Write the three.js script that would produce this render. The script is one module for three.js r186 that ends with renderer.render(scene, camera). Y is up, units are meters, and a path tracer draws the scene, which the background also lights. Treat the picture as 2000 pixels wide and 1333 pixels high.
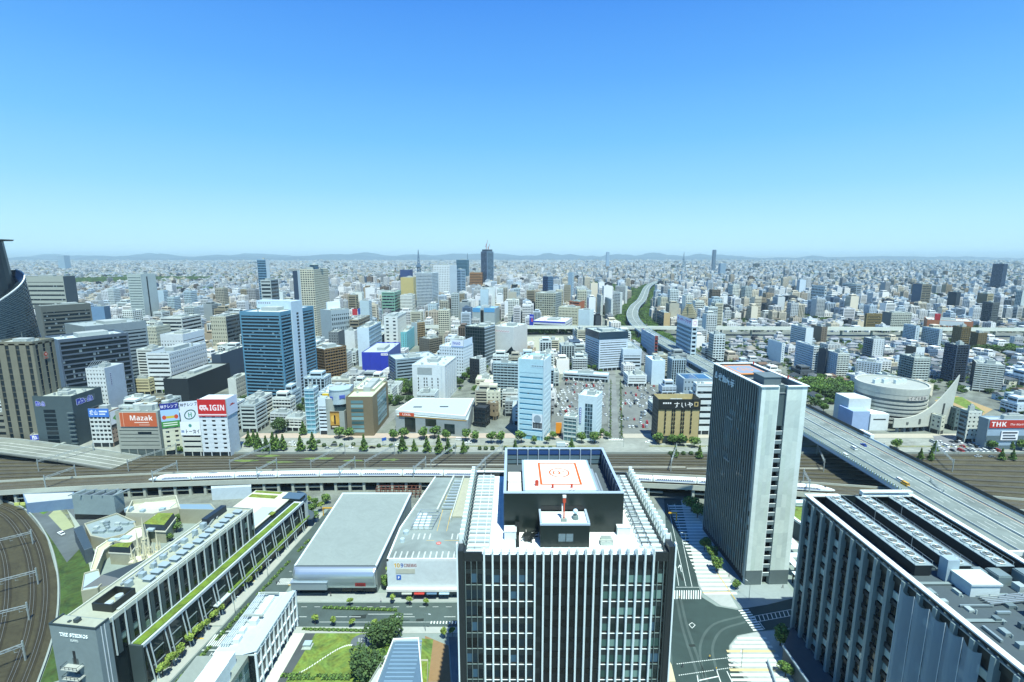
import * as THREE from 'three';
import { ImprovedNoise } from 'three/addons/math/ImprovedNoise.js';
import { mergeGeometries } from 'three/addons/utils/BufferGeometryUtils.js';

import { TextGeometry } from 'three/addons/geometries/TextGeometry.js';
import { FontLoader } from 'three/addons/loaders/FontLoader.js';

// ---------------------------------------------------------------- camera, sky, sun, haze, exposure
const scene = new THREE.Scene();
const EYE = 142, FOC = 970, PITCH = 9.7 * Math.PI / 180, CP = Math.cos(PITCH), SP = Math.sin(PITCH);
const camera = new THREE.PerspectiveCamera(2 * Math.atan(666.5 / FOC) * 180 / Math.PI, 2000 / 1333, 1, 90000);
camera.position.set(0, EYE, 0);
camera.rotation.x = -PITCH;
const renderer = new THREE.WebGLRenderer({ antialias: true });
renderer.setSize(1024, 682);
renderer.toneMapping = THREE.LinearToneMapping;
renderer.toneMappingExposure = 1.58;
renderer.shadowMap.enabled = true;
scene.fog = new THREE.FogExp2(new THREE.Color(0.66, 0.92, 1), 0.000045);
{
const W = 256, Hh = 512, d = new Float32Array(W * Hh * 4);
const stops = [[-90, .20, .25, .26], [-1, .26, .42, .50], [0, .37, .58, .70], [3, .31, .545, .69], [7, .20, .45, .665], [12, .122, .36, .65], [18, .076, .27, .62], [25, .046, .195, .57], [40, .03, .13, .45], [90, .018, .08, .30]];
for (let j = 0; j < Hh; j++) {
const e = (j + .5) / Hh * 180 - 90;
let k = 0;
while (k < stops.length - 2 && stops[k + 1][0] < e) k++;
const a = stops[k], b = stops[k + 1], t = Math.min(1, Math.max(0, (e - a[0]) / (b[0] - a[0])));
for (let i = 0; i < W; i++) {
const o = (j * W + i) * 4;
for (let c = 0; c < 3; c++) d[o + c] = (a[c + 1] + (b[c + 1] - a[c + 1]) * t) * 1.04;
d[o + 3] = 1;
}
}
const sky = new THREE.DataTexture(d, W, Hh, THREE.RGBAFormat, THREE.FloatType);
sky.mapping = THREE.EquirectangularReflectionMapping;
sky.magFilter = THREE.LinearFilter;
sky.needsUpdate = true;
scene.background = sky;
scene.environment = sky;
}
const sun = new THREE.DirectionalLight(new THREE.Color(.96, 1, .9), 4.9);
sun.name = 'sun';
sun.position.set(100, 600, 235);
sun.target.position.set(0, 0, -300);
sun.position.add(sun.target.position);
sun.castShadow = true;
Object.assign(sun.shadow.camera, { left: -700, right: 700, top: 700, bottom: -700, near: 1, far: 2500 });
sun.shadow.mapSize.set(4096, 4096);
scene.add(sun, sun.target);

const FONT = await new FontLoader().loadAsync('fonts/droid/droid_serif_regular.typeface.json');
// ---------------------------------------------------------------- small tools
const V = (x, y, z) => new THREE.Vector3(x, y, z);
let seed = 7;
const rnd = () => { seed = (seed + 0x6d2b79f5) | 0; let t = Math.imul(seed ^ (seed >>> 15), 1 | seed); t = (t + Math.imul(t ^ (t >>> 7), 61 | t)) ^ t; return ((t ^ (t >>> 14)) >>> 0) / 4294967296; };
const rr = (a, b) => a + (b - a) * rnd();
const pick = (a) => a[Math.floor(rnd() * a.length)];
// a place seen at (px, py) of the 2000 x 1333 photograph, at height h above the street; and back again
function gp(px, py, h = 0) {
const v = py - 666.5, d = EYE - h, z = d * (FOC * CP - v * SP) / (FOC * SP + v * CP);
return V((px - 1000) * (z * CP + d * SP) / FOC, h, -z);
}
const hAt = (py, z) => EYE + z * (FOC * SP + (py - 666.5) * CP) / (FOC * CP - (py - 666.5) * SP);   // z negative
function pj(x, y, z) { const d = EYE - y, dep = -z * CP + d * SP; return [1000 + FOC * x / dep, 666.5 + FOC * (d * CP + z * SP) / dep, dep]; }

const used = {};
function numbered(n) { const k = used[n] = (used[n] ?? -1) + 1; return k ? n + '_' + String(k).padStart(3, '0') : n; }
function tag(o, label, category, group, kind) {
if (label) o.userData.label = label;
if (category) o.userData.category = category;
if (group) o.userData.group = group;
if (kind) o.userData.kind = kind;
return o;
}
function thing(name, label, category, p = [0, 0, 0], turn = 0, group) {
const o = new THREE.Group();
o.name = numbered(name);
o.position.set(...p); o.rotation.y = turn;
scene.add(o);
return tag(o, label, category, group);
}
function copy(o, p, turn, label) {
const c = o.clone(); c.name = numbered(o.name.replace(/_\d+$/, '')); c.userData = { ...o.userData };
if (label) c.userData.label = label;
c.position.set(...p); c.rotation.y = turn || 0; scene.add(c);
return c;
}
class Geo {
constructor() { this.p = []; this.n = []; this.u = []; this.i = []; this.c = null; this.m = null; this.k = null; }
col(r, g, b) { this.c ??= []; this.k = [r, g, b]; return this; }
vert(x, y, z, a, b, c, u, v) {
if (this.m) { const q = V(x, y, z).applyMatrix4(this.m), w = V(a, b, c).transformDirection(this.m); x = q.x; y = q.y; z = q.z; a = w.x; b = w.y; c = w.z; }
this.p.push(x, y, z); this.n.push(a, b, c); this.u.push(u, v);
if (this.c) this.c.push(...this.k);
return this.p.length / 3 - 1;
}
quad(a, b, c, d, uv) {
const n = V(b[0] - a[0], b[1] - a[1], b[2] - a[2]).cross(V(d[0] - a[0], d[1] - a[1], d[2] - a[2]));
if (n.lengthSq() < 1e-12) n.set(c[0] - a[0], c[1] - a[1], c[2] - a[2]).cross(V(d[0] - a[0], d[1] - a[1], d[2] - a[2]));
n.normalize();
const ax = Math.abs(n.x), ay = Math.abs(n.y), az = Math.abs(n.z);
const f = (q) => (ay >= ax && ay >= az ? [q[0], q[2]] : ax > az ? [q[2], q[1]] : [q[0], q[1]]);
const s = [a, b, c, d].map((q, k) => this.vert(q[0], q[1], q[2], n.x, n.y, n.z, ...(uv ? uv[k] : f(q))));
this.i.push(s[0], s[1], s[2], s[0], s[2], s[3]);
return this;
}
box(x0, y0, z0, x1, y1, z1) {
if (x0 > x1) [x0, x1] = [x1, x0];
if (z0 > z1) [z0, z1] = [z1, z0];
if (y0 > y1) [y0, y1] = [y1, y0];
this.quad([x0, y0, z1], [x1, y0, z1], [x1, y1, z1], [x0, y1, z1]);
this.quad([x1, y0, z0], [x0, y0, z0], [x0, y1, z0], [x1, y1, z0]);
this.quad([x1, y0, z1], [x1, y0, z0], [x1, y1, z0], [x1, y1, z1]);
this.quad([x0, y0, z0], [x0, y0, z1], [x0, y1, z1], [x0, y1, z0]);
this.quad([x0, y1, z1], [x1, y1, z1], [x1, y1, z0], [x0, y1, z0]);
this.quad([x0, y0, z0], [x1, y0, z0], [x1, y0, z1], [x0, y0, z1]);
return this;
}
cbox(cx, y0, cz, w, h, d, turn = 0) {
const m = this.m;
this.m = new THREE.Matrix4().makeTranslation(cx, 0, cz).multiply(new THREE.Matrix4().makeRotationY(turn));
if (m) this.m.premultiply(m);
this.box(-w / 2, y0, -d / 2, w / 2, y0 + h, d / 2);
this.m = m;
return this;
}
prism(pts, y0, y1, bottom = true) {   // outline [[x, z], ...], any sense of turn; tops by triangulation
const area = pts.reduce((s, a, k) => { const b = pts[(k + 1) % pts.length]; return s + a[0] * b[1] - b[0] * a[1]; }, 0);
const q = area < 0 ? pts : [...pts].reverse();
for (let k = 0; k < q.length; k++) {
const a = q[k], b = q[(k + 1) % q.length];
if (y1 > y0) this.quad([a[0], y0, a[1]], [b[0], y0, b[1]], [b[0], y1, b[1]], [a[0], y1, a[1]]);
}
const tri = THREE.ShapeUtils.triangulateShape(q.map((a) => new THREE.Vector2(a[0], -a[1])), []);
for (const [y, s] of bottom && y1 > y0 ? [[y1, 1], [y0, -1]] : [[y1, 1]]) {
const v = q.map((a) => this.vert(a[0], y, a[1], 0, s, 0, a[0], a[1]));
for (const t of tri) this.i.push(...(s > 0 ? [v[t[0]], v[t[1]], v[t[2]]] : [v[t[0]], v[t[2]], v[t[1]]]));
}
return this;
}
strip(line, w0, w1, y, close = false) {   // flat ribbon along [[x, z, y?], ...], from w0 to w1 sideways
const L = line.map((a, k) => {
const b = line[Math.min(k + 1, line.length - 1)], c = line[Math.max(k - 1, 0)], l = Math.hypot(b[0] - c[0], b[1] - c[1]) || 1;
return [a[0], a[1], (b[0] - c[0]) / l, (b[1] - c[1]) / l, a[2] ?? 0];
});
for (let k = 0; k + 1 < L.length; k++) {
const f = (a, w) => [a[0] - a[3] * w, y + a[4], a[1] + a[2] * w], a = L[k], b = L[k + 1];
const q = [f(a, w0), f(b, w0), f(b, w1), f(a, w1)];
const up = (q[1][2] - q[0][2]) * (q[3][0] - q[0][0]) - (q[1][0] - q[0][0]) * (q[3][2] - q[0][2]);
this.quad(...(up > 0 ? q : q.reverse()));
}
return this;
}
rail(line, w0, w1, y0, y1) {   // the same with a height: kerbs, walls, decks
for (let k = 0; k + 1 < line.length; k++) {
const at = (j, w) => { const a = line[j], b = line[Math.min(j + 1, line.length - 1)], c = line[Math.max(j - 1, 0)], l = Math.hypot(b[0] - c[0], b[1] - c[1]) || 1; return [a[0] - (b[1] - c[1]) / l * w, a[1] + (b[0] - c[0]) / l * w, a[2] ?? 0]; };
const [a, b, c, d] = [at(k, w0), at(k + 1, w0), at(k + 1, w1), at(k, w1)];
const lo = (q) => [q[0], y0 + q[2], q[1]], hi = (q) => [q[0], y1 + q[2], q[1]];
const s = w1 > w0;
const Q = (p, q, r, t) => (s ? this.quad(p, q, r, t) : this.quad(t, r, q, p));
Q(hi(d), hi(c), hi(b), hi(a)); Q(lo(a), lo(b), lo(c), lo(d)); Q(hi(a), hi(b), lo(b), lo(a)); Q(lo(d), lo(c), hi(c), hi(d));
if (k === 0) Q(lo(a), lo(d), hi(d), hi(a));
if (k === line.length - 2) Q(hi(b), hi(c), lo(c), lo(b));
}
return this;
}
bar(a, b, w, h = w) {
const d = V(b[0] - a[0], b[1] - a[1], b[2] - a[2]), l = d.length(), m = this.m;
d.normalize();
const up = Math.abs(d.y) > .95 ? V(1, 0, 0) : V(0, 1, 0), x = up.clone().cross(d).normalize(), y = d.clone().cross(x);
this.m = new THREE.Matrix4().makeBasis(x, y, d).setPosition(a[0], a[1], a[2]);
if (m) this.m.premultiply(m);
this.box(-w / 2, -h / 2, 0, w / 2, h / 2, l);
this.m = m;
return this;
}
cyl(cx, y0, cz, r0, r1, h, n = 10, cap = true) {
const P = (k, r, y) => [cx + Math.cos(k / n * 6.2832) * r, y, cz - Math.sin(k / n * 6.2832) * r];
for (let k = 0; k < n; k++) {
this.quad(P(k, r0, y0), P(k + 1, r0, y0), P(k + 1, r1, y0 + h), P(k, r1, y0 + h));
if (cap && r1 > 0) { const a = P(k, r1, y0 + h), b = P(k + 1, r1, y0 + h), c = [cx, y0 + h, cz]; const i = [a, b, c].map((q) => this.vert(q[0], q[1], q[2], 0, 1, 0, q[0], q[2])); this.i.push(...i); }
}
return this;
}
geometry() {
if (this.g) return this.g;
const g = this.g = new THREE.BufferGeometry();
g.setAttribute('position', new THREE.Float32BufferAttribute(this.p, 3));
g.setAttribute('normal', new THREE.Float32BufferAttribute(this.n, 3));
g.setAttribute('uv', new THREE.Float32BufferAttribute(this.u, 2));
if (this.c) g.setAttribute('color', new THREE.Float32BufferAttribute(this.c, 3));
g.setIndex(this.i);
return g;
}
}
const G = () => new Geo();
function mk(name, g, mat, parent = scene, kind) {
if (g instanceof Geo) { if (!g.p.length) return null; g = g.geometry(); }
const o = new THREE.Mesh(g, mat);
o.name = parent === scene ? numbered(name) : name;
o.castShadow = o.receiveShadow = true;
if (kind) o.userData.kind = kind;
parent.add(o);
return o;
}

// ---------------------------------------------------------------- textures (grain and wear only) and materials
const noise = new ImprovedNoise();
function grain(n, f) {
const d = new Uint8Array(n * n * 4);
for (let j = 0; j < n; j++) for (let i = 0; i < n; i++) { const c = f(i / n, j / n), o = (j * n + i) * 4; d[o] = Math.min(255, c[0] * 255); d[o + 1] = Math.min(255, c[1] * 255); d[o + 2] = Math.min(255, c[2] * 255); d[o + 3] = 255; }
const t = new THREE.DataTexture(d, n, n);
t.wrapS = t.wrapT = THREE.RepeatWrapping; t.magFilter = THREE.LinearFilter; t.minFilter = THREE.LinearFilter; t.needsUpdate = true;
return t;
}
const tn = (u, v, f, s) => { const a = u * 6.28318, b = v * 6.28318, r = f / 6.28318; return noise.noise(Math.cos(a) * r + s, Math.sin(a) * r + Math.cos(b) * r * 1.3, Math.sin(b) * r + s * 1.7); };
const TEX = {
con: [grain(256, (u, v) => { const k = .88 + .06 * tn(u, v, 5, 3) + .06 * tn(u, v, 21, 8) + .06 * (rnd() - .5); return [k, k, k]; }), 30],
asp: [grain(512, (u, v) => { const k = .82 + .2 * tn(u, v, 4, 1) + .14 * tn(u, v, 17, 5) + .16 * (rnd() - .5); return [k, k, k]; }), 60],
gra: [grain(256, (u, v) => { const k = .68 + .34 * tn(u, v, 6, 2) + .26 * tn(u, v, 23, 4) + .24 * (rnd() - .5), y = .05 + .16 * tn(u, v, 9, 11); return [k + y, k, k - y]; }), 22],
bal: [grain(512, (u, v) => { const k = .72 + .22 * tn(u, v, 7, 6) + .2 * tn(u, v, 30, 2) + .3 * (rnd() - .5); return [k, k * .98, k * .95]; }), 40],
cit: [grain(512, (u, v) => { const k = .7 + .3 * tn(u, v, 12, 6) + .3 * tn(u, v, 40, 2) + .25 * (rnd() - .5); return [k, k, k]; }), 400],
str: [grain(128, (u, v) => { const k = .93 + .07 * Math.sin(u * 6.2832 * 8) + .03 * (rnd() - .5); return [k, k, k]; }), 8],
};
for (const k in TEX) { const [t, s] = TEX[k]; t.repeat.set(1 / s, 1 / s); TEX[k] = t; }
const mats = {};
function M(hex, t, r = .8, m = 0, more) {
const k = hex + (t || '') + r + m + (more ? JSON.stringify(more) : '');
if (!mats[k]) {
const c = new THREE.Color(hex); c.r *= .92; c.b *= .985;   // the place's greys lean to green
const C = more ? THREE.MeshPhysicalMaterial : THREE.MeshStandardMaterial;
mats[k] = new C({ color: c, roughness: r, metalness: m, map: t ? TEX[t] : null, side: THREE.DoubleSide, ...(more || {}) });
mats[k].name = 'm' + Object.keys(mats).length;
}
return mats[k];
}
const GLASS = M('#1d2a33', null, .08, .1), GLASSB = M('#24485f', null, .08, .25), GLASSG = M('#2d4a4c', null, .1, .1), DARK = M('#15191c', null, .5), WHITE = M('#dfe3e4', 'con', .6), STEEL = M('#a9b2b6', null, .45, .5), BLIND = M('#77848a', null, .7);
const ASPH = M('#566361', 'asp', .9), PAVE = M('#a3aca5', 'con', .85), CONC = M('#969e98', 'con', .85), LINE = M('#d9dad4', null, .7), LAWN = M('#728c3c', 'gra', .95), BLACK = M('#1c2222', null, .45), GREY = M('#768684', 'con', .7);

// ---------------------------------------------------------------- lettering: Japanese signs as strokes on a 10 x 10 grid
const KANA = { 'ト': '41 49;44 76', 'ー': '15 85', 'カ': '13 83 79 68;41 48 29', 'イ': '71 25;54 59', 'テ': '22 72;14 84;54 48 29', 'レ': '21 29 85', 'ン': '12 33;18 48 83', 'プ': '22 72 66 39;71 81 82 72 71', 'ラ': '22 72;14 74 68 39', 'ッ': '24 35;44 55;74 67 49', 'キ': '13 82;15 85;31 59', 'ザ': '13 83;31 36;61 66 49;81 82;91 92', 'ズ': '22 72 18;46 79;71 82;81 92', 'モ': '22 72;15 85;42 48 78', '台': '41 25 75;62 76;27 77 79 29 27', '駿': '11 19;11 41;13 41;15 41;17 41 49 38;28 38;72 54 94;66 57;77 88;68 59;62 98 59', '林': '13 43;31 39;34 17;35 47;53 93;71 79;74 57;75 97', '愛': '22 71;25 35;53 54;72 83;16 14 84 85;36 46 66;48 28 79;47 29 68', '知': '31 13;22 52;14 54;33 19;35 59;63 93 98 68 63', '大': '14 85;41 18;45 89', '学': '21 32;51 52;81 72;16 14 84 85;35 65 56 59 39;17 87', '葬': '12 82;31 33;61 63;15 85;34 46;64 77;17 87;37 29;67 69', '儀': '31 15;23 29;52 53;72 63;44 94;55 85;46 96;47 49;57 99;75 89', 'す': '13 83;51 57 46 56 58 39', 'や': '15 73 85 66;42 52;31 59', 'い': '22 27 49;72 87', '△': '41 18 78 41', '松': '13 43;31 39;34 17;61 55;71 95;66 58 88', '山': '23 28 88 83;51 58' };
function jp(x, text, px, py, size, color, wt = .11) {
x.strokeStyle = color; x.lineWidth = size * wt; x.lineCap = 'round'; x.lineJoin = 'round';
[...text].forEach((ch, k) => {
for (const s of (KANA[ch] || '').split(';')) {
if (!s) continue;
x.beginPath();
s.split(' ').forEach((q, j) => { const X = px + (k + +q[0] / 10) * size, Y = py + +q[1] / 10 * size; j ? x.lineTo(X, Y) : x.moveTo(X, Y); });
x.stroke();
}
});
}
function la(x, text, px, py, size, color, font = 'bold', w) { x.fillStyle = color; x.font = font + ' ' + size + 'px sans-serif'; x.textBaseline = 'middle'; x.textAlign = 'center'; x.fillText(text, px, py, w); }
function print(w, h, draw) {
const c = document.createElement('canvas'); c.width = w; c.height = h;
draw(c.getContext('2d'), w, h);
const t = new THREE.CanvasTexture(c); t.colorSpace = THREE.SRGBColorSpace;
return new THREE.MeshStandardMaterial({ map: t, roughness: .6, side: THREE.DoubleSide });
}
const fill = (x, c, a, b, w, h) => { x.fillStyle = c; x.fillRect(a, b, w, h); };

function strokes(text, size, at, w = .1) {   // characters as raised bars: at(u, v) gives the place of a point u along and v down the sign
const g = G();
[...text].forEach((ch, k) => { for (const q of (KANA[ch] || '').split(';')) { const p = q.split(' ').map((c) => at((k + +c[0] / 10) * size, +c[1] / 10 * size)); for (let i = 0; i + 1 < p.length; i++) g.bar(p[i], p[i + 1], size * w); } });
return g;
}

// ---------------------------------------------------------------- ground, roads, pavements, railway land
function struct(name, g, mat) { const o = mk(name, g, mat); if (o) o.userData.kind = 'structure'; return o; }
const PX = (list, h = 0) => list.map(([x, y]) => { const p = gp(x, y, h); return [p.x, p.z]; });
{
const g = G();
g.quad([-26000, 0, 300], [26000, 0, 300], [26000, 0, -25000], [-26000, 0, -25000]);
struct('ground', g, M('#7d827a', 'cit', .95));
}
const flat = (name, pts, y, mat) => struct(name, G().prism(pts, y, y, false), mat);
const slab = (name, pts, y, mat) => struct(name, G().prism(pts, -.05, y, false), mat);
// hills far beyond the city
{
const ridge = (z, x0, x1, hmax, s, dep) => {
const g = G(), n = 150, rows = [];
for (let k = 0; k <= n; k++) {
const x = x0 + (x1 - x0) * k / n, e = Math.min(1, k / 18, (n - k) / 18);
const h = hmax * e * Math.max(.06, .52 + .55 * noise.noise(k * .042 + s, s * 3.1, 0) + .3 * noise.noise(k * .13 + s, s, 4) + .08 * noise.noise(k * .5, s, 9));
rows.push([x, h, z + 500 * noise.noise(k * .06, s, 2)]);
}
for (let k = 0; k < n; k++) {
const a = rows[k], b = rows[k + 1];
g.quad([a[0], -5, a[2] + dep], [b[0], -5, b[2] + dep], [b[0], b[1] * .55, b[2] + dep * .4], [a[0], a[1] * .55, a[2] + dep * .4]);
g.quad([a[0], a[1] * .55, a[2] + dep * .4], [b[0], b[1] * .55, b[2] + dep * .4], [b[0], b[1], b[2]], [a[0], a[1], a[2]]);
g.quad([a[0], a[1], a[2]], [b[0], b[1], b[2]], [b[0], -5, b[2] - dep], [a[0], -5, a[2] - dep]);
}
return g;
};
const far = G();
for (const a of [[-23000, -24000, 4000, 400, 1.3, 1600], [-20000, -21000, -1500, 300, 5.2, 1500], [-21500, -2000, 11000, 380, 9.7, 1500], [-18500, -4000, 22000, 150, 3.4, 1200], [-17000, -18000, -6000, 190, 7.1, 1200], [-19500, 10000, 23000, 200, 2.2, 1500]]) {
const r = ridge(...a), o = far.p.length / 3;
far.p.push(...r.p); far.n.push(...r.n); far.u.push(...r.u); far.i.push(...r.i.map((q) => q + o));
}
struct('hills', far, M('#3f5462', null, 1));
}
const zv = (x) => -283.5 + .00033 * (x + 70) * (x + 70);    // near edge of the railway viaduct
const vline = (x0, x1, n, off = 0) => Array.from({ length: n + 1 }, (_, k) => { const x = x0 + (x1 - x0) * k / n; return [x, zv(x) + off]; });
{
// railway land
const pts = [[-520, -343], [520, -343], ...vline(330, -420, 30, -8), [-520, -240]];
struct('railway_bed', G().prism(pts, .1, .1, false), M('#59553f', 'bal', .95));
const ballast = M('#423e2d', 'bal', .95), railm = M('#a5a29a', null, .35, .6);
for (let k = 0; k < 11; k++) {
const f = k / 10.6, line = [];
for (let j = 0; j <= 40; j++) { const x = -430 + 860 * j / 40; line.push([x, -339.5 + (zv(x) - 15.5 + 339.5) * f]); }
const t = struct('railway_track', G().strip(line, -1.7, 1.7, .3), k % 3 === 1 ? M('#504a36', 'bal', .95) : ballast);
for (const s of [-.55, .55]) mk('rail', G().rail(line, s - .09, s + .09, .3, .52), railm, t);
}
// low walls and cable troughs beside the tracks, weeds between them
const w = G(); w.box(-430, 0, -342.6, 430, 1.6, -342.2); struct('railway_wall', w, CONC);
for (const [a, b, z] of [[-60, 20, -322], [20, 118, -318], [-160, -20, -308], [118, 210, -316]]) struct('cable_trough', G().box(a, .1, z, b, .75, z - .8), M('#b9b7aa', 'con', .8));
const gr = G();
for (const [x, y, rx] of [[520, 892, 26], [620, 897, 40], [545, 904, 30], [690, 901, 24], [180, 905, 40], [300, 885, 50], [390, 886, 40], [760, 899, 20], [480, 901, 24]]) {
const p = gp(x, y), q = [];
for (let a = 0; a < 12; a++) q.push([p.x + Math.cos(a / 12 * 6.28) * rx * .38 * rr(.6, 1.1), p.z + Math.sin(a / 12 * 6.28) * 2.4 * rr(.5, 1.1)]);
gr.prism(q, .36, .36, false);
}
tag(mk('grass', gr, M('#6f8a3c', 'gra', .95)), 'weedy green patches between the railway tracks', 'grass', null, 'stuff');
}
{
// the broad street behind the railway
flat('road', [[-520, -347], [520, -343.5], [520, -374], [-520, -374]], .03, M('#989b93', 'asp', .9));
slab('pavement', [[-215, -374.5], [72, -374.5], [74, -385], [-215, -385]], .14, M('#b7a596', 'con', .85));
slab('pavement', [[88, -374.5], [520, -374.5], [520, -384], [90, -384]], .14, M('#b3ab9c', 'con', .85));
slab('median', [[-190, -356], [66, -356], [66, -358.6], [-190, -358.6]], .2, M('#8d9375', 'gra', .95));
slab('median', [[104, -356], [420, -355], [420, -358], [104, -358.6]], .2, M('#8d9375', 'gra', .95));
const m = G();
for (let x = -200; x < 400; x += 9) for (const z of [-350.4, -362.2, -366.4, -370]) if (x < 60 || x > 100) m.box(x, .05, z - .08, x + 4, .056, z + .08);
for (let k = 0; k < 9; k++) { m.box(76 + k * 1.3, .06, -373.6, 76.7 + k * 1.3, .066, -369.6); m.box(-122 + k * 1.3, .06, -384, -121.3 + k * 1.3, .066, -380); }
for (let k = 0; k < 30; k++) { const x = -235 + k * 1.5; m.box(x, .06, -366, x + .7, .066, -362); }
struct('road_markings', m, LINE);
// streets running away from it
const st = (name, a, b, w, col = '#7f827f', y = .034) => { const g = G(); g.strip([a, b], -w, w, y); struct(name, g, M(col, 'asp', .9)); };
st('road', [80, -373], [122, -590], 4.2);
st('road', [122, -588], [150, -900], 4.4, '#8a8c88');
const p1 = gp(712, 856), p2 = gp(812, 778);
st('road', [p1.x, p1.z], [p2.x, p2.z], 4.2);
st('road', [-262, -374], [-300, -640], 9);
st('road', [-300, -628], [-420, -1500], 7, '#83878a', .03);
const bl = gp(1545, 588), bl2 = gp(1598, 628);
st('road', [bl.x - 140, bl.z - 700], [bl2.x, bl2.z], 13, '#8c8f92');
// plazas and car parks
flat('car_park', PX([[1098, 742], [1182, 742], [1186, 828], [1064, 850], [1078, 800]]), .02, M('#787b77', 'asp', .9));
flat('car_park', PX([[1222, 742], [1282, 742], [1288, 866], [1212, 866]]), .02, M('#757874', 'asp', .9));
flat('vacant_lot', PX([[1030, 658], [1100, 657], [1110, 692], [1022, 694]]), .02, M('#a8a793', 'con', .95));
flat('car_park', PX([[1822, 852], [1905, 850], [1930, 880], [1840, 886]]), .16, M('#85868a', 'asp', .9));
flat('sports_ground', PX([[1826, 782], [1870, 774], [1940, 800], [1920, 812], [1850, 806]]), .03, M('#a98f66', 'con', .95));
flat('lawn', PX([[1826, 776], [1880, 776], [1925, 806], [1905, 806], [1862, 786]]), .05, LAWN);
}
{
// ---- foreground streets
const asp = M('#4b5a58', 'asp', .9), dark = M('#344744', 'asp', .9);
flat('paved_ground', [[-240, -120], [140, -120], [140, -262], [-240, -262]], .015, M('#85918c', 'con', .9));
flat('road', [[-112, -171.5], [62, -171.5], [62, -185], [-104, -185]], .045, asp);
flat('road', [[-121, -100], [-106, -100], [-101, -171], [-97.2, -190], [-95, -262], [-104.5, -262], [-112.6, -171]], .04, asp);
flat('road', PX([[1306, 1108], [1297, 975], [1330, 975], [1364, 1143], [1372, 1168], [1400, 1185], [1440, 1192], [1562, 1165], [1562, 1225], [1482, 1234], [1440, 1242], [1424, 1262], [1424, 1290], [1470, 1345], [1300, 1345], [1290, 1200]]), .04, dark);
// pavements with their kerbs
slab('pavement', [[-118.5, -172], [-112.9, -172], [-105, -258], [-112.5, -258]], .15, M('#a7a9a1', 'con', .85));
slab('pavement', [[-124, -100], [-121.3, -100], [-113, -171.3], [-119, -171.3]], .15, M('#a7a9a1', 'con', .85));
slab('pavement', [[-96.4, -185.4], [-20, -185.4], [-20, -191], [-96.6, -191]], .15, M('#9aa09c', 'con', .85));
slab('pavement', [[-106, -168], [-20, -168], [-20, -171.2], [-106, -171.2]], .15, M('#a9aca6', 'con', .85));
slab('pavement', [[-94.6, -191.2], [-92, -191.2], [-90, -258], [-94.6, -258]], .15, M('#b9bab1', 'con', .85));
slab('pavement', PX([[1290, 1333], [1320, 1333], [1312, 1300], [1296, 1270]]), .15, M('#c9bd9c', 'con', .85));
// striped pavement beside the slim tower and at the corner below it: each band its own slab
const striped = (x0, x1, outline, cols) => {
const p = slab('pavement', outline, .13, M('#a8aca8', 'con', .85));
return (z0, z1, n, f) => {
for (let k = 0; k < n; k++) {
const za = z0 + (z1 - z0) * k / n, zb = z0 + (z1 - z0) * (k + .52) / n, [xa, xb] = f((za + zb) / 2);
mk('paving_band', G().prism([[xa, za], [xb, za], [xb, zb], [xa, zb]], .13, .15, false), M(cols[k % cols.length], 'con', .85), p);
}
};
};
const o1 = PX([[1364, 1143], [1330, 978], [1362, 978], [1392, 1050], [1432, 1130], [1418, 1150], [1442, 1190], [1408, 1184], [1376, 1162]]);
striped(0, 0, o1, ['#d6d8d0', '#cfd2cb'])(-190, -268, 27, (z) => { const xl = 81.6 + (-196 - z) * .112; return [xl + .8, Math.min(xl + 15, 101 + (z + 196) * -.03)]; });
const o2 = PX([[1426, 1262], [1444, 1243], [1484, 1235], [1580, 1230], [1640, 1400], [1500, 1400], [1466, 1330], [1428, 1292]]);
striped(0, 0, o2, ['#d9dad0', '#cdb98c', '#dcdcd2', '#d3d5ce'])(-140, -167, 13, (z) => [z < -160 ? 80 + (-160 - z) * .9 : 75.5 + (z + 150) * -.3, 96]);
slab('plaza', PX([[1418, 1150], [1432, 1130], [1392, 1050], [1400, 1040], [1455, 1144], [1535, 1140], [1556, 1168], [1500, 1182], [1450, 1190]]), .14, M('#8d9797', 'con', .8));
const m = G();
const ln = (a, b, w = .14, y = .052) => { const p = gp(...a), q = gp(...b); m.strip([[p.x, p.z], [q.x, q.z]], -w / 2, w / 2, y); };
// kerb lines, lanes, crossings
for (const [a, b] of [[[1304, 985], [1340, 1146]], [[1318, 985], [1352, 1147]], [[1310, 1040], [1326, 1145]], [[1320, 1148], [1366, 1148]]]) ln(a, b, .2);
for (let k = 0; k < 15; k++) { const x = 1304 + k * 4.6; ln([x, 1171], [x + .5, 1154], .45, .056); }
for (let k = 0; k < 9; k++) { const t = k / 8, x = 1443 + 28 * t, y = 1194 + 38 * t; ln([x, y], [x + 20, y - 2.4], .75, .056); }
for (let k = 0; k < 14; k++) ln([1466 + k * 8, 1206 - k * 1.35], [1470 + k * 8, 1217 - k * 1.4], .3);
ln([1464, 1206], [1565, 1188], .2); ln([1472, 1217], [1565, 1200], .2); ln([1482, 1214], [1494, 1230], .3);
for (const [a, b] of [[[1352, 1217], [1358, 1222]], [[1358, 1222], [1352, 1228]], [[1352, 1228], [1346, 1221]], [[1346, 1221], [1352, 1217]]]) ln(a, b, .22);
for (let k = 0; k < 26; k++) { ln([1322 + k * 4.1, 1298 - k * .5], [1324.4 + k * 4.1, 1297.7 - k * .5], .3); ln([1326 + k * 4.1, 1320 - k * .6], [1328.4 + k * 4.1, 1319.7 - k * .6], .3); }
ln([1366, 1330], [1404, 1322], .4); ln([1400, 1310], [1412, 1345], .3); ln([1420, 1312], [1436, 1345], .3); ln([1362, 1320], [1366, 1345], .3);
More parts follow.
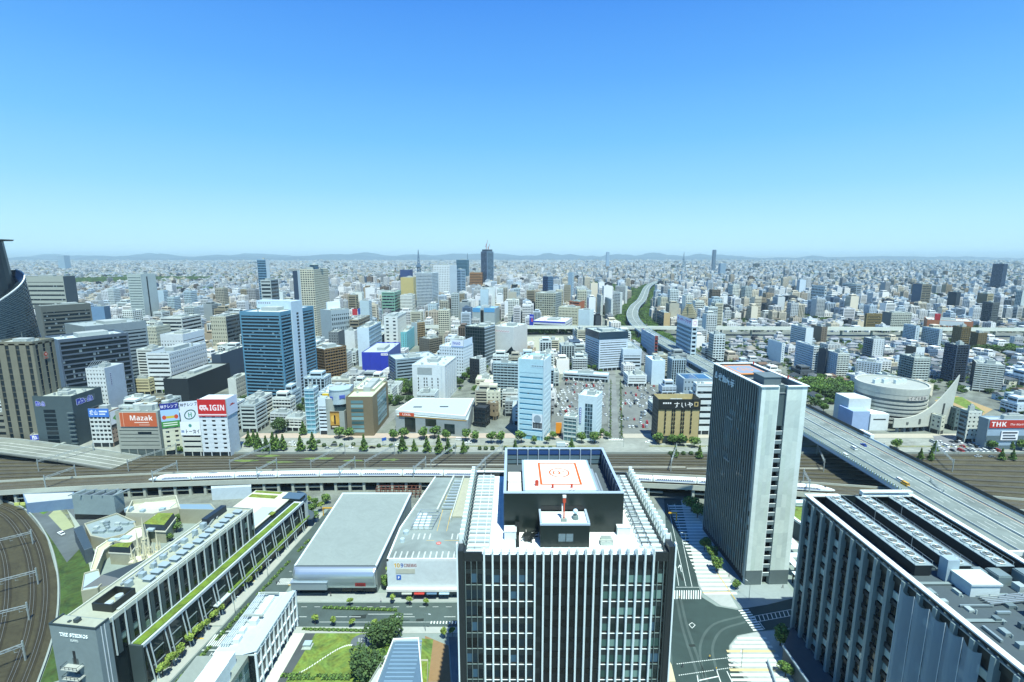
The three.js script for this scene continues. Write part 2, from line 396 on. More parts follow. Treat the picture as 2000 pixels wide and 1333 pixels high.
// arrows
for (const [x, y] of [[1318, 1122], [1331, 1118]]) { ln([x, y], [x - 3, y - 14], .25); ln([x - 3, y - 14], [x - 6, y - 8], .3); ln([x - 3, y - 14], [x + 1, y - 9], .3); }
// street between the halls
for (let k = 0; k < 20; k++) { const x = -92 + k * 5.4; m.box(x, .052, -182.6, x + 2.4, .056, -182.45); if (k % 4 < 2) m.box(x, .052, -176.9, x + 4.6, .056, -176.7); }
m.box(-58, .052, -178.4, -40, .056, -178.2); m.box(-76, .052, -174, -30, .056, -173.85);
for (let k = 0; k < 11; k++) { m.box(-32 + k * 1.2, .052, -174.4, -31.5 + k * 1.2, .056, -173); }
// street beside the hotel
for (let k = 0; k < 24; k++) { const z = -198 - k * 2.6, x = -98.6 + (z + 198) * -.045; m.box(x - .9, .052, z - .12, x + .8, .056, z + .12); if (k % 2) m.box(x - 3.6, .052, z - .1, x - 2.4, .056, z + .1); }
for (let k = 0; k < 9; k++) { m.box(-103.2 + k * .78, .058, -200.8, -102.8 + k * .78, .064, -196.4); m.box(-113 + k * .8, .058, -167.4, -112.55 + k * .8, .064, -161.6); }
m.box(-112.2, .052, -169.3, -105.6, .056, -168.9); m.box(-113.4, .052, -160, -106.6, .056, -159.6);
for (const [a, b] of [[[414, 1275], [372, 1333]], [[440, 1272], [396, 1333]]]) ln(a, b, .2);
for (let k = 0; k < 9; k++) ln([412 - k * 5, 1278 + k * 6.2], [434 - k * 5, 1281 + k * 6.2], .16);
struct('road_markings', m, M('#cfd3cf', null, .7));
const wear = G(), wl = (w, ...q) => wear.strip(new THREE.CatmullRomCurve3(q.map((a) => gp(...a))).getPoints(16).map((a) => [a.x, a.z]), -w, w, .047);
wl(.5, [1322, 1172], [1334, 1230], [1372, 1345]); wl(.5, [1330, 1172], [1344, 1230], [1386, 1345]); wl(.45, [1450, 1204], [1392, 1222], [1368, 1262], [1376, 1330]); wl(.45, [1456, 1216], [1410, 1232], [1392, 1266], [1400, 1312]); wl(.4, [1312, 1172], [1308, 1240], [1312, 1300]);
for (let k = 0; k < 14; k++) { const x = rr(-90, 40), z = pick([-174.6, -180.4]); wear.box(x, .0452, z - .6, x + rr(4, 14), .047, z + rr(-.1, .5)); }
struct('road_wear', wear, M('#4c5c59', 'asp', .85));
for (const [x, y, w, d] of [[1352, 1262, 2.4, 1.2], [1330, 1128, 1.4, 5], [700, 1206, 6, 2.2], [820, 1212, 3, 1.5], [500, 1180, 2.4, 6]]) { const p = gp(x, y); struct('road_patch', G().cbox(p.x, .03, p.z, w, .018, d, .1), M('#2b3734', 'asp', .95)); }
const yel = G();
for (const [x, z, w, d] of [[-117, -199, 6, .5], [-119, -165.5, 6, .5], [-96, -196, 4, .4]]) yel.cbox(x, .155, z, w, .008, d, -.1);
{ const a = gp(1402, 1122), b = gp(1436, 1172); yel.strip([[a.x, a.z], [b.x, b.z]], -.15, .15, .16); const c = gp(1372, 1159), d = gp(1424, 1157); yel.strip([[c.x, c.z], [d.x, d.z]], -.15, .15, .16); }
struct('tactile_paving', yel, M('#c9a338', null, .8));
}
{
// ---- the garden square and the railway curve
flat('lawn', [[-76.5, -146], [-75, -168.5], [-50, -168.5], [-50, -146], [-52, -122], [-76.5, -122]], .06, LAWN);
flat('path', [[-79.6, -122], [-79, -168.5], [-75.1, -168.5], [-76.6, -122]], .05, M('#4b5254', 'asp', .9));
flat('path', [[-84.5, -122], [-84, -168.5], [-79.1, -168.5], [-79.7, -122]], .055, M('#c9cabb', 'con', .9));
flat('flower_bed', [[-50, -168], [-44.6, -168], [-45.4, -122], [-50, -122]], .058, M('#5d7f2d', 'gra', .95));
const g = G(); for (let k = 0; k < 24; k++) { const a = k / 24 * 6.283, b = (k + 1) / 24 * 6.283; g.prism([[-56, -164], [-56 + 4.2 * Math.cos(a), -164 + 3.6 * Math.sin(a)], [-56 + 4.2 * Math.cos(b), -164 + 3.6 * Math.sin(b)]], .09, .09, false); }
struct('patio', g, M('#5d656a', 'con', .9));
const path = thing('stepping_stone_path', 'curving line of white stepping stones across the garden lawn', 'path'); path.userData.kind = 'structure';
for (let k = 0; k < 27; k++) {
const t = k / 26, x = -76 + 16.6 * t, z = -148.6 - 13.4 * (t * t * (3 - 2 * t)) - .6 * Math.sin(t * 3);
mk('stepping_stone', G().cbox(x, .06, z, .36, .07, .82, -.25 + rr(-.1, .1)), M('#d9dace', 'con', .8), path);
}
flat('path', PX([[830, 1243], [876, 1262], [880, 1333], [832, 1333]]), .06, M('#8f7250', 'con', .95));
flat('path', PX([[876, 1245], [896, 1245], [898, 1333], [884, 1333]]), .05, M('#6b7476', 'asp', .9));
flat('flower_bed', PX([[824, 1248], [846, 1250], [836, 1333], [820, 1333]]), .065, M('#6d8b3f', 'gra', .95));
// railway curving off at the lower corner, its green bank
const c = PX([[-60, 962], [0, 978], [46, 996], [90, 1050], [112, 1130], [110, 1210], [96, 1270], [70, 1345]]);
struct('railway_bed', G().prism([...c, [-150, -130], [-240, -130], [-420, -130], [-420, -262]], .09, .09, false), M('#474430', 'bal', .95));
const cv = new THREE.CatmullRomCurve3(c.map((q) => V(q[0], 0, q[1])));
const ln = cv.getPoints(60).map((q) => [q.x, q.z]);
struct('railway_kerb', G().rail(ln, -.4, .2, 0, .9), CONC);
const railm = M('#a9a497', null, .35, .6), sl = M('#363322', 'bal', .95);
for (const o of [4, 8.2, 16, 20, 29, 33, 41]) {
const t = struct('railway_track', G().strip(ln, o - 1.4, o + 1.4, .2), sl);
for (const s of [-.55, .55]) mk('rail', G().rail(ln, o + s - .05, o + s + .05, .2, .4), railm, t);
}
struct('embankment', G().strip(ln, -11, -.6, .12), M('#3f5a26', 'gra', .95));
struct('path', G().strip(ln.slice(0, 44), -13.4, -11, .2), M('#9aa398', 'con', .9));
flat('car_park', PX([[60, 1000], [140, 990], [206, 990], [212, 1012], [130, 1100], [104, 1060]]), .17, M('#5f686a', 'asp', .9));
flat('lawn', PX([[64, 996], [112, 990], [84, 1006]]), .2, M('#4f7a27', 'gra', .95));
flat('car_park', PX([[112, 992], [128, 992], [146, 1030], [122, 1038], [94, 1008]]), .2, M('#9aa07a', 'con', .95));
}
// ---- crossing stripes etc. done; elevated road at the far end of the tracks on this side of the offices
{
const t = thing('elevated_road', 'grey elevated road ramp beside the tracks below the taupe office tower', 'road bridge');
const l = PX([[-150, 862], [0, 872], [120, 882], [240, 893]], 6).map((q, k) => [q[0], q[1], [6, 6, 4, 1][k]]);
mk('deck', G().rail(l, -13, 9, -1.2, 0), M('#84887f', 'asp', .9), t);
mk('parapet', G().rail(l, 8.6, 9, 0, .9), M('#b3b6ae', 'con', .8), t);
mk('parapet', G().rail(l, -13, -12.6, 0, .9), M('#b3b6ae', 'con', .8), t);
const m = G(); for (const o of [-6, -2, 3]) m.rail(l, o, o + .3, .01, .03); mk('lane_marking', m, LINE, t);
for (const q of [[-395, -352], [-365, -350], [-335, -349]]) mk('pier', G().cbox(q[0], 0, q[1], 2.4, 4.8, 9), CONC, t);
}

// ---------------------------------------------------------------- railway viaduct, bullet train, gantries
{
const v = thing('railway_viaduct', 'long concrete railway viaduct carrying the white bullet train', 'viaduct');
const L = vline(-430, 330, 64);
mk('deck', G().rail(L, -14.5, -.3, 6.6, 8), M('#5a5543', 'bal', .9), v);
mk('parapet', G().rail(L, -.3, 0, 6.2, 9.2), M('#b9bcb0', 'con', .8), v);
mk('parapet', G().rail(L, -14.8, -14.5, 6.6, 9.2), M('#b9bcb0', 'con', .8), v);
mk('cable_trough', G().rail(L, -1.7, -.9, 8, 8.5), M('#c9c9ba', 'con', .8), v);
for (const o of [-4.9, -9.5]) for (const s of [-.7, .7]) mk('rail', G().rail(L, o + s - .06, o + s + .06, 8.02, 8.25), M('#a5a29a', null, .35, .6), v);
let k = 0;
for (let x = -426; x < 326; x += 8.6, k++) {
const z = zv(x);
if (x > 88 && x < 106) continue;
for (const d of [-1.6, -12.6]) mk('pier', G().cbox(x, 0, z + d, 1.5, 6.2, 1.5), M('#aeb2a8', 'con', .85), v);
mk('cross_beam', G().cbox(x, 5.5, z - 7.2, 1.3, 1.1, 13.4), M('#a4a89e', 'con', .85), v);
if (k % 3) mk('tie_beam', G().bar([x, 3.2, z - 1.6], [x + 8.6, 3.2, zv(x + 8.6) - 1.6], .7, .9), M('#9fa49a', 'con', .85), v);
}
mk('back_wall', G().rail(L, -14.3, -14, 0, 6.6), M('#4b4e4c', 'con', .9), v);

const t = thing('bullet_train', 'long white bullet train with blue stripes running on the railway viaduct', 'train');
const off = -4.9, x0 = -219.5, x1 = 186, n = 16, body = M('#eef1f0', null, .25, .0, { clearcoat: .6 }), blue = M('#2a55a8', null, .4), dk = M('#12161a', null, .2), gy = M('#6d7478', null, .6);
const prof = [[-1.65, .7], [-1.69, 1.6], [-1.66, 2.6], [-1.35, 3.35], [-.7, 3.68], [0, 3.72]];
const full = [...prof, ...prof.slice(0, 5).reverse().map(([a, b]) => [-a, b])];
for (let k = 0; k < n; k++) {
const xa = x0 + (x1 - x0) * k / n + .25, xb = x0 + (x1 - x0) * (k + 1) / n - .25, za = zv(xa) + off, zb = zv(xb) + off;
const len = Math.hypot(xb - xa, zb - za), g = G(), end = k === 0 ? -1 : k === n - 1 ? 1 : 0;
g.m = new THREE.Matrix4().makeTranslation((xa + xb) / 2, 8.2, (za + zb) / 2).multiply(new THREE.Matrix4().makeRotationY(-Math.atan2(zb - za, xb - xa)));
const secs = [];
for (let j = 0; j <= 12; j++) {
const s = -len / 2 + len * j / 12; let w = 1, h = 1;
const d = end < 0 ? s + len / 2 : end > 0 ? len / 2 - s : 99;
if (d < 9.5) { const q = Math.max(0, d / 9.5); w = Math.pow(q, .42) * .98 + .02; h = .2 + .8 * Math.pow(q, .8); }
secs.push(full.map(([a, b]) => [s, .7 + (b - .7) * h, a * w]));
}
for (let j = 0; j < 12; j++) for (let i = 0; i + 1 < full.length; i++) g.quad(secs[j][i], secs[j + 1][i], secs[j + 1][i + 1], secs[j][i + 1]);
for (const e of [0, 12]) for (let i = 0; i < 5; i++) { const a = secs[e]; g.quad(a[i], a[i + 1], a[9 - i], a[10 - i]); }
const car = mk('train_car', g, body, t);
const w = G(), b = G(), u = G(), nw = 17, a0 = end < 0 ? -len / 2 + 9.6 : -len / 2 + 2, a1 = end > 0 ? len / 2 - 9.6 : len / 2 - 2;
w.m = b.m = u.m = g.m;
for (let i = 0; i < nw; i++) { const s = a0 + (a1 - a0) * (i + .2) / nw, e = s + (a1 - a0) / nw * .62; for (const z of [-1, 1]) w.box(s, 2.05, z * 1.64, e, 2.62, z * 1.71); }
for (const z of [-1, 1]) { b.box(a0 - 1, 1.72, z * 1.66, a1 + 1, 1.9, z * 1.715); b.box(a0 - 1, 1.48, z * 1.66, a1 + 1, 1.58, z * 1.715); }
u.box(a0, .1, -1.3, a1, .72, 1.3);
if (end) { const s = end * (len / 2 - 6.1); w.box(s - 1.1, 2.45, -.8, s + 1, 2.95, .8); }
mk('window', w, dk, car, 'stuff'); mk('blue_stripe', b, blue, car); mk('underframe', u, gy, car);
if (k % 4 === 1) { const q = G(); q.m = g.m; q.bar([-1, 3.7, 0], [.2, 4.5, 0], .12); q.bar([.2, 4.5, 0], [-.9, 5.2, 0], .12); q.box(-1, 5.15, -.9, -.8, 5.25, .9); q.box(-3, 3.68, -.8, 2, 3.9, .8); mk('pantograph', q, STEEL, car); }
}
// catenary gantries over the tracks: steel lattice from post to post
const gm = M('#aeb6b6', null, .5, .4);
function gantry(a, b, hA, label, base = 0) {
const o = thing('catenary_gantry', label, 'gantry', [a[0], base, a[1]], 0, 'catenary gantries over the railway tracks');
const dx = b[0] - a[0], dz = b[1] - a[1];
for (const [x, z] of [[0, 0], [dx, dz]]) mk('mast', G().bar([x, 0, z], [x, hA + 1.6, z], .42).bar([x - .7, hA - 1.4, z], [x, hA - 3, z], .14), gm, o);
const g = G(), L = Math.hypot(dx, dz), n = Math.max(4, Math.round(L / 2.4));
for (const y of [hA - .45, hA + .45]) for (const s of [-.28, .28]) g.bar([s, y, 0], [dx + s, y, dz], .12);
for (let k = 0; k < n; k++) { const f = k / n, e = (k + 1) / n, u = k % 2 ? 1 : -1; for (const s of [-.28, .28]) g.bar([dx * f + s, hA + .45 * u, dz * f], [dx * e + s, hA - .45 * u, dz * e], .09); }
mk('lattice_beam', g, gm, o);
const h = G(); for (let k = 1; k < n; k += 2) { const f = k / n; h.bar([dx * f, hA - .5, dz * f], [dx * f, hA - 2, dz * f], .1); h.bar([dx * f, hA - 1.8, dz * f], [dx * f + 1.4, hA - 1.5, dz * f], .08); }
mk('wire_hanger', h, gm, o, 'stuff');
return o;
}
const place = [[-385, 'first'], [-310, 'second'], [-250, 'third'], [-182, 'fourth'], [-128, 'fifth'], [-92, 'sixth'], [-48, 'seventh'], [-14, 'eighth'], [112, 'ninth'], [148, 'tenth'], [214, 'eleventh'], [262, 'twelfth'], [300, 'thirteenth']];
for (const [x, w] of place) gantry([x - 6, -312], [x + 7, -341], 7.4, `grey lattice catenary gantry over the far tracks, ${w} counting from the left`);
for (const [x, w] of [[-337, 'first'], [-272, 'second'], [-214, 'third'], [-154, 'fourth'], [-105, 'fifth'], [-60, 'sixth'], [-22, 'seventh'], [170, 'eighth'], [236, 'ninth']])
gantry([x, zv(x) - .9], [x + 5, zv(x) - 15.5], 7, `grey catenary gantry spanning the bullet train viaduct, ${w} counting from the left`, 8);
// gantries over the curving tracks
let q = 0;
for (const [a, b, w] of [[[268, 1112], [-30, 1144], 'white lattice catenary gantry across the curving tracks, the largest one'], [[60, 1042], [-40, 1066], 'slim catenary gantry at the far end of the curving tracks'], [[52, 1186], [-30, 1206], 'slim catenary gantry across the curving tracks below the large lattice one'], [[44, 1262], [-30, 1290], 'slim catenary gantry nearest the lower edge over the curving tracks']]) {
const A = q === 0 ? gp(70, 1118, 6) : gp(a[0], a[1], 6), B = q === 0 ? gp(-30, 1144, 6) : gp(b[0], b[1], 6);
gantry([A.x, A.z], [B.x, B.z], 6.4, w).userData.group = 'catenary gantries over the curving tracks'; q++;
}
}
// ---------------------------------------------------------------- elevated expressways
const EXPW = [];
{
const deck = M('#7f8985', 'asp', .85), edge = M('#bccfdf', 'con', .6), blue = M('#4a6a98', null, .5), pierm = M('#6f8fc0', null, .5);
const e = thing('elevated_expressway', 'wide elevated expressway running away from the tracks into the city', 'expressway');
const main = [[238, -90, 0], [236, -215, 0], [235, -330, 0], [233, -500, 0], [231, -640, 0], [230, -760, 0], [232, -850, 0], [242, -960, 0], [268, -1100, 0], [318, -1280, 0], [380, -1460, 0], [452, -1700, 0], [540, -2000, 0], [640, -2300, 0], [770, -2600, 0], [980, -2950, 0], [1350, -3500, 0], [1700, -4000, 0]];
const cv = new THREE.CatmullRomCurve3(main.map((q) => V(q[0], 0, q[1])), false, 'centripetal');
const P = cv.getSpacedPoints(170).map((q) => [q.x, q.z]);
const near = P.filter((q) => q[1] > -560), mid = P.filter((q) => q[1] < -535);
for (const q of P) EXPW.push(q);
const HT = 14;
const part = (name, l, w0, w1, y0, y1, m) => mk(name, G().rail(l, w0, w1, HT + y0, HT + y1), m, e);
part('deck', near, -20, 19, -1.8, 0, deck); part('deck', mid, -12, 12, -1.8, 0, deck);
for (const [l, w0, w1] of [[near, -20.4, 19], [mid, -12.4, 12]]) { part('guard_wall', l, w0, w0 + .4, -2, 1.1, edge); part('guard_wall', l, w1, w1 + .4, -2, 1.1, edge); }
part('noise_barrier', P.filter((q) => q[1] > -330 && q[1] < -196), 18.4, 18.7, 1.1, 3, M('#20262b', null, .4));
part('noise_barrier', P.filter((q) => q[1] > -660 && q[1] < -330), 18.4, 18.7, 1.1, 3.4, M('#20262b', null, .4));
for (const l of [near, mid]) { part('median_barrier', l, -.3, .3, 0, .9, M('#c7ccca', 'con', .6)); }
part('median_barrier', near, -13.2, -12.9, 0, .9, M('#c7ccca', 'con', .6));
part('median_barrier', near.filter((q) => q[1] < -205), 11.6, 11.9, 0, .9, M('#c7ccca', 'con', .6));
const mk1 = G();
for (const w of [-11.8, -1.2, 1.2, 11]) mk1.rail(P, w - .1, w + .1, HT + .01, HT + .02);
for (let k = 0; k + 1 < P.length; k += 1) for (const w of [-8.2, -4.7, 4.7, 8.2]) {
const a = P[k], b = P[k + 1]; if (a[1] < -1500) continue;
for (const [s, t] of [[.1, .35], [.6, .85]]) mk1.rail([[a[0] + (b[0] - a[0]) * s, a[1] + (b[1] - a[1]) * s], [a[0] + (b[0] - a[0]) * t, a[1] + (b[1] - a[1]) * t]], w - .1, w + .1, HT + .01, HT + .02);
}
for (let k = 0; k < 18; k++) { const z = -196 + k * 4.6; for (const s of [-1, 1]) { const x = 226.5 + s * .0; mk1.rail([[x - .0, z], [x + s * 1.1, z + 1.6]], -.16, .16, HT + .012, HT + .022); } }
mk('lane_marking', mk1, LINE, e, 'stuff');
const or = G(); or.rail(near, 11.1, 11.3, HT + .012, HT + .024); mk('lane_marking', or, M('#c98a3a', null, .7), e);
for (let k = 3; k < P.length; k += 2) {
const q = P[k]; if (q[1] < -2400) break;
const wd = q[1] > -560 ? 15 : 8;
if (q[1] > -345 && q[1] < -268) continue;
const g = G(); for (const s of [-wd, wd]) g.cbox(q[0] + s, 0, q[1], 2.2, 11.4, 2.2); g.cbox(q[0], 10.2, q[1], wd * 2 + 3, 2, 2.4);
mk('pier', g, pierm, e);
}
for (const s of [-18.5, -6, 6, 17.5]) mk('girder', G().rail(near, s - .3, s + .3, HT - 3.4, HT - 1.8), blue, e);
// translucent fence panels on the near side
const fp = M('#d6d8b4', null, .5);
for (let k = 0; k + 1 < near.length; k++) {
const a = near[k], b = near[k + 1]; if (a[1] > -196 || a[1] < -345) continue;
for (let j = 0; j < 12; j++) { const f = j / 12, z = a[1] + (b[1] - a[1]) * f, x = a[0] + (b[0] - a[0]) * f - 20.5; mk('fence_panel', G().box(x - .06, HT - .2, z - 1.05, x + .06, HT + 2, z - .1), fp, e); }
}
// lower ramp beside it
const r = thing('expressway_ramp', 'narrow lower ramp leaving the expressway beside its blue piers', 'road ramp');
const R = [[205, -660, -3.5], [208, -600, -4.5], [211, -540, -6], [211, -470, -8], [209, -400, -10]];
mk('deck', G().rail(R, -3.6, 3.6, HT - 1.4, HT), deck, r);
for (const w of [-3.9, 3.6]) mk('guard_wall', G().rail(R, w, w + .3, HT - 1.4, HT + 1), edge, r);
for (const q of R.slice(0, 3)) mk('pier', G().cbox(q[0], 0, q[1], 1.6, HT + q[2] - 1.4, 1.6), pierm, r);
// bulging lay-by where the expressway turns
const c = thing('crossing_expressway', 'pale straight elevated expressway crossing the city from side to side', 'expressway');
const X = []; for (let k = 0; k <= 60; k++) { const x = -420 + 1600 * k / 60; X.push([x, -905 + x * .035]); }
mk('deck', G().rail(X, -8, 8, 12.2, 13.8), deck, c);
for (const w of [-8.4, 8]) mk('guard_wall', G().rail(X, w, w + .4, 11.4, 15.6), M('#e3e3d8', 'con', .6), c);
for (let k = 2; k < 60; k += 2) mk('pier', G().cbox(X[k][0], 0, X[k][1], 2.6, 12, 3), CONC, c);
EXPW.push(...X.map((q) => [q[0], q[1]]));
for (let x = -420; x < 1180; x += 14) EXPW.push([x, -905 + x * .035]);
// sign gantry over the lanes
const s = thing('sign_gantry', 'grey sign gantry with green direction boards spanning the expressway', 'road sign');
const z0 = -182, H0 = HT;
for (const x of [221.5, 248]) mk('post', G().box(x - .3, H0, z0 - .3, x + .3, H0 + 7.2, z0 + .3).box(x - .3, H0, z0 - 1.9, x + .3, H0 + 7.2, z0 - 1.5), GREY, s);
const tr = G();
for (const y of [5.6, 7.1]) for (const d of [0, -1.7]) tr.bar([221.5, H0 + y, z0 + d], [248, H0 + y, z0 + d], .26);
for (let k = 0; k < 13; k++) { const a = 221.5 + k * 2.04, u = k % 2 ? 5.6 : 7.1; tr.bar([a, H0 + u, z0], [a + 2.04, H0 + 12.7 - u, z0], .16); tr.bar([a, H0 + u, z0 - 1.7], [a + 2.04, H0 + 12.7 - u, z0 - 1.7], .16); }
tr.box(221.5, H0 + 6.2, z0 - 1.4, 248, H0 + 6.3, z0 - .3);
mk('truss', tr, GREY, s);
for (const [a, b] of [[226, 233.6], [238.4, 245]]) { const bd = mk('sign_board', G().box(a, H0 + 4.7, z0 + .32, b, H0 + 7, z0 + .5), M('#1f5a45', null, .5), s); mk('board_text', G().quad([a + .5, H0 + 5, z0 + .52], [b - .5, H0 + 5, z0 + .52], [b - .5, H0 + 6.8, z0 + .52], [a + .5, H0 + 6.8, z0 + .52], [[0, 0], [1, 0], [1, 1], [0, 1]]), print(128, 32, (x, w, h) => { fill(x, '#1f5a45', 0, 0, w, h); fill(x, '#e8efe8', 8, 7, 60, 7); fill(x, '#e8efe8', 8, 19, 44, 5); fill(x, '#e8efe8', 84, 8, 34, 4); fill(x, '#e8efe8', 84, 18, 26, 4); }), bd); }
mk('marker_light', G().cbox(235.6, H0 + 5, z0 + .4, 1.2, 1.2, .3), M('#d8e23c', null, .5), s);
// tall lamp posts along it
}

// ---------------------------------------------------------------- the dark tower with white fins and a rooftop landing pad
{
const t = thing('office_tower', 'dark glass office tower with white vertical fins and a white rooftop landing pad', 'office tower', [-11, 0, -102.6]);
const W = 46.5, D = 42, H = 75, N = -D;
const black = M('#161c1e', null, .35), frame = M('#23292b', null, .4), white = M('#e3eaea', null, .45, .05), pav = M('#eef0ee', 'con', .7), sp = M('#2b3436', null, .25, .2);
mk('core', G().box(.4, 0, N + .4, W - .4, H - 1.4, -.4), black, t);
mk('roof', G().box(.4, H - 1.4, N + .4, W - .4, H - .05, -.4), pav, t);
for (const [a, b, c, d] of [[0, 4.2, -.5, 0], [43.6, W, -.5, 0], [0, .5, N, -.5], [W - .5, W, N, -.5], [0, W, N - .5, N]]) mk('parapet', G().box(a, H - 1.3, c, b, H + .9, d), frame, t);
mk('parapet', G().box(4.2, H - 1.3, -.5, 43.6, H + .1, 0), frame, t);
mk('curtain_wall', G().box(0, 0, -.39, .4, H - 1.3, 0).box(W - .4, 0, -.39, W, H - 1.3, 0).box(0, 0, N, .38, H - 1.3, -.5).box(W - .38, 0, N, W, H - 1.3, -.5).box(0, 0, N - .1, W, H - 1.3, N + .38), sp, t);
mk('corner_panel', G().box(-1.3, 0, -3, -.02, H + 1.3, .1), frame, t); mk('corner_panel', G().box(W + .02, 0, -3, W + 1.3, H + 2.4, .1), frame, t);
for (const x of [-1.6, W + 1.3]) mk('edge_fin', G().box(x, 0, -.6, x + .34, H + 3.2, .35), white, t);
// panes floor by floor, as far down as the street crowd sees; one box per pane
const shades = [M('#0f1518', null, .06, .1), M('#16232b', null, .06, .2), M('#20303a', null, .08, .2), M('#3d5a6e', null, .15, .1), M('#0b1012', null, .1)];
const green = [M('#34504d', null, .06, .3), M('#4d6d68', null, .06, .3), M('#1b2b2c', null, .06, .3), M('#7d9a94', null, .1, .3)];
const FH = 4.15, paneG = G().box(-.88, 0, -.12, .88, 2.3, 0).geometry(), cornerG = G().box(-.62, 0, -.12, .62, 2.9, 0).geometry(), barG = G().box(-1.1, 0, -.1, 1.1, .13, .06).geometry(), ventG = G().box(-1.08, 0, -.1, .9, 1, .02).geometry();
const put = (name, g, m, x, y, z = -.26) => { const o = mk(name, g, m, t); o.position.set(x, y, z); return o; };
for (let f = 0; f < 10; f++) {
const y = H - 3.6 - FH * (f + 1) + 1;
for (let c = 0; c < 20; c++) {
const x = 4.7 + 1.92 * c + .96;
if (c >= 6 && c < 14) { put('louvre_panel', ventG, c === 6 ? frame : shades[4], x, y + 1, -.34).scale.set(.85, f % 2 ? 1.7 : 1.2, 1); continue; }
put('window_pane', paneG, c >= 14 ? pick(green) : rnd() < .1 ? shades[3] : pick(shades.slice(0, 3)), x, y).scale.x = .92;
put('sill', barG, white, x, y - .75, -.2).scale.x = .82;
}
for (const [x0, set] of [[.62, shades], [43.2, green]]) for (let c = 0; c < (x0 > 9 ? 2 : 3); c++) {
put('window_pane', cornerG, rnd() < .12 ? shades[3] : pick(set), x0 + c * 1.3 + .4, y);
put('sill', barG, GREY, x0 + c * 1.3 + .4, y - .7, -.26).scale.x = .58;
}
}
for (const x0 of [.4, 42.9]) for (let c = 0; c <= (x0 > 9 ? 2 : 3); c++) mk('mullion', G().box(x0 + c * 1.3 - .05, 30, -.1, x0 + c * 1.3 + .05, H - 1.3, .1), GREY, t);
for (let f = 0; f < 11; f++) { const y = H - 3.6 - FH * f + .1; for (const [a, c, h, d] of [[4.6, 16.2, 1.4, .25], [31.6, 43, 1.4, .25], [.4, 4.4, 1, .24], [43.1, W - .4, 1, .24]]) mk('spandrel', G().box(a, y - h, -.39, c, y, -d), sp, t); }
for (let k = 0; k <= 20; k++) {
const x = 4.7 + 1.92 * k, g = G();
g.box(x - .19, 0, -.38, x - .07, H + 2, .52); g.box(x + .07, 0, -.38, x + .19, H + 2, .52); g.box(x - .07, 0, -.38, x + .07, H + .6, .4); g.box(x - .1, H + .4, -1.9, x + .1, H + .62, -.38); g.bar([x, H + .1, -2], [x, H + 1.8, -.3], .1);
mk('fin', g, white, t);
}
mk('louvre_floor', G().box(.7, H - .04, -D + 1, 5.8, H + .02, -2.6).box(W - 5.8, H - .04, -D + 1, W - .7, H + .02, -2.6), M('#a2adb0', 'con', .8), t);
mk('tie_rail', G().bar([4, H + .95, -1.3], [43.8, H + .95, -1.3], .1).bar([4, H + 1.5, -.9], [43.8, H + 1.5, -.9], .1), white, t);
// louvres and blades along both sides
for (let k = 0; k < 20; k++) {
const z = -3.6 - k * 1.95;
for (const s of [0, 1]) {
const x = s ? W : 0, d = s ? -1 : 1;
mk('roof_louvre', G().box(x + d * .7, H + .15, z - .4, x + d * 5.6, H + .6, z + .3), k % 2 ? M('#c3cccf', null, .5, .1) : M('#dde4e6', null, .5, .1), t);
mk('side_blade', G().box(x - d * 1.25, H - 16, z - .32, x - d * .25, H + 3.4, z + .22), white, t);
mk('blade_bracket', G().bar([x + d * .6, H + .1, z + .9], [x - d * .5, H + 2, z + .1], .26), GREY, t);
}
}
mk('roof_rail', G().bar([2.4, H + .95, -2.5], [2.4, H + .95, N + 1], .12).bar([4.6, H + .95, -2.5], [4.6, H + .95, N + 1], .12), white, t);
mk('roof_rail', G().bar([W - 5.3, H + 1, -2.5], [W - 4.1, H + 1, N + 1], .14).bar([W - 3.3, H + 1, -2.5], [W - 2.6, H + 1, N + 1], .14), M('#343c40', null, .5), t);
for (let k = 0; k < 18; k++) { const z = -4 - k * 2.1; mk('rail_hoop', G().bar([W - 5.6, H, z], [W - 5.2, H + 1, z], .12).bar([W - 5.2, H + 1, z], [W - 3, H + 1, z], .12).bar([W - 3, H + 1, z], [W - 2.7, H, z], .12), M('#343c40', null, .5), t); }
// roof paving, stone by stone
const tile = G().box(-1.02, 0, -1.02, 1.02, .06, 1.02).geometry();
const tms = ['#f2f3f0', '#e9ecea', '#f6f6f2', '#eef1f0'].map((c) => M(c, 'con', .7));
for (let i = 0; i < 17; i++) for (let j = 0; j < 19; j++) {
const x = 6.9 + i * 2.1, z = -2.4 - j * 2.1;
if (x > 8 && x < 39.4 && z < -9.4 && z > -39.2) continue;
if (x > 16.6 && x < 30 && z < -2.6 && z > -11) continue;
const o = put('roof_tile', tile, pick(tms), x, H - .03, z); o.scale.set(.985, 1, .985);
}
// dark penthouse wall round the pad
const ph = M('#1c2726', null, .3, .15), phi = M('#5d7684', 'con', .6), bl = M('#2c4a7c', null, .5), rim = M('#aebccc', null, .4, .2), Y = 85.2;
mk('penthouse_wall', G().box(9, H, -10.6, 38.2, Y, -10).box(9, H, -38.6, 38.2, Y, -38).box(9, H, -38, 9.5, Y, -10.6).box(37.7, H, -38, 38.2, Y, -10.6), ph, t);
mk('penthouse_floor', G().box(9.5, H + 5, -38, 37.7, H + 5.4, -10.6), M('#4a5358', null, .7), t);
mk('penthouse_rim', G().box(8.9, Y, -10.75, 38.3, Y + .22, -9.9).box(8.9, Y, -38.7, 38.3, Y + .22, -37.9).box(8.9, Y, -37.9, 9.6, Y + .22, -10.75).box(37.6, Y, -37.9, 38.3, Y + .22, -10.75), rim, t);
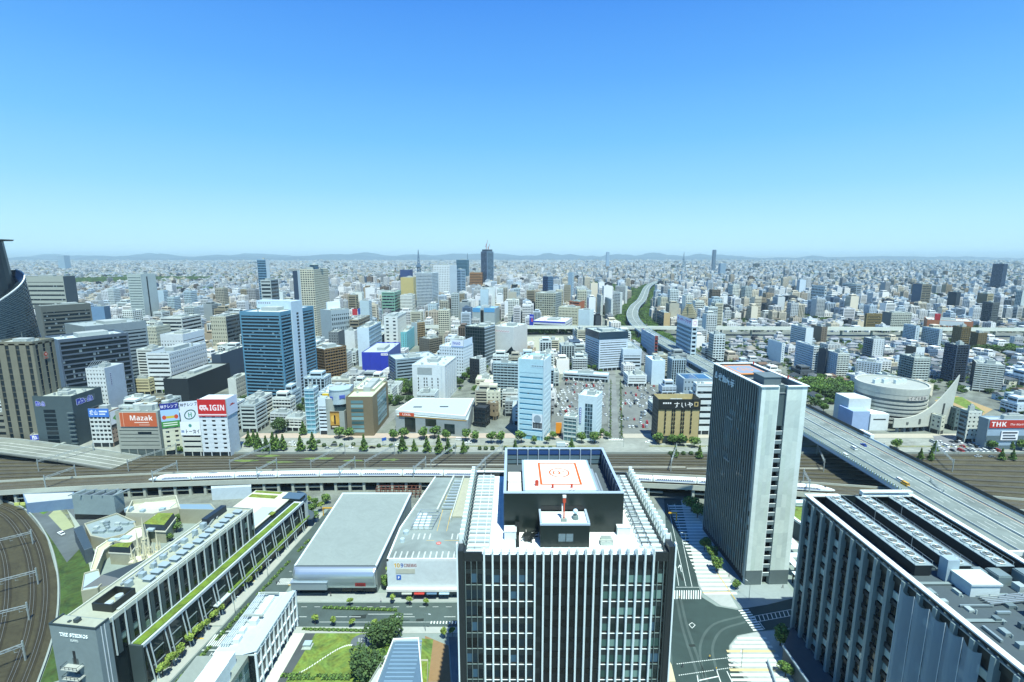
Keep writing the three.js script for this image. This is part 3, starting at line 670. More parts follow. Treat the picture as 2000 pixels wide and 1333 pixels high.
for (let k = 0; k < 9; k++) {
const x = 9.5 + k * 3.13;
mk('wall_stud', G().box(x - .12, H + 5.4, -37.99, x + .12, Y, -37.5), rim, t);
for (const [y, h, m] of [[Y - 1.6, 1.2, bl], [Y - 3.1, 1.1, phi], [Y - 4.4, 1, phi]]) mk('wall_panel', G().box(x + .2, y, -37.98, x + 2.9, y + h, -37.8), m, t);
}
for (let k = 0; k < 8; k++) { const z = -12 - k * 3.2; mk('wall_panel', G().box(37.45, Y - 4.5, z - 2.4, 37.69, Y - .4, z), M('#39495c', null, .4), t); mk('wall_stud', G().box(37.2, H + 5.4, z + .2, 37.69, Y, z + .4), M('#4a5a70', null, .5), t); }
const pad = mk('landing_pad', G().box(14.3, Y - 2.2, -31.4, 32, Y - .6, -13), M('#dfe4e4', 'con', .6), t);
mk('pad_edge', G().box(14.1, Y - 2.4, -13, 32.2, Y - .9, -12.6).box(14.1, Y - 1.2, -31.9, 32.2, Y - .7, -31.4).box(13.8, Y - 1.2, -31.9, 14.3, Y - .7, -13).box(32, Y - 1.2, -31.9, 32.5, Y - .7, -13), M('#9fb3c2', null, .5, .2), pad);
mk('pad_print', G().quad([14.5, Y - .57, -13.2], [31.8, Y - .57, -13.2], [31.8, Y - .57, -31.2], [14.5, Y - .57, -31.2], [[0, 0], [1, 0], [1, 1], [0, 1]]), print(512, 512, (x, w, h) => {
fill(x, '#dcdfd9', 0, 0, w, h); x.strokeStyle = '#cfd5d0'; x.lineWidth = 2;
for (let k = 1; k < 8; k++) { x.beginPath(); x.moveTo(k * 64, 0); x.lineTo(k * 64, h); x.moveTo(0, k * 64); x.lineTo(w, k * 64); x.stroke(); }
x.strokeStyle = '#c4560a'; x.lineWidth = 17; x.strokeRect(118, 60, 300, 370);
x.lineWidth = 12; x.beginPath(); x.arc(272, 234, 76, 0, 6.3); x.stroke();
x.save(); x.translate(272, 234); x.rotate(-Math.PI / 2); x.lineWidth = 11; x.beginPath(); x.moveTo(-20, 46); x.lineTo(-20, -46); x.lineTo(10, -46); x.bezierCurveTo(34, -46, 34, 0, 10, 0); x.lineTo(-20, 0); x.moveTo(4, 0); x.lineTo(24, 46); x.stroke(); x.restore();
}), pad);
for (const [x, z, s] of [[17.3, -15.4, 1], [21.2, -14, .6], [26, -14.2, .6]]) { const q = mk('red_marker', G().cbox(x, Y - .55, z, .9 * s, 1.2 * s, .6 * s).cbox(x, Y - .55 + 1.2 * s, z, .6 * s, .2, .4 * s), M('#b8402c', null, .5), t); }
const legs = G(); for (const x of [15, 20, 26, 31.4]) for (const z of [-13.4, -22, -31]) legs.cbox(x, H + 5.4, z, .5, 2.8, .5); mk('pad_leg', legs, GREY, t);
const stair = G(); for (let k = 0; k < 12; k++) stair.box(22.5 + k * .34, Y - 3.6 + k * .26, -12.4, 23 + k * .34, Y - 3.5 + k * .26, -11.2); stair.bar([22.4, Y - 2.6, -11.2], [26.6, Y + .5, -11.2], .09); stair.bar([22.4, Y - 2.6, -12.4], [26.6, Y + .5, -12.4], .09); mk('stair', stair, STEEL, t);
for (const [z0, z1] of [[-19, -13.4], [-25.5, -20]]) mk('plant_unit', G().box(10.2, H + 5.4, z0, 13.2, Y - 1.9, z1).box(10, Y - 1.9, z0 - .2, 13.4, Y - 1.6, z1 + .2), M('#e6e2d6', 'con', .7), t);
mk('cable_tray', G().box(32.9, H + 5.4, -30, 33.8, H + 7.6, -13).box(34.4, H + 5.4, -30, 34.9, H + 6.4, -13), STEEL, t);
mk('wall_opening', G().box(18, 80.9, -9.99, 28.6, 82, -9.9), DARK, t);
// front annex with its davit and lamp
const an = mk('annex', G().box(17.6, H, -9.98, 29, 80.6, -3.4), ph, t);
mk('annex_roof', G().box(18, 80.6, -9.6, 28.6, 80.66, -3.8), M('#ecece6', 'con', .7), an);
mk('annex_rim', G().box(17.5, 80.6, -3.8, 29.1, 81, -3.3).box(17.5, 80.6, -9.9, 18, 81.2, -3.8).box(28.6, 80.6, -9.9, 29.1, 81.2, -3.8), rim, an);
for (const x of [21.8, 23.6]) mk('annex_window', G().box(x, 76.6, -3.39, x + 1.6, 78.5, -3.3), M('#7f8f98', null, .1, .4), an);
const dav = mk('davit', G().cbox(23.2, 80.66, -5.2, 1.3, .7, .9), CONC, t);
mk('davit_pole', G().bar([23.2, 81.3, -5.2], [23.3, 85.6, -6], .26).cbox(23.3, 85, -6, .7, 1.3, .5), M('#c24a2e', null, .5), dav);
mk('davit_arm', G().bar([22.9, 81.2, -5.6], [22.9, 84.4, -6.4], .3).cbox(23.3, 86.2, -6, .8, .5, .6), M('#e5e5e0', null, .5), dav);
const lamp = mk('beacon', G().cyl(26, 80.66, -6.2, .8, .7, .9, 12).cyl(26, 81.5, -6.2, .3, .3, .7, 8), GREY, t);
mk('beacon_globe', new THREE.SphereGeometry(.6, 14, 10).translate(26, 82.6, -6.2), M('#c6dce8', null, .1), lamp);
// plant on the paving
for (const [x, z, w, d, h] of [[9.2, -6.2, 2.8, 2.6, 2.3], [36.6, -8.4, 3.2, 2.6, 2]]) mk('air_handling_unit', G().box(x, H, z - d, x + w, H + h, z).box(x - .1, H + h, z - d - .1, x + w + .1, H + h + .15, z + .1), M('#cfd3d2', null, .5, .1), t);
const gon = G().box(31.8, H, -5.8, 34.8, H + 1, -4).box(32, H + 1, -5.6, 34.4, H + 1.8, -5.2); for (const x of [31.9, 33.2, 34.7]) gon.bar([x, H + 1, -4.1], [x, H + 2.2, -4.1], .09); gon.bar([31.8, H + 2.2, -4.1], [34.8, H + 2.2, -4.1], .1); mk('window_cleaning_cradle', gon, M('#b4b9b2', null, .5, .3), t);
const mach = G(); for (let k = 0; k < 16; k++) mach.bar([13 + rr(0, 3), H + rr(.2, 1.6), -6.5 + rr(-1.6, 1.6)], [14 + rr(0, 3.4), H + rr(.6, 2.4), -6.5 + rr(-1.8, 1.8)], .22); mach.cbox(14.7, H, -6.6, 1.6, 1.5, 1.8).cbox(12.3, H, -5.4, .8, .5, 4.8).cbox(12.3, H, -8.6, 1, 3.4, .6); mk('cleaning_crane', mach, BLACK, t);
}
// ---------------------------------------------------------------- the slim dark-finned tower with pale end walls
{
const t = thing('university_tower', 'slim tower with dark finned side, pale panelled end wall and white characters near its top', 'tower', [101.9, 0, -196.1], .035);
const W = 19, D = 45, H = 89.5;
const dk = M('#131b20', null, .4, .1), fin = M('#828e8e', null, .45, .05), deep = M('#0f161a', null, .3), wht = M('#e3e8e8', null, .5);
mk('core', G().box(.5, 0, -D + .4, W - .4, H - 3, -2.2), deep, t);
mk('roof', G().box(.5, H - 3, -D + .4, W - .4, H - 2.6, -.6), M('#8a9294', 'con', .8), t);
mk('side_wall', G().box(W - .39, 0, -D, W, H, -.5).box(0, 0, -D, W - .4, H, -D + .39), M('#8d999b', 'con', .7), t);
// pale end walls built of panels
for (const [x0, x1] of [[0, 7.2], [10.6, W]]) {
mk('end_wall', G().box(x0 + .05, 0, -2.2, x1 - .05, H, -.25), M('#a9b3b2', 'con', .7), t);
const tones = ['#cfdad3', '#c9d4ce', '#d5dfd7', '#c2cec9', '#ccd8cf'];
const cols = 4, rows = 14;
for (let i = 0; i < cols; i++) for (let j = 0; j < rows; j++) {
const a = x0 + (x1 - x0) * i / cols, b = x0 + (x1 - x0) * (i + 1) / cols, ya = 7 + (H - 7) * j / rows, yb = 7 + (H - 7) * (j + 1) / rows;
const edge = (x0 === 0 && i === 0) || (x0 > 0 && i === cols - 1);
mk('wall_panel', G().box(a + .01, ya + .01, -.24, b - .01, yb - .01, rnd() * .01), M(edge ? '#dfe9e4' : pick(tones), 'con', .6), t);
}
mk('base_panel', G().box(x0, .1, -.24, x1, 6.9, .02), M('#5f6c6e', 'con', .6), t);
}
mk('recess_wall', G().box(7.2, 0, -3, 10.6, H, -2.21), M('#3b4a4e', null, .5), t);
mk('recess_panel', G().box(7.3, H - 17, -2.2, 10.5, H - .5, -.9), M('#4c5d60', 'con', .6), t);
for (let k = 0; k < 17; k++) {
const y = 4 + k * 4.05;
const b = mk('balcony', G().box(7.25, y, -2.2, 10.4, y + .3, -.3).box(7.25, y + .3, -.5, 10.4, y + 1.6, -.3), M('#77868a', 'con', .6), t);
mk('balcony_rail', G().box(7.25, y + 1.6, -.55, 10.4, y + 1.75, -.25), wht, b);
}
mk('recess_pipe', G().box(7.21, 0, -.6, 7.45, H - .3, -.1), wht, t);
// finned long side
for (let k = 0; k < 24; k++) {
const z = -.6 - k * (D - 1.2) / 23;
mk('fin', G().box(-.3, 3, z - .17, .5, H - .6, z + .17), fin, t);
if (k < 23) {
const za = z - (D - 1.2) / 23 + .17, zb = z - .17;
const bay = k === 12 || k === 13 || k === 14;
if (!bay) mk('bay_wall', G().box(.1, 3, za, .49, H - .6, zb), dk, t);
else { mk('bay_wall', G().box(.1, 3, za, .49, 48, zb).box(.1, 68, za, .49, H - .6, zb), dk, t); mk('bay_glass', G().box(.42, 48, za, .49, 68, zb), M('#2f4658', null, .05, .2), t); }
for (let f = 0; f < 12; f++) if (rnd() < .5) mk('window', G().box(.02, 6 + f * 6.4, za + .1, .09, 8.4 + f * 6.4, zb - .1), M(rnd() < .25 ? '#54707c' : '#0c1114', null, .06, .2), t);
}
}
mk('opening_frame', G().box(-.5, 67.8, -27.3, .4, 68.3, -21.9).box(-.5, 47.6, -27.3, .4, 48.1, -21.9), fin, t);
mk('base_wall', G().box(.1, 0, -D, .5, 3, -.3), dk, t);
// open crown: white band on posts
const rimm = G().box(-.6, H, -D - .2, .9, H + .35, .5).box(W - .9, H, -D - .2, W + .6, H + .35, .5).box(.9, H, -.9, 7.1, H + .35, .5).box(10.6, H, -.9, W - .9, H + .35, .5).box(.9, H, -D - .2, W - .9, H + .35, -D + 1.1);
mk('crown_band', rimm, wht, t);
for (let k = 0; k < 19; k++) for (const x of [.2, W - .2]) mk('crown_post', G().box(x - .12, H - 1.4, -1.5 - k * 2.3, x + .12, H, -1.2 - k * 2.3), k % 2 ? STEEL : dk, t);
mk('crown_wall', G().box(.52, H - 2.6, -D + .5, .7, H - .6, -1).box(W - .7, H - 2.6, -D + .5, W - .52, H - .6, -1), M('#58666c', null, .6), t);
const pad = mk('landing_pad', G().box(3, H - 2.6, -42.5, 17, H - .5, -25), M('#7d8b9a', 'con', .7), t);
mk('pad_edge', G().box(2.8, H - .8, -25, 17.2, H - .4, -24.5).box(2.8, H - .8, -43, 17.2, H - .4, -42.5), M('#d98b3c', null, .6), pad);
mk('pad_print', G().quad([3.1, H - .47, -25.1], [16.9, H - .47, -25.1], [16.9, H - .47, -42.4], [3.1, H - .47, -42.4], [[0, 0], [1, 0], [1, 1], [0, 1]]), print(256, 320, (x, w, h) => { fill(x, '#7c8fa0', 0, 0, w, h); x.strokeStyle = '#d88632'; x.lineWidth = 12; x.strokeRect(14, 14, w - 28, h - 28); x.lineWidth = 9; x.beginPath(); x.arc(w / 2, h / 2, 62, 0, 6.3); x.stroke(); x.beginPath(); x.moveTo(w / 2 - 22, h / 2 - 36); x.lineTo(w / 2 - 22, h / 2 + 36); x.moveTo(w / 2 + 22, h / 2 - 36); x.lineTo(w / 2 + 22, h / 2 + 36); x.moveTo(w / 2 - 22, h / 2); x.lineTo(w / 2 + 22, h / 2); x.stroke(); }), pad);
mk('roof_house', G().box(8, H - 2.6, -22, 15.5, H + .6, -13).box(7.7, H + .6, -22.3, 15.8, H + .9, -12.7), M('#66747a', 'con', .7), t);
for (const z of [-41, -12]) mk('red_lamp', G().cbox(W - 1.2, H + .35, z, .5, 1.1, .5).cbox(W - 1.2, H + 1.45, z, .3, .2, .3), M('#b43a2a', null, .5), t);
// sign characters as strokes on the fins
mk('sign_characters', strokes('△愛知大学', 4.1, (u, v) => [-.6, H - 2.6 - v, -D + 3 + u], .09), M('#e8eeee', null, .5), t);
}
// ---------------------------------------------------------------- the dark block with three rows of cooling towers
{
const t = thing('finned_block', 'dark block with grey fins, side netting and rows of cooling fans on its roof', 'office block', [104.5, 0, -164.5]);
const W = 37.5, L = 92, H = 58.7, R = 55.4;
const dk = M('#1a2629', null, .4, .1), fin = M('#7d8f93', null, .45, .1), wht = M('#e6e9e6', 'con', .6), pl = M('#1a2226', null, .5);
mk('core', G().box(.6, 0, .5, W - .4, R - .4, L), M('#11171b', null, .4), t);
mk('roof', G().box(.6, R - .4, .5, W - .4, R, L), M('#47545a', 'con', .85), t);
mk('end_wall', G().box(.3, 0, 0, W - .4, H - .4, .5), dk, t);
mk('parapet_wall', G().box(0, R - 1, .5, .6, H - .4, L).box(W - .4, 0, 0, W, H - .4, L), dk, t);
mk('coping', G().box(-.5, H - .4, -.4, 1.1, H, L).box(1.1, H - .4, -.4, 11.5, H, 1.2).box(19, H - .4, -.4, W - .9, H, 1.2).box(W - .9, H - .4, -.4, W + .7, H, L), wht, t);
mk('wall_screen', G().box(19, R, -.3, 19.4, H + 1.1, 1.1).box(19, H + 1.1, -.4, W - .8, H + 1.5, 1.3), wht, t);
for (let k = 0; k < 18; k++) {
const z = .8 + k * 5;
const f = mk('fin', G().box(-1.1, 4, z - .55, .6, H - 1.6, z + .55), fin, t);
if (k > 16) continue;
for (let j = 0; j < 11; j++) {
const y = 3.4 + j * 4.5, lit = rnd();
mk('window', G().box(.2, y + 1.1, z + .9, .5, y + 3.2, z + 4.1), M(lit < .2 ? '#90a5a6' : lit < .3 ? '#b4c4c0' : '#0c1215', null, .1, .1), t);
mk('spandrel', G().box(.02, y - .9, z + .55, .56, y + .5, z + 4.45), M(j % 3 === 1 ? '#24323a' : '#1a252b', null, .45, .1), t);
}
}
mk('cornice', G().box(-.3, H - 2.2, .5, .02, H - 1.8, L), STEEL, t);
const br = G(); for (let k = 0; k < 40; k++) br.bar([-.9, H - .9, 1 + k * 2.2], [.2, H - 1.9, 1.6 + k * 2.2], .16); mk('bracket', br, GREY, t);
// netting sheets hung on the side
const net = new THREE.MeshPhysicalMaterial({ color: new THREE.Color('#93adb8'), roughness: .85, transparent: true, opacity: .55, side: THREE.DoubleSide }); net.name = 'netting';
for (let k = 0; k < 5; k++) {
const g = G(), z0 = 46 + k * 4.6, n = 8;
for (let i = 0; i < n; i++) for (let j = 0; j < 10; j++) {
const P = (a, b) => { const zz = z0 + 4.5 * a / n, yt = H - 2.4 - 1.1 * Math.sin(a / n * Math.PI); return [-1.6 - .35 * Math.sin(a / n * Math.PI) - .12 * Math.sin(b * 2.1 + k), yt * b / 10, zz]; };
g.quad(P(i, j), P(i + 1, j), P(i + 1, j + 1), P(i, j + 1));
}
mk('netting_sheet', g, net, t);
mk('netting_cord', G().bar([-1.75, 0, z0], [-1.75, H - 2.4, z0], .1), M('#c9d2d6', null, .6), t);
}
// cooling towers
const deckm = M('#9aa8ab', null, .5, .3), ringm = M('#c5ccca', null, .4, .4), blade = M('#77756a', null, .5, .3);
const ring = new THREE.TorusGeometry(1.36, .2, 6, 18).rotateX(Math.PI / 2), bl = G(), hub = G();
for (let k = 0; k < 6; k++) { bl.m = new THREE.Matrix4().makeRotationY(k / 6 * 6.283).multiply(new THREE.Matrix4().makeRotationX(.35)); bl.box(.12, -.03, -.26, 1.16, .03, .26); }
hub.cyl(0, -.1, 0, .26, .26, .3, 8).bar([-1, .16, 0], [1, .16, 0], .07).bar([0, .16, -1], [0, .16, 1], .07);
const blg = bl.geometry(), hubg = hub.geometry();
for (const [x, z0, n] of [[8.2, 3.4, 12], [18.6, 3.6, 12], [30, 3.8, 12]]) {
const c = mk('cooling_tower', G().box(x - 2.3, R + .3, z0 - 1.8, x + 2.3, R + 3.2, z0 + n * 3.25 - 1.4), pl, t);
mk('tower_deck', G().box(x - 2.45, R + 3.2, z0 - 1.95, x + 2.45, R + 3.4, z0 + n * 3.25 - 1.25), deckm, c);
for (let k = 0; k < n; k++) {
const f = mk('fan_ring', ring, ringm, c); f.position.set(x, R + 3.62, z0 + k * 3.25);
const b = mk('fan_blades', blg, blade, f); const h = mk('fan_hub', hubg, STEEL, f);
}
const ra = G(); for (const s of [-2.4, 2.4]) { ra.bar([x + s, R + 4.4, z0 - 1.6], [x + s, R + 4.4, z0 + n * 3.25 - 1.4], .06); for (let k = 0; k <= n; k++) ra.bar([x + s, R + 3.4, z0 - 1.6 + k * 3.25], [x + s, R + 4.4, z0 - 1.6 + k * 3.25], .06); }
mk('guard_rail', ra, STEEL, c);
}
for (const [x, z] of [[13.5, 15], [13.6, 30], [24.5, 12]]) mk('lightning_rod', G().cyl(x, R, z, .1, .05, 7, 6), STEEL, t);
mk('stair_house', G().box(12.2, R, 41, 15.4, R + 6.4, 43.6), M('#9fb0ba', 'con', .6), t);
mk('roof_house', G().box(13.5, R, 43.7, 21, R + 3.2, 49.5).box(13.2, R + 3.2, 43.4, 21.3, R + 3.7, 49.8), M('#ccd5d6', 'con', .6), t);
for (const [x, z, w, h, d] of [[25, 41, 3.6, 2.4, 4], [31.4, 42, 3, 3, 3.6], [21.5, 40, 3, 2, 2.6]]) mk('chiller_unit', G().box(x, R, z, x + w, R + h, z + d).box(x + .2, R + h, z + .2, x + w - .2, R + h + .3, z + d - .2), M('#7e8e90', null, .5, .3), t);
for (const [x, z, w, h, d] of [[21, 56, 2.6, 3.4, 4], [25, 52.6, 2.2, 2.6, 6], [29, 55, 2.8, 2.8, 4.6], [22, 66, 4, 1.6, 6]]) mk('white_cabinet', G().box(x, R, z, x + w, R + h, z + d).box(x - .06, R + h, z - .06, x + w + .06, R + h + .1, z + d + .06), M('#dfe5e6', null, .5), t);
const pipes = G(); for (let k = 0; k < 5; k++) pipes.bar([15, R + .6 + k * .1, 50.5 + k * .7], [36, R + .6 + k * .1, 48 + k * .7], .28); for (let k = 0; k < 12; k++) pipes.bar([18 + k * 1.4, R, 50 + (k % 3)], [18 + k * 1.4, R + 1.2, 50 + (k % 3)], .2); mk('pipework', pipes, STEEL, t);
for (let k = 0; k < 46; k++) { const x = rr(3, 34), z = rr(46, 88), w = rr(.6, 2.2); if (z < 50 && x > 12 && x < 22) continue; mk('plant_unit', G().cbox(x, R, z, w, rr(.5, 2), rr(.6, 2.6)).cbox(x + w * .3, R, z + 1.4, .3, rr(.4, 1.3), .3), M(pick(['#8b9a9c', '#a9b5b4', '#6c7b7e', '#56646a']), null, .5, .2), t); }
for (let k = 0; k < 9; k++) mk('grating_walkway', G().box(4 + (k % 3) * 11, R + .3, 44 + k * 4.6, 14 + (k % 3) * 10, R + .42, 45 + k * 4.6), M('#7f8e8f', 'con', .7), t);
{ const d = G(); for (let k = 0; k < 16; k++) { const x = rr(3, 32), z = rr(46, 86), l = rr(3, 9); d.bar([x, R + .5, z], k % 2 ? [x + l, R + .5, z] : [x, R + .5, z + l], rr(.2, .7)); } mk('duct', d, M('#9aa8aa', null, .4, .4), t); }
for (const [x, z] of [[3.6, 4], [13.4, 3], [24.4, 4]]) { const g = G(); for (let k = 0; k < 17; k++) g.bar([x, R + .2, z + k * 2.2], [x + rr(.5, 1.4), R + .2, z + k * 2.2], .18).bar([x, R + .1, z + k * 2.2], [x, R + 1.1, z + k * 2.2], .07); g.bar([x, R + 1.1, z], [x, R + 1.1, z + 36], .07).bar([x + .8, R + .4, z], [x + .8, R + .4, z + 36], .3); mk('pipe_rack', g, M('#66757a', null, .5, .3), t); }
mk('roof_pit', G().box(29.6, R, 50, 36.5, R + 2.4, 50.4).box(29.6, R, 50.4, 30, R + 2.4, 62), M('#c2cccd', 'con', .6), t);
// lower wing with a planted roof on the far side
const w = thing('roof_garden_wing', 'low wing with white parapet and a strip of planted roof beside the cooling-fan block', 'building wing', [142.6, 0, -146]);
mk('wall', G().box(0, 0, 0, 22, 47, 74), dk, w);
mk('roof', G().box(.5, 47, .5, 21.5, 47.15, 73), M('#3b464a', 'con', .8), w);
mk('parapet', G().box(0, 47, 0, 22, 48.8, .7).box(21.3, 47, .7, 22, 48.8, 74).box(0, 47, .7, .7, 48.8, 74), wht, w);
mk('roof_planting', G().box(2, 47.15, 10, 7, 47.6, 40), M('#8a9a34', 'gra', .95), w);
mk('vent_box', G().cbox(6, 47.15, 5, 3, 1.5, 2.4).cbox(6, 48.65, 5, 3.2, .15, 2.6), M('#a8c0d2', null, .4), w);
mk('flue', G().cyl(15, 47.15, 14, .4, .4, 5, 8).cyl(16.2, 47.15, 14, .4, .4, 5, 8).cbox(15.6, 47.15, 14, 4, 1.4, 3), GREY, w);
mk('walkway', G().box(9, 47.15, 8, 10.6, 47.5, 60), M('#93a3a2', 'con', .7), w);
// podium of the block towards the shaded street
const p = thing('podium', 'low dark podium with a pale wall at the foot of the finned block', 'podium', [92.5, 0, -158]);
mk('wall', G().prism([[3, 4], [11.9, -6.4], [11.9, 60], [3, 60]], 0, 6.5), M('#3f4d55', 'con', .7), p);
mk('coping', G().box(2.6, 6.5, 4, 3.2, 7.1, 60), M('#9fb0ba', 'con', .6), p);
mk('planter_wall', G().bar([-2, .8, 4], [-6, .8, 22], .5, 1.6), M('#aab7bd', 'con', .6), p);
}
// the green roof with a white rim behind the slim tower
{
const c = gp(1574, 1010, 10), t = thing('round_green_roof', 'low building with an oval lawn roof and white rim behind the slim tower', 'building', [c.x + 4, 0, c.z]);
const el = (r, q) => Array.from({ length: 40 }, (_, k) => [Math.cos(k / 40 * 6.283) * 11 * r, Math.sin(k / 40 * 6.283) * 15 * r + q]);
mk('wall', G().prism(el(1, 0), 0, 9.4), M('#4a565b', null, .6), t);
const rim = G(), a = el(1.03, 0), b = el(.9, 0); for (let k = 0; k < 40; k++) { const j = (k + 1) % 40; rim.prism([a[k], a[j], b[j], b[k]], 9.2, 10.3); } mk('rim', rim, M('#e2e7e6', null, .6), t);
mk('roof_lawn', G().prism(el(.9, 0), 9.3, 9.8, false), LAWN, t);
mk('skylight', G().box(-3, 10.3, -13.6, 8, 12, -10.4).box(-3.3, 12, -13.9, 8.3, 12.3, -10.1), M('#c8d6dc', null, .4), t);
}
{
const c = gp(1556, 1095, 5), t = thing('open_pergola', 'white pergola roofs with square openings between the slim tower and the finned block', 'pergola', [c.x, 0, c.z]);
for (const [z, x] of [[14, -2], [0, 1], [-14, 3]]) {
const s = mk('roof_panel', G().box(x - 5, 5, z - 5.4, x + 5, 5.35, z - 2).box(x - 5, 5, z + 2, x + 5, 5.35, z + 5.4).box(x - 5, 5, z - 2, x - 2, 5.35, z + 2).box(x + 2, 5, z - 2, x + 5, 5.35, z + 2), M('#dfe5e8', null, .5), t);
for (const a of [-4.4, 4.4]) for (const b of [-5, 5]) mk('post', G().box(x + a - .2, 0, z + b - .2, x + a + .2, 5, z + b + .2), DARK, s);
}
}

// ---------------------------------------------------------------- low blocks drawn from their roof outlines
const OBST = [];    // outlines on the ground that later infill keeps off: [x, z, half, half, turn]
const HAND = [];    // [x0, x1, yTop, yBase, distance] of things already standing, in photograph pixels
function polyb(name, label, cat, pts, h, wall, roof, o = {}) {
const c = pts.reduce((s, q) => [s[0] + q[0] / pts.length, s[1] + q[1] / pts.length], [0, 0]);
const t = thing(name, label, cat, [c[0], 0, c[1]], 0, o.group), q = pts.map((p) => [p[0] - c[0], p[1] - c[1]]);
const y0 = o.y0 || 0, par = o.par ?? .8, k = o.in ?? .94;
mk('wall', G().prism(q, y0, h), wall, t);
const inn = q.map((p) => { const l = Math.hypot(...p), s = Math.max(.5, (l - .7) / l); return [p[0] * s, p[1] * s]; });
mk('roof', G().prism(inn, h, h + .06, false), roof, t);
if (par) { const g = G(); for (let i = 0; i < q.length; i++) { const j = (i + 1) % q.length; g.prism([q[i], q[j], inn[j], inn[i]], h - .02, h + par); } mk('parapet', g, o.rim || wall, t); }
const r = Math.max(...q.map((p) => Math.hypot(...p)));
OBST.push([c[0], c[1], r * .8, r * .8, 0]);
return t;
}
const CREAM = M('#a5a38e', 'con', .8), LGREY = M('#b4b8b3', 'con', .8), SLATE = M('#39464e', 'con', .6), GROOF = M('#7d9238', 'gra', .95), SKYROOF = M('#a9bcc6', 'con', .5, .1), BEIGE = M('#beb699', 'con', .8);
const cb = (t, name, list, m) => list.map((b) => mk(name, G().cbox(...b), m, t));

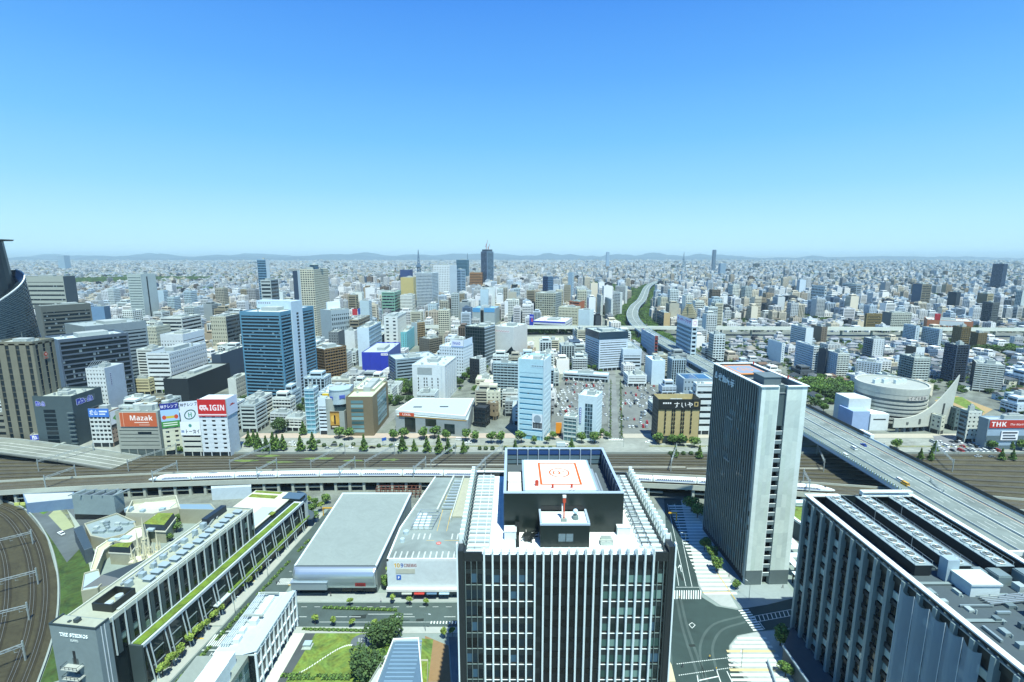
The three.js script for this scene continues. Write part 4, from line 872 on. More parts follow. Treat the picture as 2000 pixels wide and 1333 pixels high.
// ---------------------------------------------------------------- the long hotel on the street, its end block and its green ledge
{
const t = thing('long_hotel', 'long dark hotel wing with pale fins, green ledge and a grey lettered end block', 'hotel', [-127, 0, -138.7], -.13);
const H = 29, L = 71, PH = 15.5, PL = 104;
const grey = M('#7f8b8c', 'con', .7), dark = M('#20292c', null, .2, .1), pale = M('#bcc7c9', null, .45, .05), pan = M('#3f4c4d', 'con', .6), roof = M('#a5a998', 'con', .85), slate = M('#9aa8ae', null, .5, .1);
mk('wing_core', G().box(-14.6, 0, -L, -.4, H - .5, -.01), dark, t);
mk('wing_roof', G().box(-14.6, H - .5, -L, -.4, H - .3, 0), roof, t);
mk('back_wall', G().box(-15, 0, -L, -14.61, H, 0), grey, t);
for (const x of [-15, -.4]) mk('parapet', G().box(x, H - 1.2, -L, x + .4, H + .3, 0), M('#c4c6b8', 'con', .7), t);
mk('far_wall', G().box(-15, 0, -L - .4, 0, H, -L - .01), grey, t);
for (let k = 0; k < 16; k++) {
const z = -1.6 - k * 4.38;
mk('fin', G().box(-.3, PH, z - .11, .24, H + .2, z + .11), pale, t);
mk('wall_panel', G().box(-.39, PH, z - 2.1, .12, H - 1.2, z - .75), pan, t);
for (let f = 0; f < 4; f++) mk('window_pane', G().box(-.38, PH + .5 + f * 3.2, z - 3.95, -.2, PH + 2.9 + f * 3.2, z - 2.2), M(rnd() < .12 ? '#6d8078' : '#0d1416', null, .06, .1), t);
mk('floor_line', G().box(-.38, PH + 6, z - 4.1, -.1, PH + 6.3, z - 2.12), DARK, t);
}
// glass podium with leaning pale columns
mk('podium_core', G().box(-14.6, 0, -PL, 3.9, PH - .6, -6), dark, t);
mk('ledge', G().box(-.38, PH - .6, -PL, 4.9, PH, -6), M('#c6ccd0', 'con', .6), t);
mk('ledge_planting', G().box(.7, PH, -PL + 2, 3.6, PH + .35, -6.4), M('#6b8a2e', 'gra', .95), t);
mk('ledge_edge', G().box(4.2, PH, -PL, 4.9, PH + .5, -6).box(.1, PH, -L - .5, .5, PH + .4, -6.5), pale, t);
mk('end_face', G().box(.2, 0, -6, 4.9, PH + .5, -5.4), pan, t);
for (let k = 0; k < 13; k++) {
const z = -7.4 - k * 7.7;
for (const s of [0, 1.5]) mk('column', G().bar([4.3 + (s ? .25 : 0), PH - .6, z - s], [5.9, 0, z - s - .5], .26, .32), pale, t);
for (let f = 0; f < 3; f++) {
mk('window_band', G().box(3.92, 1 + f * 4.8, z - 7, 4.05, 4.7 + f * 4.8, z - 2.3), M(['#2b3a3c', '#1d2b2c', '#33403e'][(k + f) % 3], null, .06, .2), t);
mk('transom', G().box(3.92, 4.7 + f * 4.8, z - 7, 4.2, 5 + f * 4.8, z - 2.3), M('#79868a', null, .5), t);
}
if (k > 4) mk('canopy_planting', G().box(4.3, 5.6, z - 7.7, 5.6, 6.1, z), M('#62802c', 'gra', .95), t);
}
mk('canopy', G().box(3.9, 5.2, -PL, 5.8, 5.6, -38), pale, t);
// end block with name and balconies
const e = mk('end_block', G().box(-15.6, 0, 0, .6, H + .8, 4.4), grey, t);
mk('block_roof', G().box(-15.2, H + .8, .3, .2, H + .86, 4.1), roof, e);
mk('block_rim', G().box(-15.7, H + .8, 4.1, .7, H + 1.3, 4.5).box(-15.7, H + .8, -.1, -15.2, H + 1.3, 4.1).box(.2, H + .8, -.1, .7, H + 1.3, 4.1), M('#2e3a3d', null, .5), e);
for (const z of [1.5, 2.6]) mk('white_line', G().box(.61, 0, z, .72, H + .6, z + .22), WHITE, e);
for (const [s, y, h, c] of [['THE STRINGS', H - 2.6, 1.1, '#eef2f2'], ['HOTEL', H - 4.2, .6, '#c9d0d0']]) { const q = new TextGeometry(s, { font: FONT, size: h, depth: .15, curveSegments: 2 }); q.computeBoundingBox(); q.translate(-7.4 - q.boundingBox.max.x / 2, y, 4.42); mk('name_letters', q, M(c, null, .5), e); }
mk('slot', G().box(-8.8, H - 12, 4.41, -7.9, H - 7.6, 4.46), DARK, e);
for (let k = 0; k < 6; k++) {
const y = H - 12.6 - k * 3.4;
const b = mk('balcony', G().box(-11.2, y, 4.42, -5.4, y + .25, 6.8), M('#a8aca6', 'con', .7), e);
const r = G(); for (const a of [-11.1, -9.6, -8.2, -6.8, -5.5]) r.bar([a, y + .2, 6.7], [a, y + 1.2, 6.7], .09); r.bar([-11.1, y + 1.2, 6.7], [-5.5, y + 1.2, 6.7], .12).bar([-11.1, y + 1.2, 4.6], [-11.1, y + 1.2, 6.7], .1).bar([-5.5, y + 1.2, 4.6], [-5.5, y + 1.2, 6.7], .1); mk('balcony_rail', r, M('#2a3336', null, .5), b);
mk('door', G().box(-9.2, y + .26, 4.41, -7.2, y + 2.4, 4.45), M('#3d484a', null, .4), b);
}
cb(t, 'vent', [[-8, H + .86, 2.2, 1.4, 1.2, 1.4], [-10.4, H + .86, 2.6, .8, .4, .8]], M('#3a4547', null, .6));
// plant on the wing's roof
for (let k = 0; k < 13; k++) { const z = -20 - k * 3.9; const u = mk('skylight_box', G().cbox(-4.2 - (k % 3) * .5, H - .3, z, 3, 1.1, 2.2), M('#80919b', 'con', .6), t); mk('skylight_lid', G().cbox(-4.2 - (k % 3) * .5, H + .8, z, 3.5, .2, 2.7), slate, u); }
mk('plant_enclosure', G().box(-9.6, H - .3, -12.6, -2.2, H + 2.4, -12.2).box(-9.6, H - .3, -4.4, -2.2, H + 2.4, -4).box(-9.6, H - .3, -12.2, -9.2, H + 2.4, -4.4).box(-2.6, H - .3, -12.2, -2.2, H + 2.4, -4.4), BLACK, t);
for (const z of [-6.4, -10]) mk('plant_fan', G().cyl(-5.8, H - .3, z, 1.2, 1.2, 1.6, 12), M('#c2ccd0', null, .4, .3), t);
mk('screen', G().box(-12.8, H - .3, -L + 3, -10.4, H + 2.6, -L + 15), M('#202d3a', null, .5), t);
for (let k = 0; k < 8; k++) mk('exhaust_unit', G().cbox(-9 + rr(-1.4, 1.2), H - .3, -16 - k * 5.4, rr(1.2, 2), rr(1, 2.6), rr(1.2, 2.2)), M('#9fadb2', null, .5, .2), t);
const du = G(); for (let k = 0; k < 10; k++) du.bar([-11 + rr(-1, 3), H + .3, -16 - k * 5], [-11 + rr(-1, 3), H + .5, -20 - k * 5], .5); mk('duct', du, STEEL, t);
mk('pipe_run', G().bar([-1.2, H + .2, -5], [-1.2, H + .2, -L + 2], .22).bar([-1.8, H + .2, -5], [-1.8, H + .2, -L + 2], .22).bar([-12.9, H + .2, -18], [-12.9, H + .2, -L + 2], .3), M('#d4d9d8', null, .5), t);
const st = G(); for (let k = 0; k < 7; k++) st.bar([-19, 12 + k * 2, -2 - k * 1.5], [-15, 12 + k * 2, -2 - k * 1.5], .3).bar([-19, 10 + k * 2, -2 - k * 1.5], [-19, 13.5 + k * 2, -2 - k * 1.5], .25); mk('outside_stair', st, WHITE, t);
// rounded far end of the podium
const r = G(), n = 14, pts = [[-14.6, -PL]]; for (let k = 0; k <= n; k++) { const a = k / n * 1.57; pts.push([-4 + 9 * Math.cos(a), -PL - 9 * Math.sin(a)]); } pts.push([-14.6, -PL - 9]);
mk('rounded_end', r.prism(pts, 0, PH + .2), dark, t);
const bl2 = G(), rim2 = pts.slice(1, n + 2); for (let k = 0; k < n; k += 1) { const [a, b] = rim2[k]; mk('fin', G().bar([a * 1.02, 5.6, b * 1.003], [a * 1.02, PH, b * 1.003], .35), pale, t); }
mk('rounded_rim', G().rail(rim2.map((q) => [q[0], q[1]]), -.5, .4, PH + .2, PH + .9), M('#3b4a58', null, .4), t);
mk('rounded_canopy', G().prism(rim2.map((q) => [q[0] + 3, q[1] - 1.4]).concat([[-12, -PL - 10], [0, -PL]]), 5, 5.6), M('#4a5458', null, .5), t);
const deckp = (name, x0, z0, x1, z1, m, y = PH + .2) => mk(name, G().box(x0, y - .3, z0, x1, y + .1, z1), m, t);
deckp('podium_roof', -28, -PL - 8.6, -4, -L - .5, M('#cfcfb9', 'con', .8)); deckp('roof_planting', -27, -PL - 4, -12, -PL - .8, GROOF, PH + .4); deckp('roof_planting', -27, -PL - 8, -12, -PL - 6, GROOF, PH + .4); deckp('roof_slope', -8, -PL - 7.4, 2, -PL - 1, M('#4d6274', null, .4), PH + .9); deckp('roof_planting', -5.6, -PL + 12, -3, -PL + 15, GROOF, PH + .4);
mk('glass_roof', G().box(-13, PH + .3, -96, -5, PH + .5, -76), M('#b5c3c2', null, .4, .1), t);
}
// ---------------------------------------------------------------- the wedding halls in the court behind it
{
const P = (l, h) => PX(l, h);
let t = polyb('flat_hall', 'cream hall with sunken court of grey air units behind the hotel', 'hall', P([[164, 1026], [228, 1005], [262, 1020], [268, 1040], [205, 1056], [176, 1050]], 6), 6, CREAM, M('#8d9b9c', 'con', .8));
for (let k = 0; k < 16; k++) mk('air_unit', G().cbox(rr(-9, 9), 6, rr(-5, 5), rr(1.4, 3.4), rr(.6, 1.5), rr(1.2, 2.2)), M(pick(['#98a4a4', '#7f8c8e', '#b5bdba']), null, .5, .2), t);
t = polyb('pale_hall', 'cream walled hall with open court and white plant deck beside the viaduct', 'hall', P([[258, 985], [345, 975], [352, 998], [300, 1012], [246, 1010]], 6), 6, M('#bcbaa6', 'con', .8), M('#b9b9a8', 'con', .8), { par: 2.4 });
mk('white_deck', G().box(-9, 6.1, -6, 8, 7, -1), M('#e7e9e6', null, .6), t);
cb(t, 'air_unit', [[-12, 6.1, 2, 3, 2, 3], [-4, 6.1, 3, 2, 1.4, 2], [6, 6.1, 2, 2.6, 1.8, 2]], SKYROOF);
t = polyb('slate_roof_hall', 'small hall under a smooth slate blue roof by the hotel court', 'hall', P([[346, 985], [412, 985], [422, 997], [350, 996]], 8), 8, CREAM, M('#7d95a5', null, .5, .1), { par: .3 });
// mansard house with grass on top
const mans = (label, pts, h, ang) => {
const q = P(pts, h), c = q.reduce((s, a) => [s[0] + a[0] / q.length, s[1] + a[1] / q.length], [0, 0]), o = thing('mansard_hall', label, 'hall', [c[0], 0, c[1]]);
const loc = q.map((a) => [a[0] - c[0], a[1] - c[1]]), sc = (k) => loc.map((a) => [a[0] * k, a[1] * k]);
mk('wall', G().prism(sc(1.12), 0, h - 3.4), CREAM, o);
mk('cornice', G().prism(sc(1.2), h - 3.4, h - 2.8), M('#e0dcca', 'con', .7), o);
const g = G(), a = sc(1.14), b = sc(1); for (let i = 0; i < a.length; i++) { const j = (i + 1) % a.length; g.quad([a[i][0], h - 2.8, a[i][1]], [a[j][0], h - 2.8, a[j][1]], [b[j][0], h, b[j][1]], [b[i][0], h, b[i][1]]); } mk('mansard_roof', g, M('#27323a', null, .5), o);
mk('roof_lawn', G().prism(sc(1), h, h + .1, false), GROOF, o);
for (let i = 0; i < 3; i++) { const d = mk('dormer', G().cbox(b[1][0] * (1 - i * .4) + b[2][0] * i * .4, h - 3, b[1][1] * (1 - i * .4) + b[2][1] * i * .4 + 1.2, 1.6, 2.6, 1.6, ang), M('#e3e0d2', 'con', .7), o); }
return o;
};
mans('black mansard hall with a grass roof and white dormers across the court', [[278, 1024], [308, 1003], [338, 1003], [320, 1026]], 9.5, -.6);
mans('black mansard hall with a narrow grass roof beside the chapel spires', [[214, 1068], [228, 1062], [258, 1060], [250, 1070]], 9, 0);
t = polyb('terrace_hall', 'cream terrace roof with slate skylight lids left of the chapel spires', 'hall', P([[222, 1060], [262, 1032], [292, 1026], [288, 1046], [250, 1066]], 7), 7, CREAM, M('#cfcdb6', 'con', .85));
cb(t, 'skylight_lid', [[-2, 7.1, 3, 4, .9, 2.6], [5, 7.1, -4, 3.4, .9, 2.4], [-6, 7.1, 5, 5, .7, 2]], SKYROOF);
// chapel: slate roof and gothic spires
t = thing('chapel', 'slate roofed chapel with a cluster of pale gothic spires', 'chapel', [0, 0, 0]);
{
const q = P([[157, 1138], [196, 1112], [284, 1086], [282, 1104], [250, 1122], [166, 1141]], 10), c = q.reduce((s, a) => [s[0] + a[0] / 6, s[1] + a[1] / 6], [0, 0]);
t.position.set(c[0], 0, c[1]); const l = q.map((a) => [a[0] - c[0], a[1] - c[1]]);
mk('wall', G().prism(l, 0, 7), CREAM, t);
const A = [(l[0][0] + l[1][0]) / 2 + 5, (l[0][1] + l[1][1]) / 2], B = [(l[2][0] + l[3][0]) / 2, (l[2][1] + l[3][1]) / 2], g = G(), Y = 7.02, R = 10.4, p = (a, y) => [a[0], y, a[1]];
g.quad(p(l[1], Y), p(l[2], Y), p(B, R), p(A, R)).quad(p(l[3], Y), p(l[4], Y), p(A, R), p(B, R)).quad(p(l[4], Y), p(l[5], Y), p(l[0], Y), p(A, R)).quad(p(l[0], Y), p(l[1], Y), p(A, R), p(A, R)).quad(p(l[2], Y), p(l[3], Y), p(B, R), p(B, R));
mk('slate_roof', g, M('#33434d', 'con', .55), t);
const s = gp(290, 1086, 8), sx = s.x - c[0], sz = s.z - c[1], stone = M('#d9d2b6', 'con', .85);
for (const [x, z, r, h] of [[-1, 0, .8, 27], [-3, 1.6, .6, 22], [1.6, 1.2, .6, 21], [-1.8, -2.2, .6, 23], [3, -2, .5, 19], [4.6, 2.6, .5, 17], [-4, 4.4, .5, 16], [1.4, 4.4, .6, 18], [6, .2, .5, 15.5], [-.9, 6.6, .5, 14.5], [4, 6, .45, 14], [7.2, 3.4, .45, 13.5]]) {
const k = mk('spire', G().cbox(sx + x, 0, sz + z, r * 1.7, h * .62, r * 1.7).cyl(sx + x, h * .62, sz + z, r * .95, .04, h * .38, 8).cyl(sx + x, h * .6, sz + z, r * 1.25, r * 1.25, .3, 8), stone, t);
mk('pinnacle', G().cyl(sx + x + r, h * .55, sz + z + r, .25, .02, 3, 5).cyl(sx + x - r, h * .55, sz + z + r, .25, .02, 3, 5).cyl(sx + x + r, h * .55, sz + z - r, .25, .02, 3, 5), stone, k);
}
mk('spire_arcade', G().cbox(sx + 1.4, 8.4, sz + 2.2, 11, .6, 9).cbox(sx + 1.4, 6, sz + 2.2, 11.6, .5, 9.6), stone, t);
}
polyb('pool_terrace', 'pale blue flat roof terrace below the slate chapel', 'terrace', P([[164, 1122], [192, 1114], [160, 1136], [200, 1142], [190, 1152], [158, 1158]], 7).filter((_, k) => k !== 2), 7, CREAM, M('#a9bac2', 'con', .5), { par: .6 });
polyb('cream_passage', 'narrow cream roofed passage running between the halls', 'hall', P([[188, 1072], [258, 1026], [266, 1032], [200, 1078], [186, 1118], [176, 1118]], 5), 5, M('#b0ac94', 'con', .8), M('#c3bf9f', 'con', .85), { par: .7, rim: M('#dedcc9', 'con', .8) });
t = polyb('lettered_canopy', 'dark slate canopy building with faint characters near the car park', 'building', P([[143, 1034], [160, 1026], [180, 1070], [164, 1076]], 7), 7, M('#4d5a62', 'con', .7), M('#3a4a55', 'con', .6), { par: .1 });
t = polyb('grey_gate_hall', 'grey rectangular hall with open steel frames on top at the end of the viaduct', 'hall', P([[140, 972], [166, 962], [240, 962], [222, 974]], 13), 13, M('#8c9b9d', 'con', .75), M('#3f4d55', 'con', .8), { y0: 3.2, par: 1.6 });
for (let k = 0; k < 5; k++) mk('steel_frame', G().bar([-13 + k * 6, 14.6, 4], [-10 + k * 6, 14.6, -4], .5), STEEL, t);
mk('gate_base', G().box(-12, 0, -4, 12, 3.2, 3), DARK, t);
t = polyb('station_house', 'long blue-grey house with yellow lit windows under the railway viaduct', 'building', P([[44, 966], [144, 962], [146, 975], [50, 985]], 6), 6, M('#6f87a4', 'con', .6), LGREY, { par: .3 });
for (let k = 0; k < 9; k++) mk('window', G().cbox(-14.5 + k * 3.1, 3.4, 4.6 - k * .28, 2.5, 1.6, .5, .09), M('#c9cf74', null, .3), t);
polyb('white_shed', 'white flat shed with vents in front of the viaduct piers', 'shed', P([[412, 951], [490, 948], [490, 952], [412, 956]], 7), 7, M('#c7d4dd', 'con', .6), LGREY, { par: .3 });
}
// ---------------------------------------------------------------- grey roofed music hall
{
const t = thing('music_hall', 'large grey roofed hall with a curved silver front', 'concert hall', [-92, 0, -190.4]);
const metal = M('#c3cdd3', null, .28, .75), W = 34.5, L = 66, H = 13;
mk('wall', G().prism([[0, -1.4], [W, -1.4], [W + 1.6, -L], [-1.6, -L]], 0, H - .8), M('#8b9698', 'con', .6), t);
mk('roof', G().prism([[.3, -.9], [W - .3, -.9], [W + 1.2, -L + .4], [-1.2, -L + .4]], H - .79, H - .5), M('#8d9793', 'con', .75), t);
mk('roof_edge', G().prism([[-.3, -.8], [.5, -.8], [-.9, -L - .2], [-1.9, -L - .2]], H - .9, H - .1).prism([[W + .3, -.8], [W - .5, -.8], [W + .9, -L - .2], [W + 1.9, -L - .2]], H - .9, H - .1).prism([[-1.9, -L - .4], [W + 1.9, -L - .4], [W + 1.9, -L + .5], [-1.9, -L + .5]], H - .92, H - .12), M('#cfd8db', null, .5, .1), t);
mk('roof_gutter', G().box(0, H - .5, -1, W, H - .2, -.6), M('#3f4a4e', null, .5), t);
const prof = []; for (let k = 0; k <= 9; k++) { const a = k / 9 * 1.9; prof.push([-1.2 + 3.6 * Math.sin(a), 8.6 + 4 * Math.cos(a) - (k > 7 ? (k - 7) * .9 : 0)]); } prof.push([1.4, 4], [-.2, 3.4]);
const f = G(), xs = [0, .8, 2.2]; 
const cols = [[-.4, .55], [0, .8], [.9, .95], [2.4, 1]]; for (let k = 1; k < 12; k++) cols.push([2.4 + (W - 3.2) * k / 11, 1]); cols.push([W - .4, .96], [W + .1, .8]);
for (let i = 0; i + 1 < cols.length; i++) for (let k = 0; k + 1 < prof.length; k++) { const q = ([x, s], [z, y]) => [x, y, -1.2 + (z + 1.2) * s]; f.quad(q(cols[i], prof[k + 1]), q(cols[i + 1], prof[k + 1]), q(cols[i + 1], prof[k]), q(cols[i], prof[k])); }
mk('curved_front', f, metal, t);
mk('front_base', G().box(.2, 0, -1.39, W - .2, 3.4, -.9), M('#39464a', 'con', .7), t);
mk('entrance_glass', G().box(1.4, .2, -.89, 12, 3, -.7), M('#141c20', null, .1), t);
for (let k = 0; k < 3; k++) mk('entrance_glass', G().box(19.4 + k * 4.8, .3, -.89, 23.8 + k * 4.8, 2.9, -.7), M('#1a2529', null, .1), t);
mk('entrance_canopy', G().box(-.6, 4, .2, 14.4, 7.2, 2.9).box(-.8, 7.2, 0, 14.6, 7.5, 3.1), M('#aebac1', null, .35, .5), t);
mk('logo', G().quad([26.2, 5.4, 2.5], [30.6, 5.4, 2.5], [30.6, 7, 2.55], [26.2, 7, 2.55], [[0, 0], [1, 0], [1, 1], [0, 1]]), print(128, 48, (x, w, h) => { fill(x, '#8a2a2a', 0, 0, w, h); la(x, 'Zepp', w / 2, 26, 40, '#1c1416'); }), t);
mk('side_louvre', G().box(W + .5, 3, -60, W + 1.3, 9, -52), GREY, t);
OBST.push([-75, -223, 20, 35, 0]);
}
// ---------------------------------------------------------------- cinema with parking on its roof
{
const t = thing('cinema_building', 'white cinema building with colourful lettering and a car park on its roof', 'cinema', [-52, 0, -187.6]);
const H = 18, W = 50, L = 78, wh = M('#d9e0e3', 'con', .6);
mk('wall', G().prism([[0, 0], [W, 0], [W, -L], [8, -L], [0, -24]], 4.4, H - .8), wh, t);
mk('parapet', G().box(0, H - .8, -.6, W, H + .3, 0).prism([[0, 0], [.7, 0], [.7, -24], [8.6, -L], [8, -L], [0, -24]], H - .79, H + .3), M('#e9edee', 'con', .6), t);
mk('roof_deck', G().prism([[.7, -.6], [W, -.6], [W, -L], [8.6, -L], [.7, -24]], H - .7, H - .3), M('#8b9693', 'asp', .9), t);
mk('base', G().box(.6, 0, -L + 2, W, 4.4, -1.6), M('#8d9696', 'con', .7), t);
mk('soffit_band', G().box(-.4, 4, -1, W, 5.2, 1.2), M('#eceae4', 'con', .5), t);
for (let k = 0; k < 6; k++) { mk('shop_window', G().box(6 + k * 5.2, .3, -1.59, 10.2 + k * 5.2, 3.6, -1.4), M(['#27363c', '#3f5560', '#1d282c'][k % 3], null, .1, .1), t); if (k < 4) mk('awning', G().box(6 + k * 5.2, 2.9, -1.3, 10.2 + k * 5.2, 3.5, 1.6), M(['#b8bcb6', '#c8423a', '#5f7f9b', '#b3d0de'][k], null, .7), t); }
mk('sign', G().quad([2.8, 14, .04], [12.4, 14, .04], [12.4, 16.9, .04], [2.8, 16.9, .04], [[0, 0], [1, 0], [1, 1], [0, 1]]), print(256, 72, (x, w, h) => { fill(x, '#cfdbdc', 0, 0, w, h); la(x, '1', 18, 40, 64, '#d9a800'); la(x, '0', 52, 40, 64, '#c49a10'); la(x, '9', 92, 40, 62, '#2c4fa0'); la(x, 'CINEMAS', 184, 40, 52, '#6d1010', 'bold', 142); }), t);
mk('poster', G().box(3.6, 11.6, .01, 11.6, 13.8, .12), M('#c3c2b4', 'con', .7), t);
mk('parking_sign', G().box(3.8, 8.8, .01, 5.7, 10.9, .12), M('#2d64b8', null, .5), t);
mk('parking_letter', G().quad([3.9, 8.9, .13], [5.6, 8.9, .13], [5.6, 10.8, .13], [3.9, 10.8, .13], [[0, 0], [1, 0], [1, 1], [0, 1]]), print(64, 64, (x, w, h) => { fill(x, '#2d64b8', 0, 0, w, h); la(x, 'P', 32, 34, 56, '#fff'); }), t);
const m = G(); for (let k = 0; k < 15; k++) for (const [z0, z1] of [[-1.4, -6.2], [-15.4, -20]]) { const x = 2.4 + k * 2.5; if (z0 < -10 && (x < 7 || (x > 17 && x < 23))) continue; m.box(x - .08, H - .29, z0, x + .08, H - .28, z1).box(x + .25, H - .29, z0, x + .4, H - .28, z1); }
mk('bay_marking', m, LINE, t);
const yl = G(); for (const x of [17.6, 22]) yl.box(x - .1, H - .29, -22, x + .1, H - .28, -60); yl.box(14, H - .29, -14.6, 17.6, H - .28, -14.4).box(22, H - .29, -14.6, 30, H - .28, -14.4); mk('bay_marking', yl, M('#c7a348', null, .7), t);
const dot = G(); for (let k = 0; k < 16; k++) dot.prism([[19.8, -12.4], [19.8 + 1.1 * Math.cos(k / 16 * 6.283), -12.4 + 1.1 * Math.sin(k / 16 * 6.283)], [19.8 + 1.1 * Math.cos((k + 1) / 16 * 6.283), -12.4 + 1.1 * Math.sin((k + 1) / 16 * 6.283)]], H - .28, H - .28, false); const noe = mk('no_entry_mark', dot, M('#c9402f', null, .7), t); mk('mark_bar', G().box(19.1, H - .27, -12.6, 20.5, H - .26, -12.2), LINE, noe);
for (let k = 0; k < 14; k++) mk('air_unit', G().cbox(7.4 + (k % 3) * 2.6, H - .3, -24.5 - Math.floor(k / 3) * 2.6, 2, 1.5, 1.7), M('#d7dedf', null, .5, .1), t);
const fr = G(); for (const x of [5.6, 15.4]) fr.bar([x, H + 1.8, -22.6], [x + 2, H + 1.8, -38], .22); for (let k = 0; k < 7; k++) fr.bar([5.6 + k * .3, H + 1.8, -22.6 - k * 2.5], [15.4 + k * .3, H + 1.8, -22.6 - k * 2.5], .18).bar([5.6 + k * .3, H - .3, -22.6 - k * 2.5], [5.6 + k * .3, H + 1.8, -22.6 - k * 2.5], .16); mk('unit_frame', fr, STEEL, t);
mk('big_fan', G().cyl(3.6, H - .3, -13.6, 1.1, 1, 1.5, 14).cyl(3.9, H - .3, -20, 1.2, 1.2, 1.4, 14), M('#c3d2d8', null, .4, .3), t);
mk('ramp', G().prism([[23, -34], [30, -34], [31, -76], [25, -76]], H - .28, H + .3), M('#a9a893', 'con', .85), t);
mk('ramp_wall', G().prism([[22.6, -30], [23, -30], [25, -77], [24.4, -77]], H - .2, H + 1.6).prism([[30, -30], [30.6, -30], [31.8, -77], [31.2, -77]], H - .2, H + 1.6).prism([[15, -38], [15.8, -38], [19.6, -77], [18.8, -77]], H - .2, H + 1.9), M('#c6cac2', 'con', .7), t);
for (let k = 0; k < 10; k++) mk('roof_duct', G().bar([17.2 + k * .3, H + .6, -42 - k * 3.2], [22.6 + k * .2, H + .6, -42 - k * 3.2], .9), M('#b8c2c4', null, .4, .3), t);
for (let k = 0; k < 2; k++) mk('lamp_post', G().cyl(28.6, H - .3, -3.4 - k * 1, .1, .08, 4, 6).bar([27.9, H + 3.6, -3.4 - k], [29.3, H + 3.6, -3.4 - k], .2), STEEL, t);
OBST.push([-30, -225, 30, 40, 0]);
}
{ // rusty scaffold and the crane by the viaduct
const p = gp(780, 958, 3), t = thing('rusty_scaffold', 'rust brown steel frame standing in front of the viaduct', 'scaffold', [p.x, 0, p.z]);
const g = G(); for (let i = 0; i < 11; i++) for (let j = 0; j < 2; j++) { const x = -13 + i * 2.6, z = j * 4; mk('post', G().bar([x, 0, z], [x, 6, z], .3), M('#5d3527', null, .8), t); if (i < 10) for (const y of [2, 4, 5.9]) g.bar([x, y, z], [x + 2.6, y, z], .26); if (!j) g.bar([x, 5.9, 0], [x, 5.9, 4], .26).bar([x, 4, 0], [x, 4, 4], .2); } mk('rail', g, M('#6a3d2c', null, .8), t);
const q = gp(645, 1008, 0), c = thing('yellow_gate', 'yellow height gate over the street beside the grey hall', 'gate', [q.x, 0, q.z]);
mk('beam', G().box(-4, 4.3, -.2, 4, 5, .2), M('#d2a22c', null, .5), c); for (const x of [-3.8, 3.8]) mk('post', G().box(x - .2, 0, -.2, x + .2, 4.3, .2), M('#d2a22c', null, .5), c);
const q2 = gp(1318, 1018, 0), c2 = thing('yellow_gate', 'yellow height gate over the street right of the white-finned tower', 'gate', [q2.x, 0, q2.z]);
mk('beam', G().box(-3.6, 4.3, -.25, 1, 5, .25), M('#d2a22c', null, .5), c2); mk('post', G().box(.6, 0, -.25, 1.1, 4.3, .25), M('#d2a22c', null, .5), c2);
}
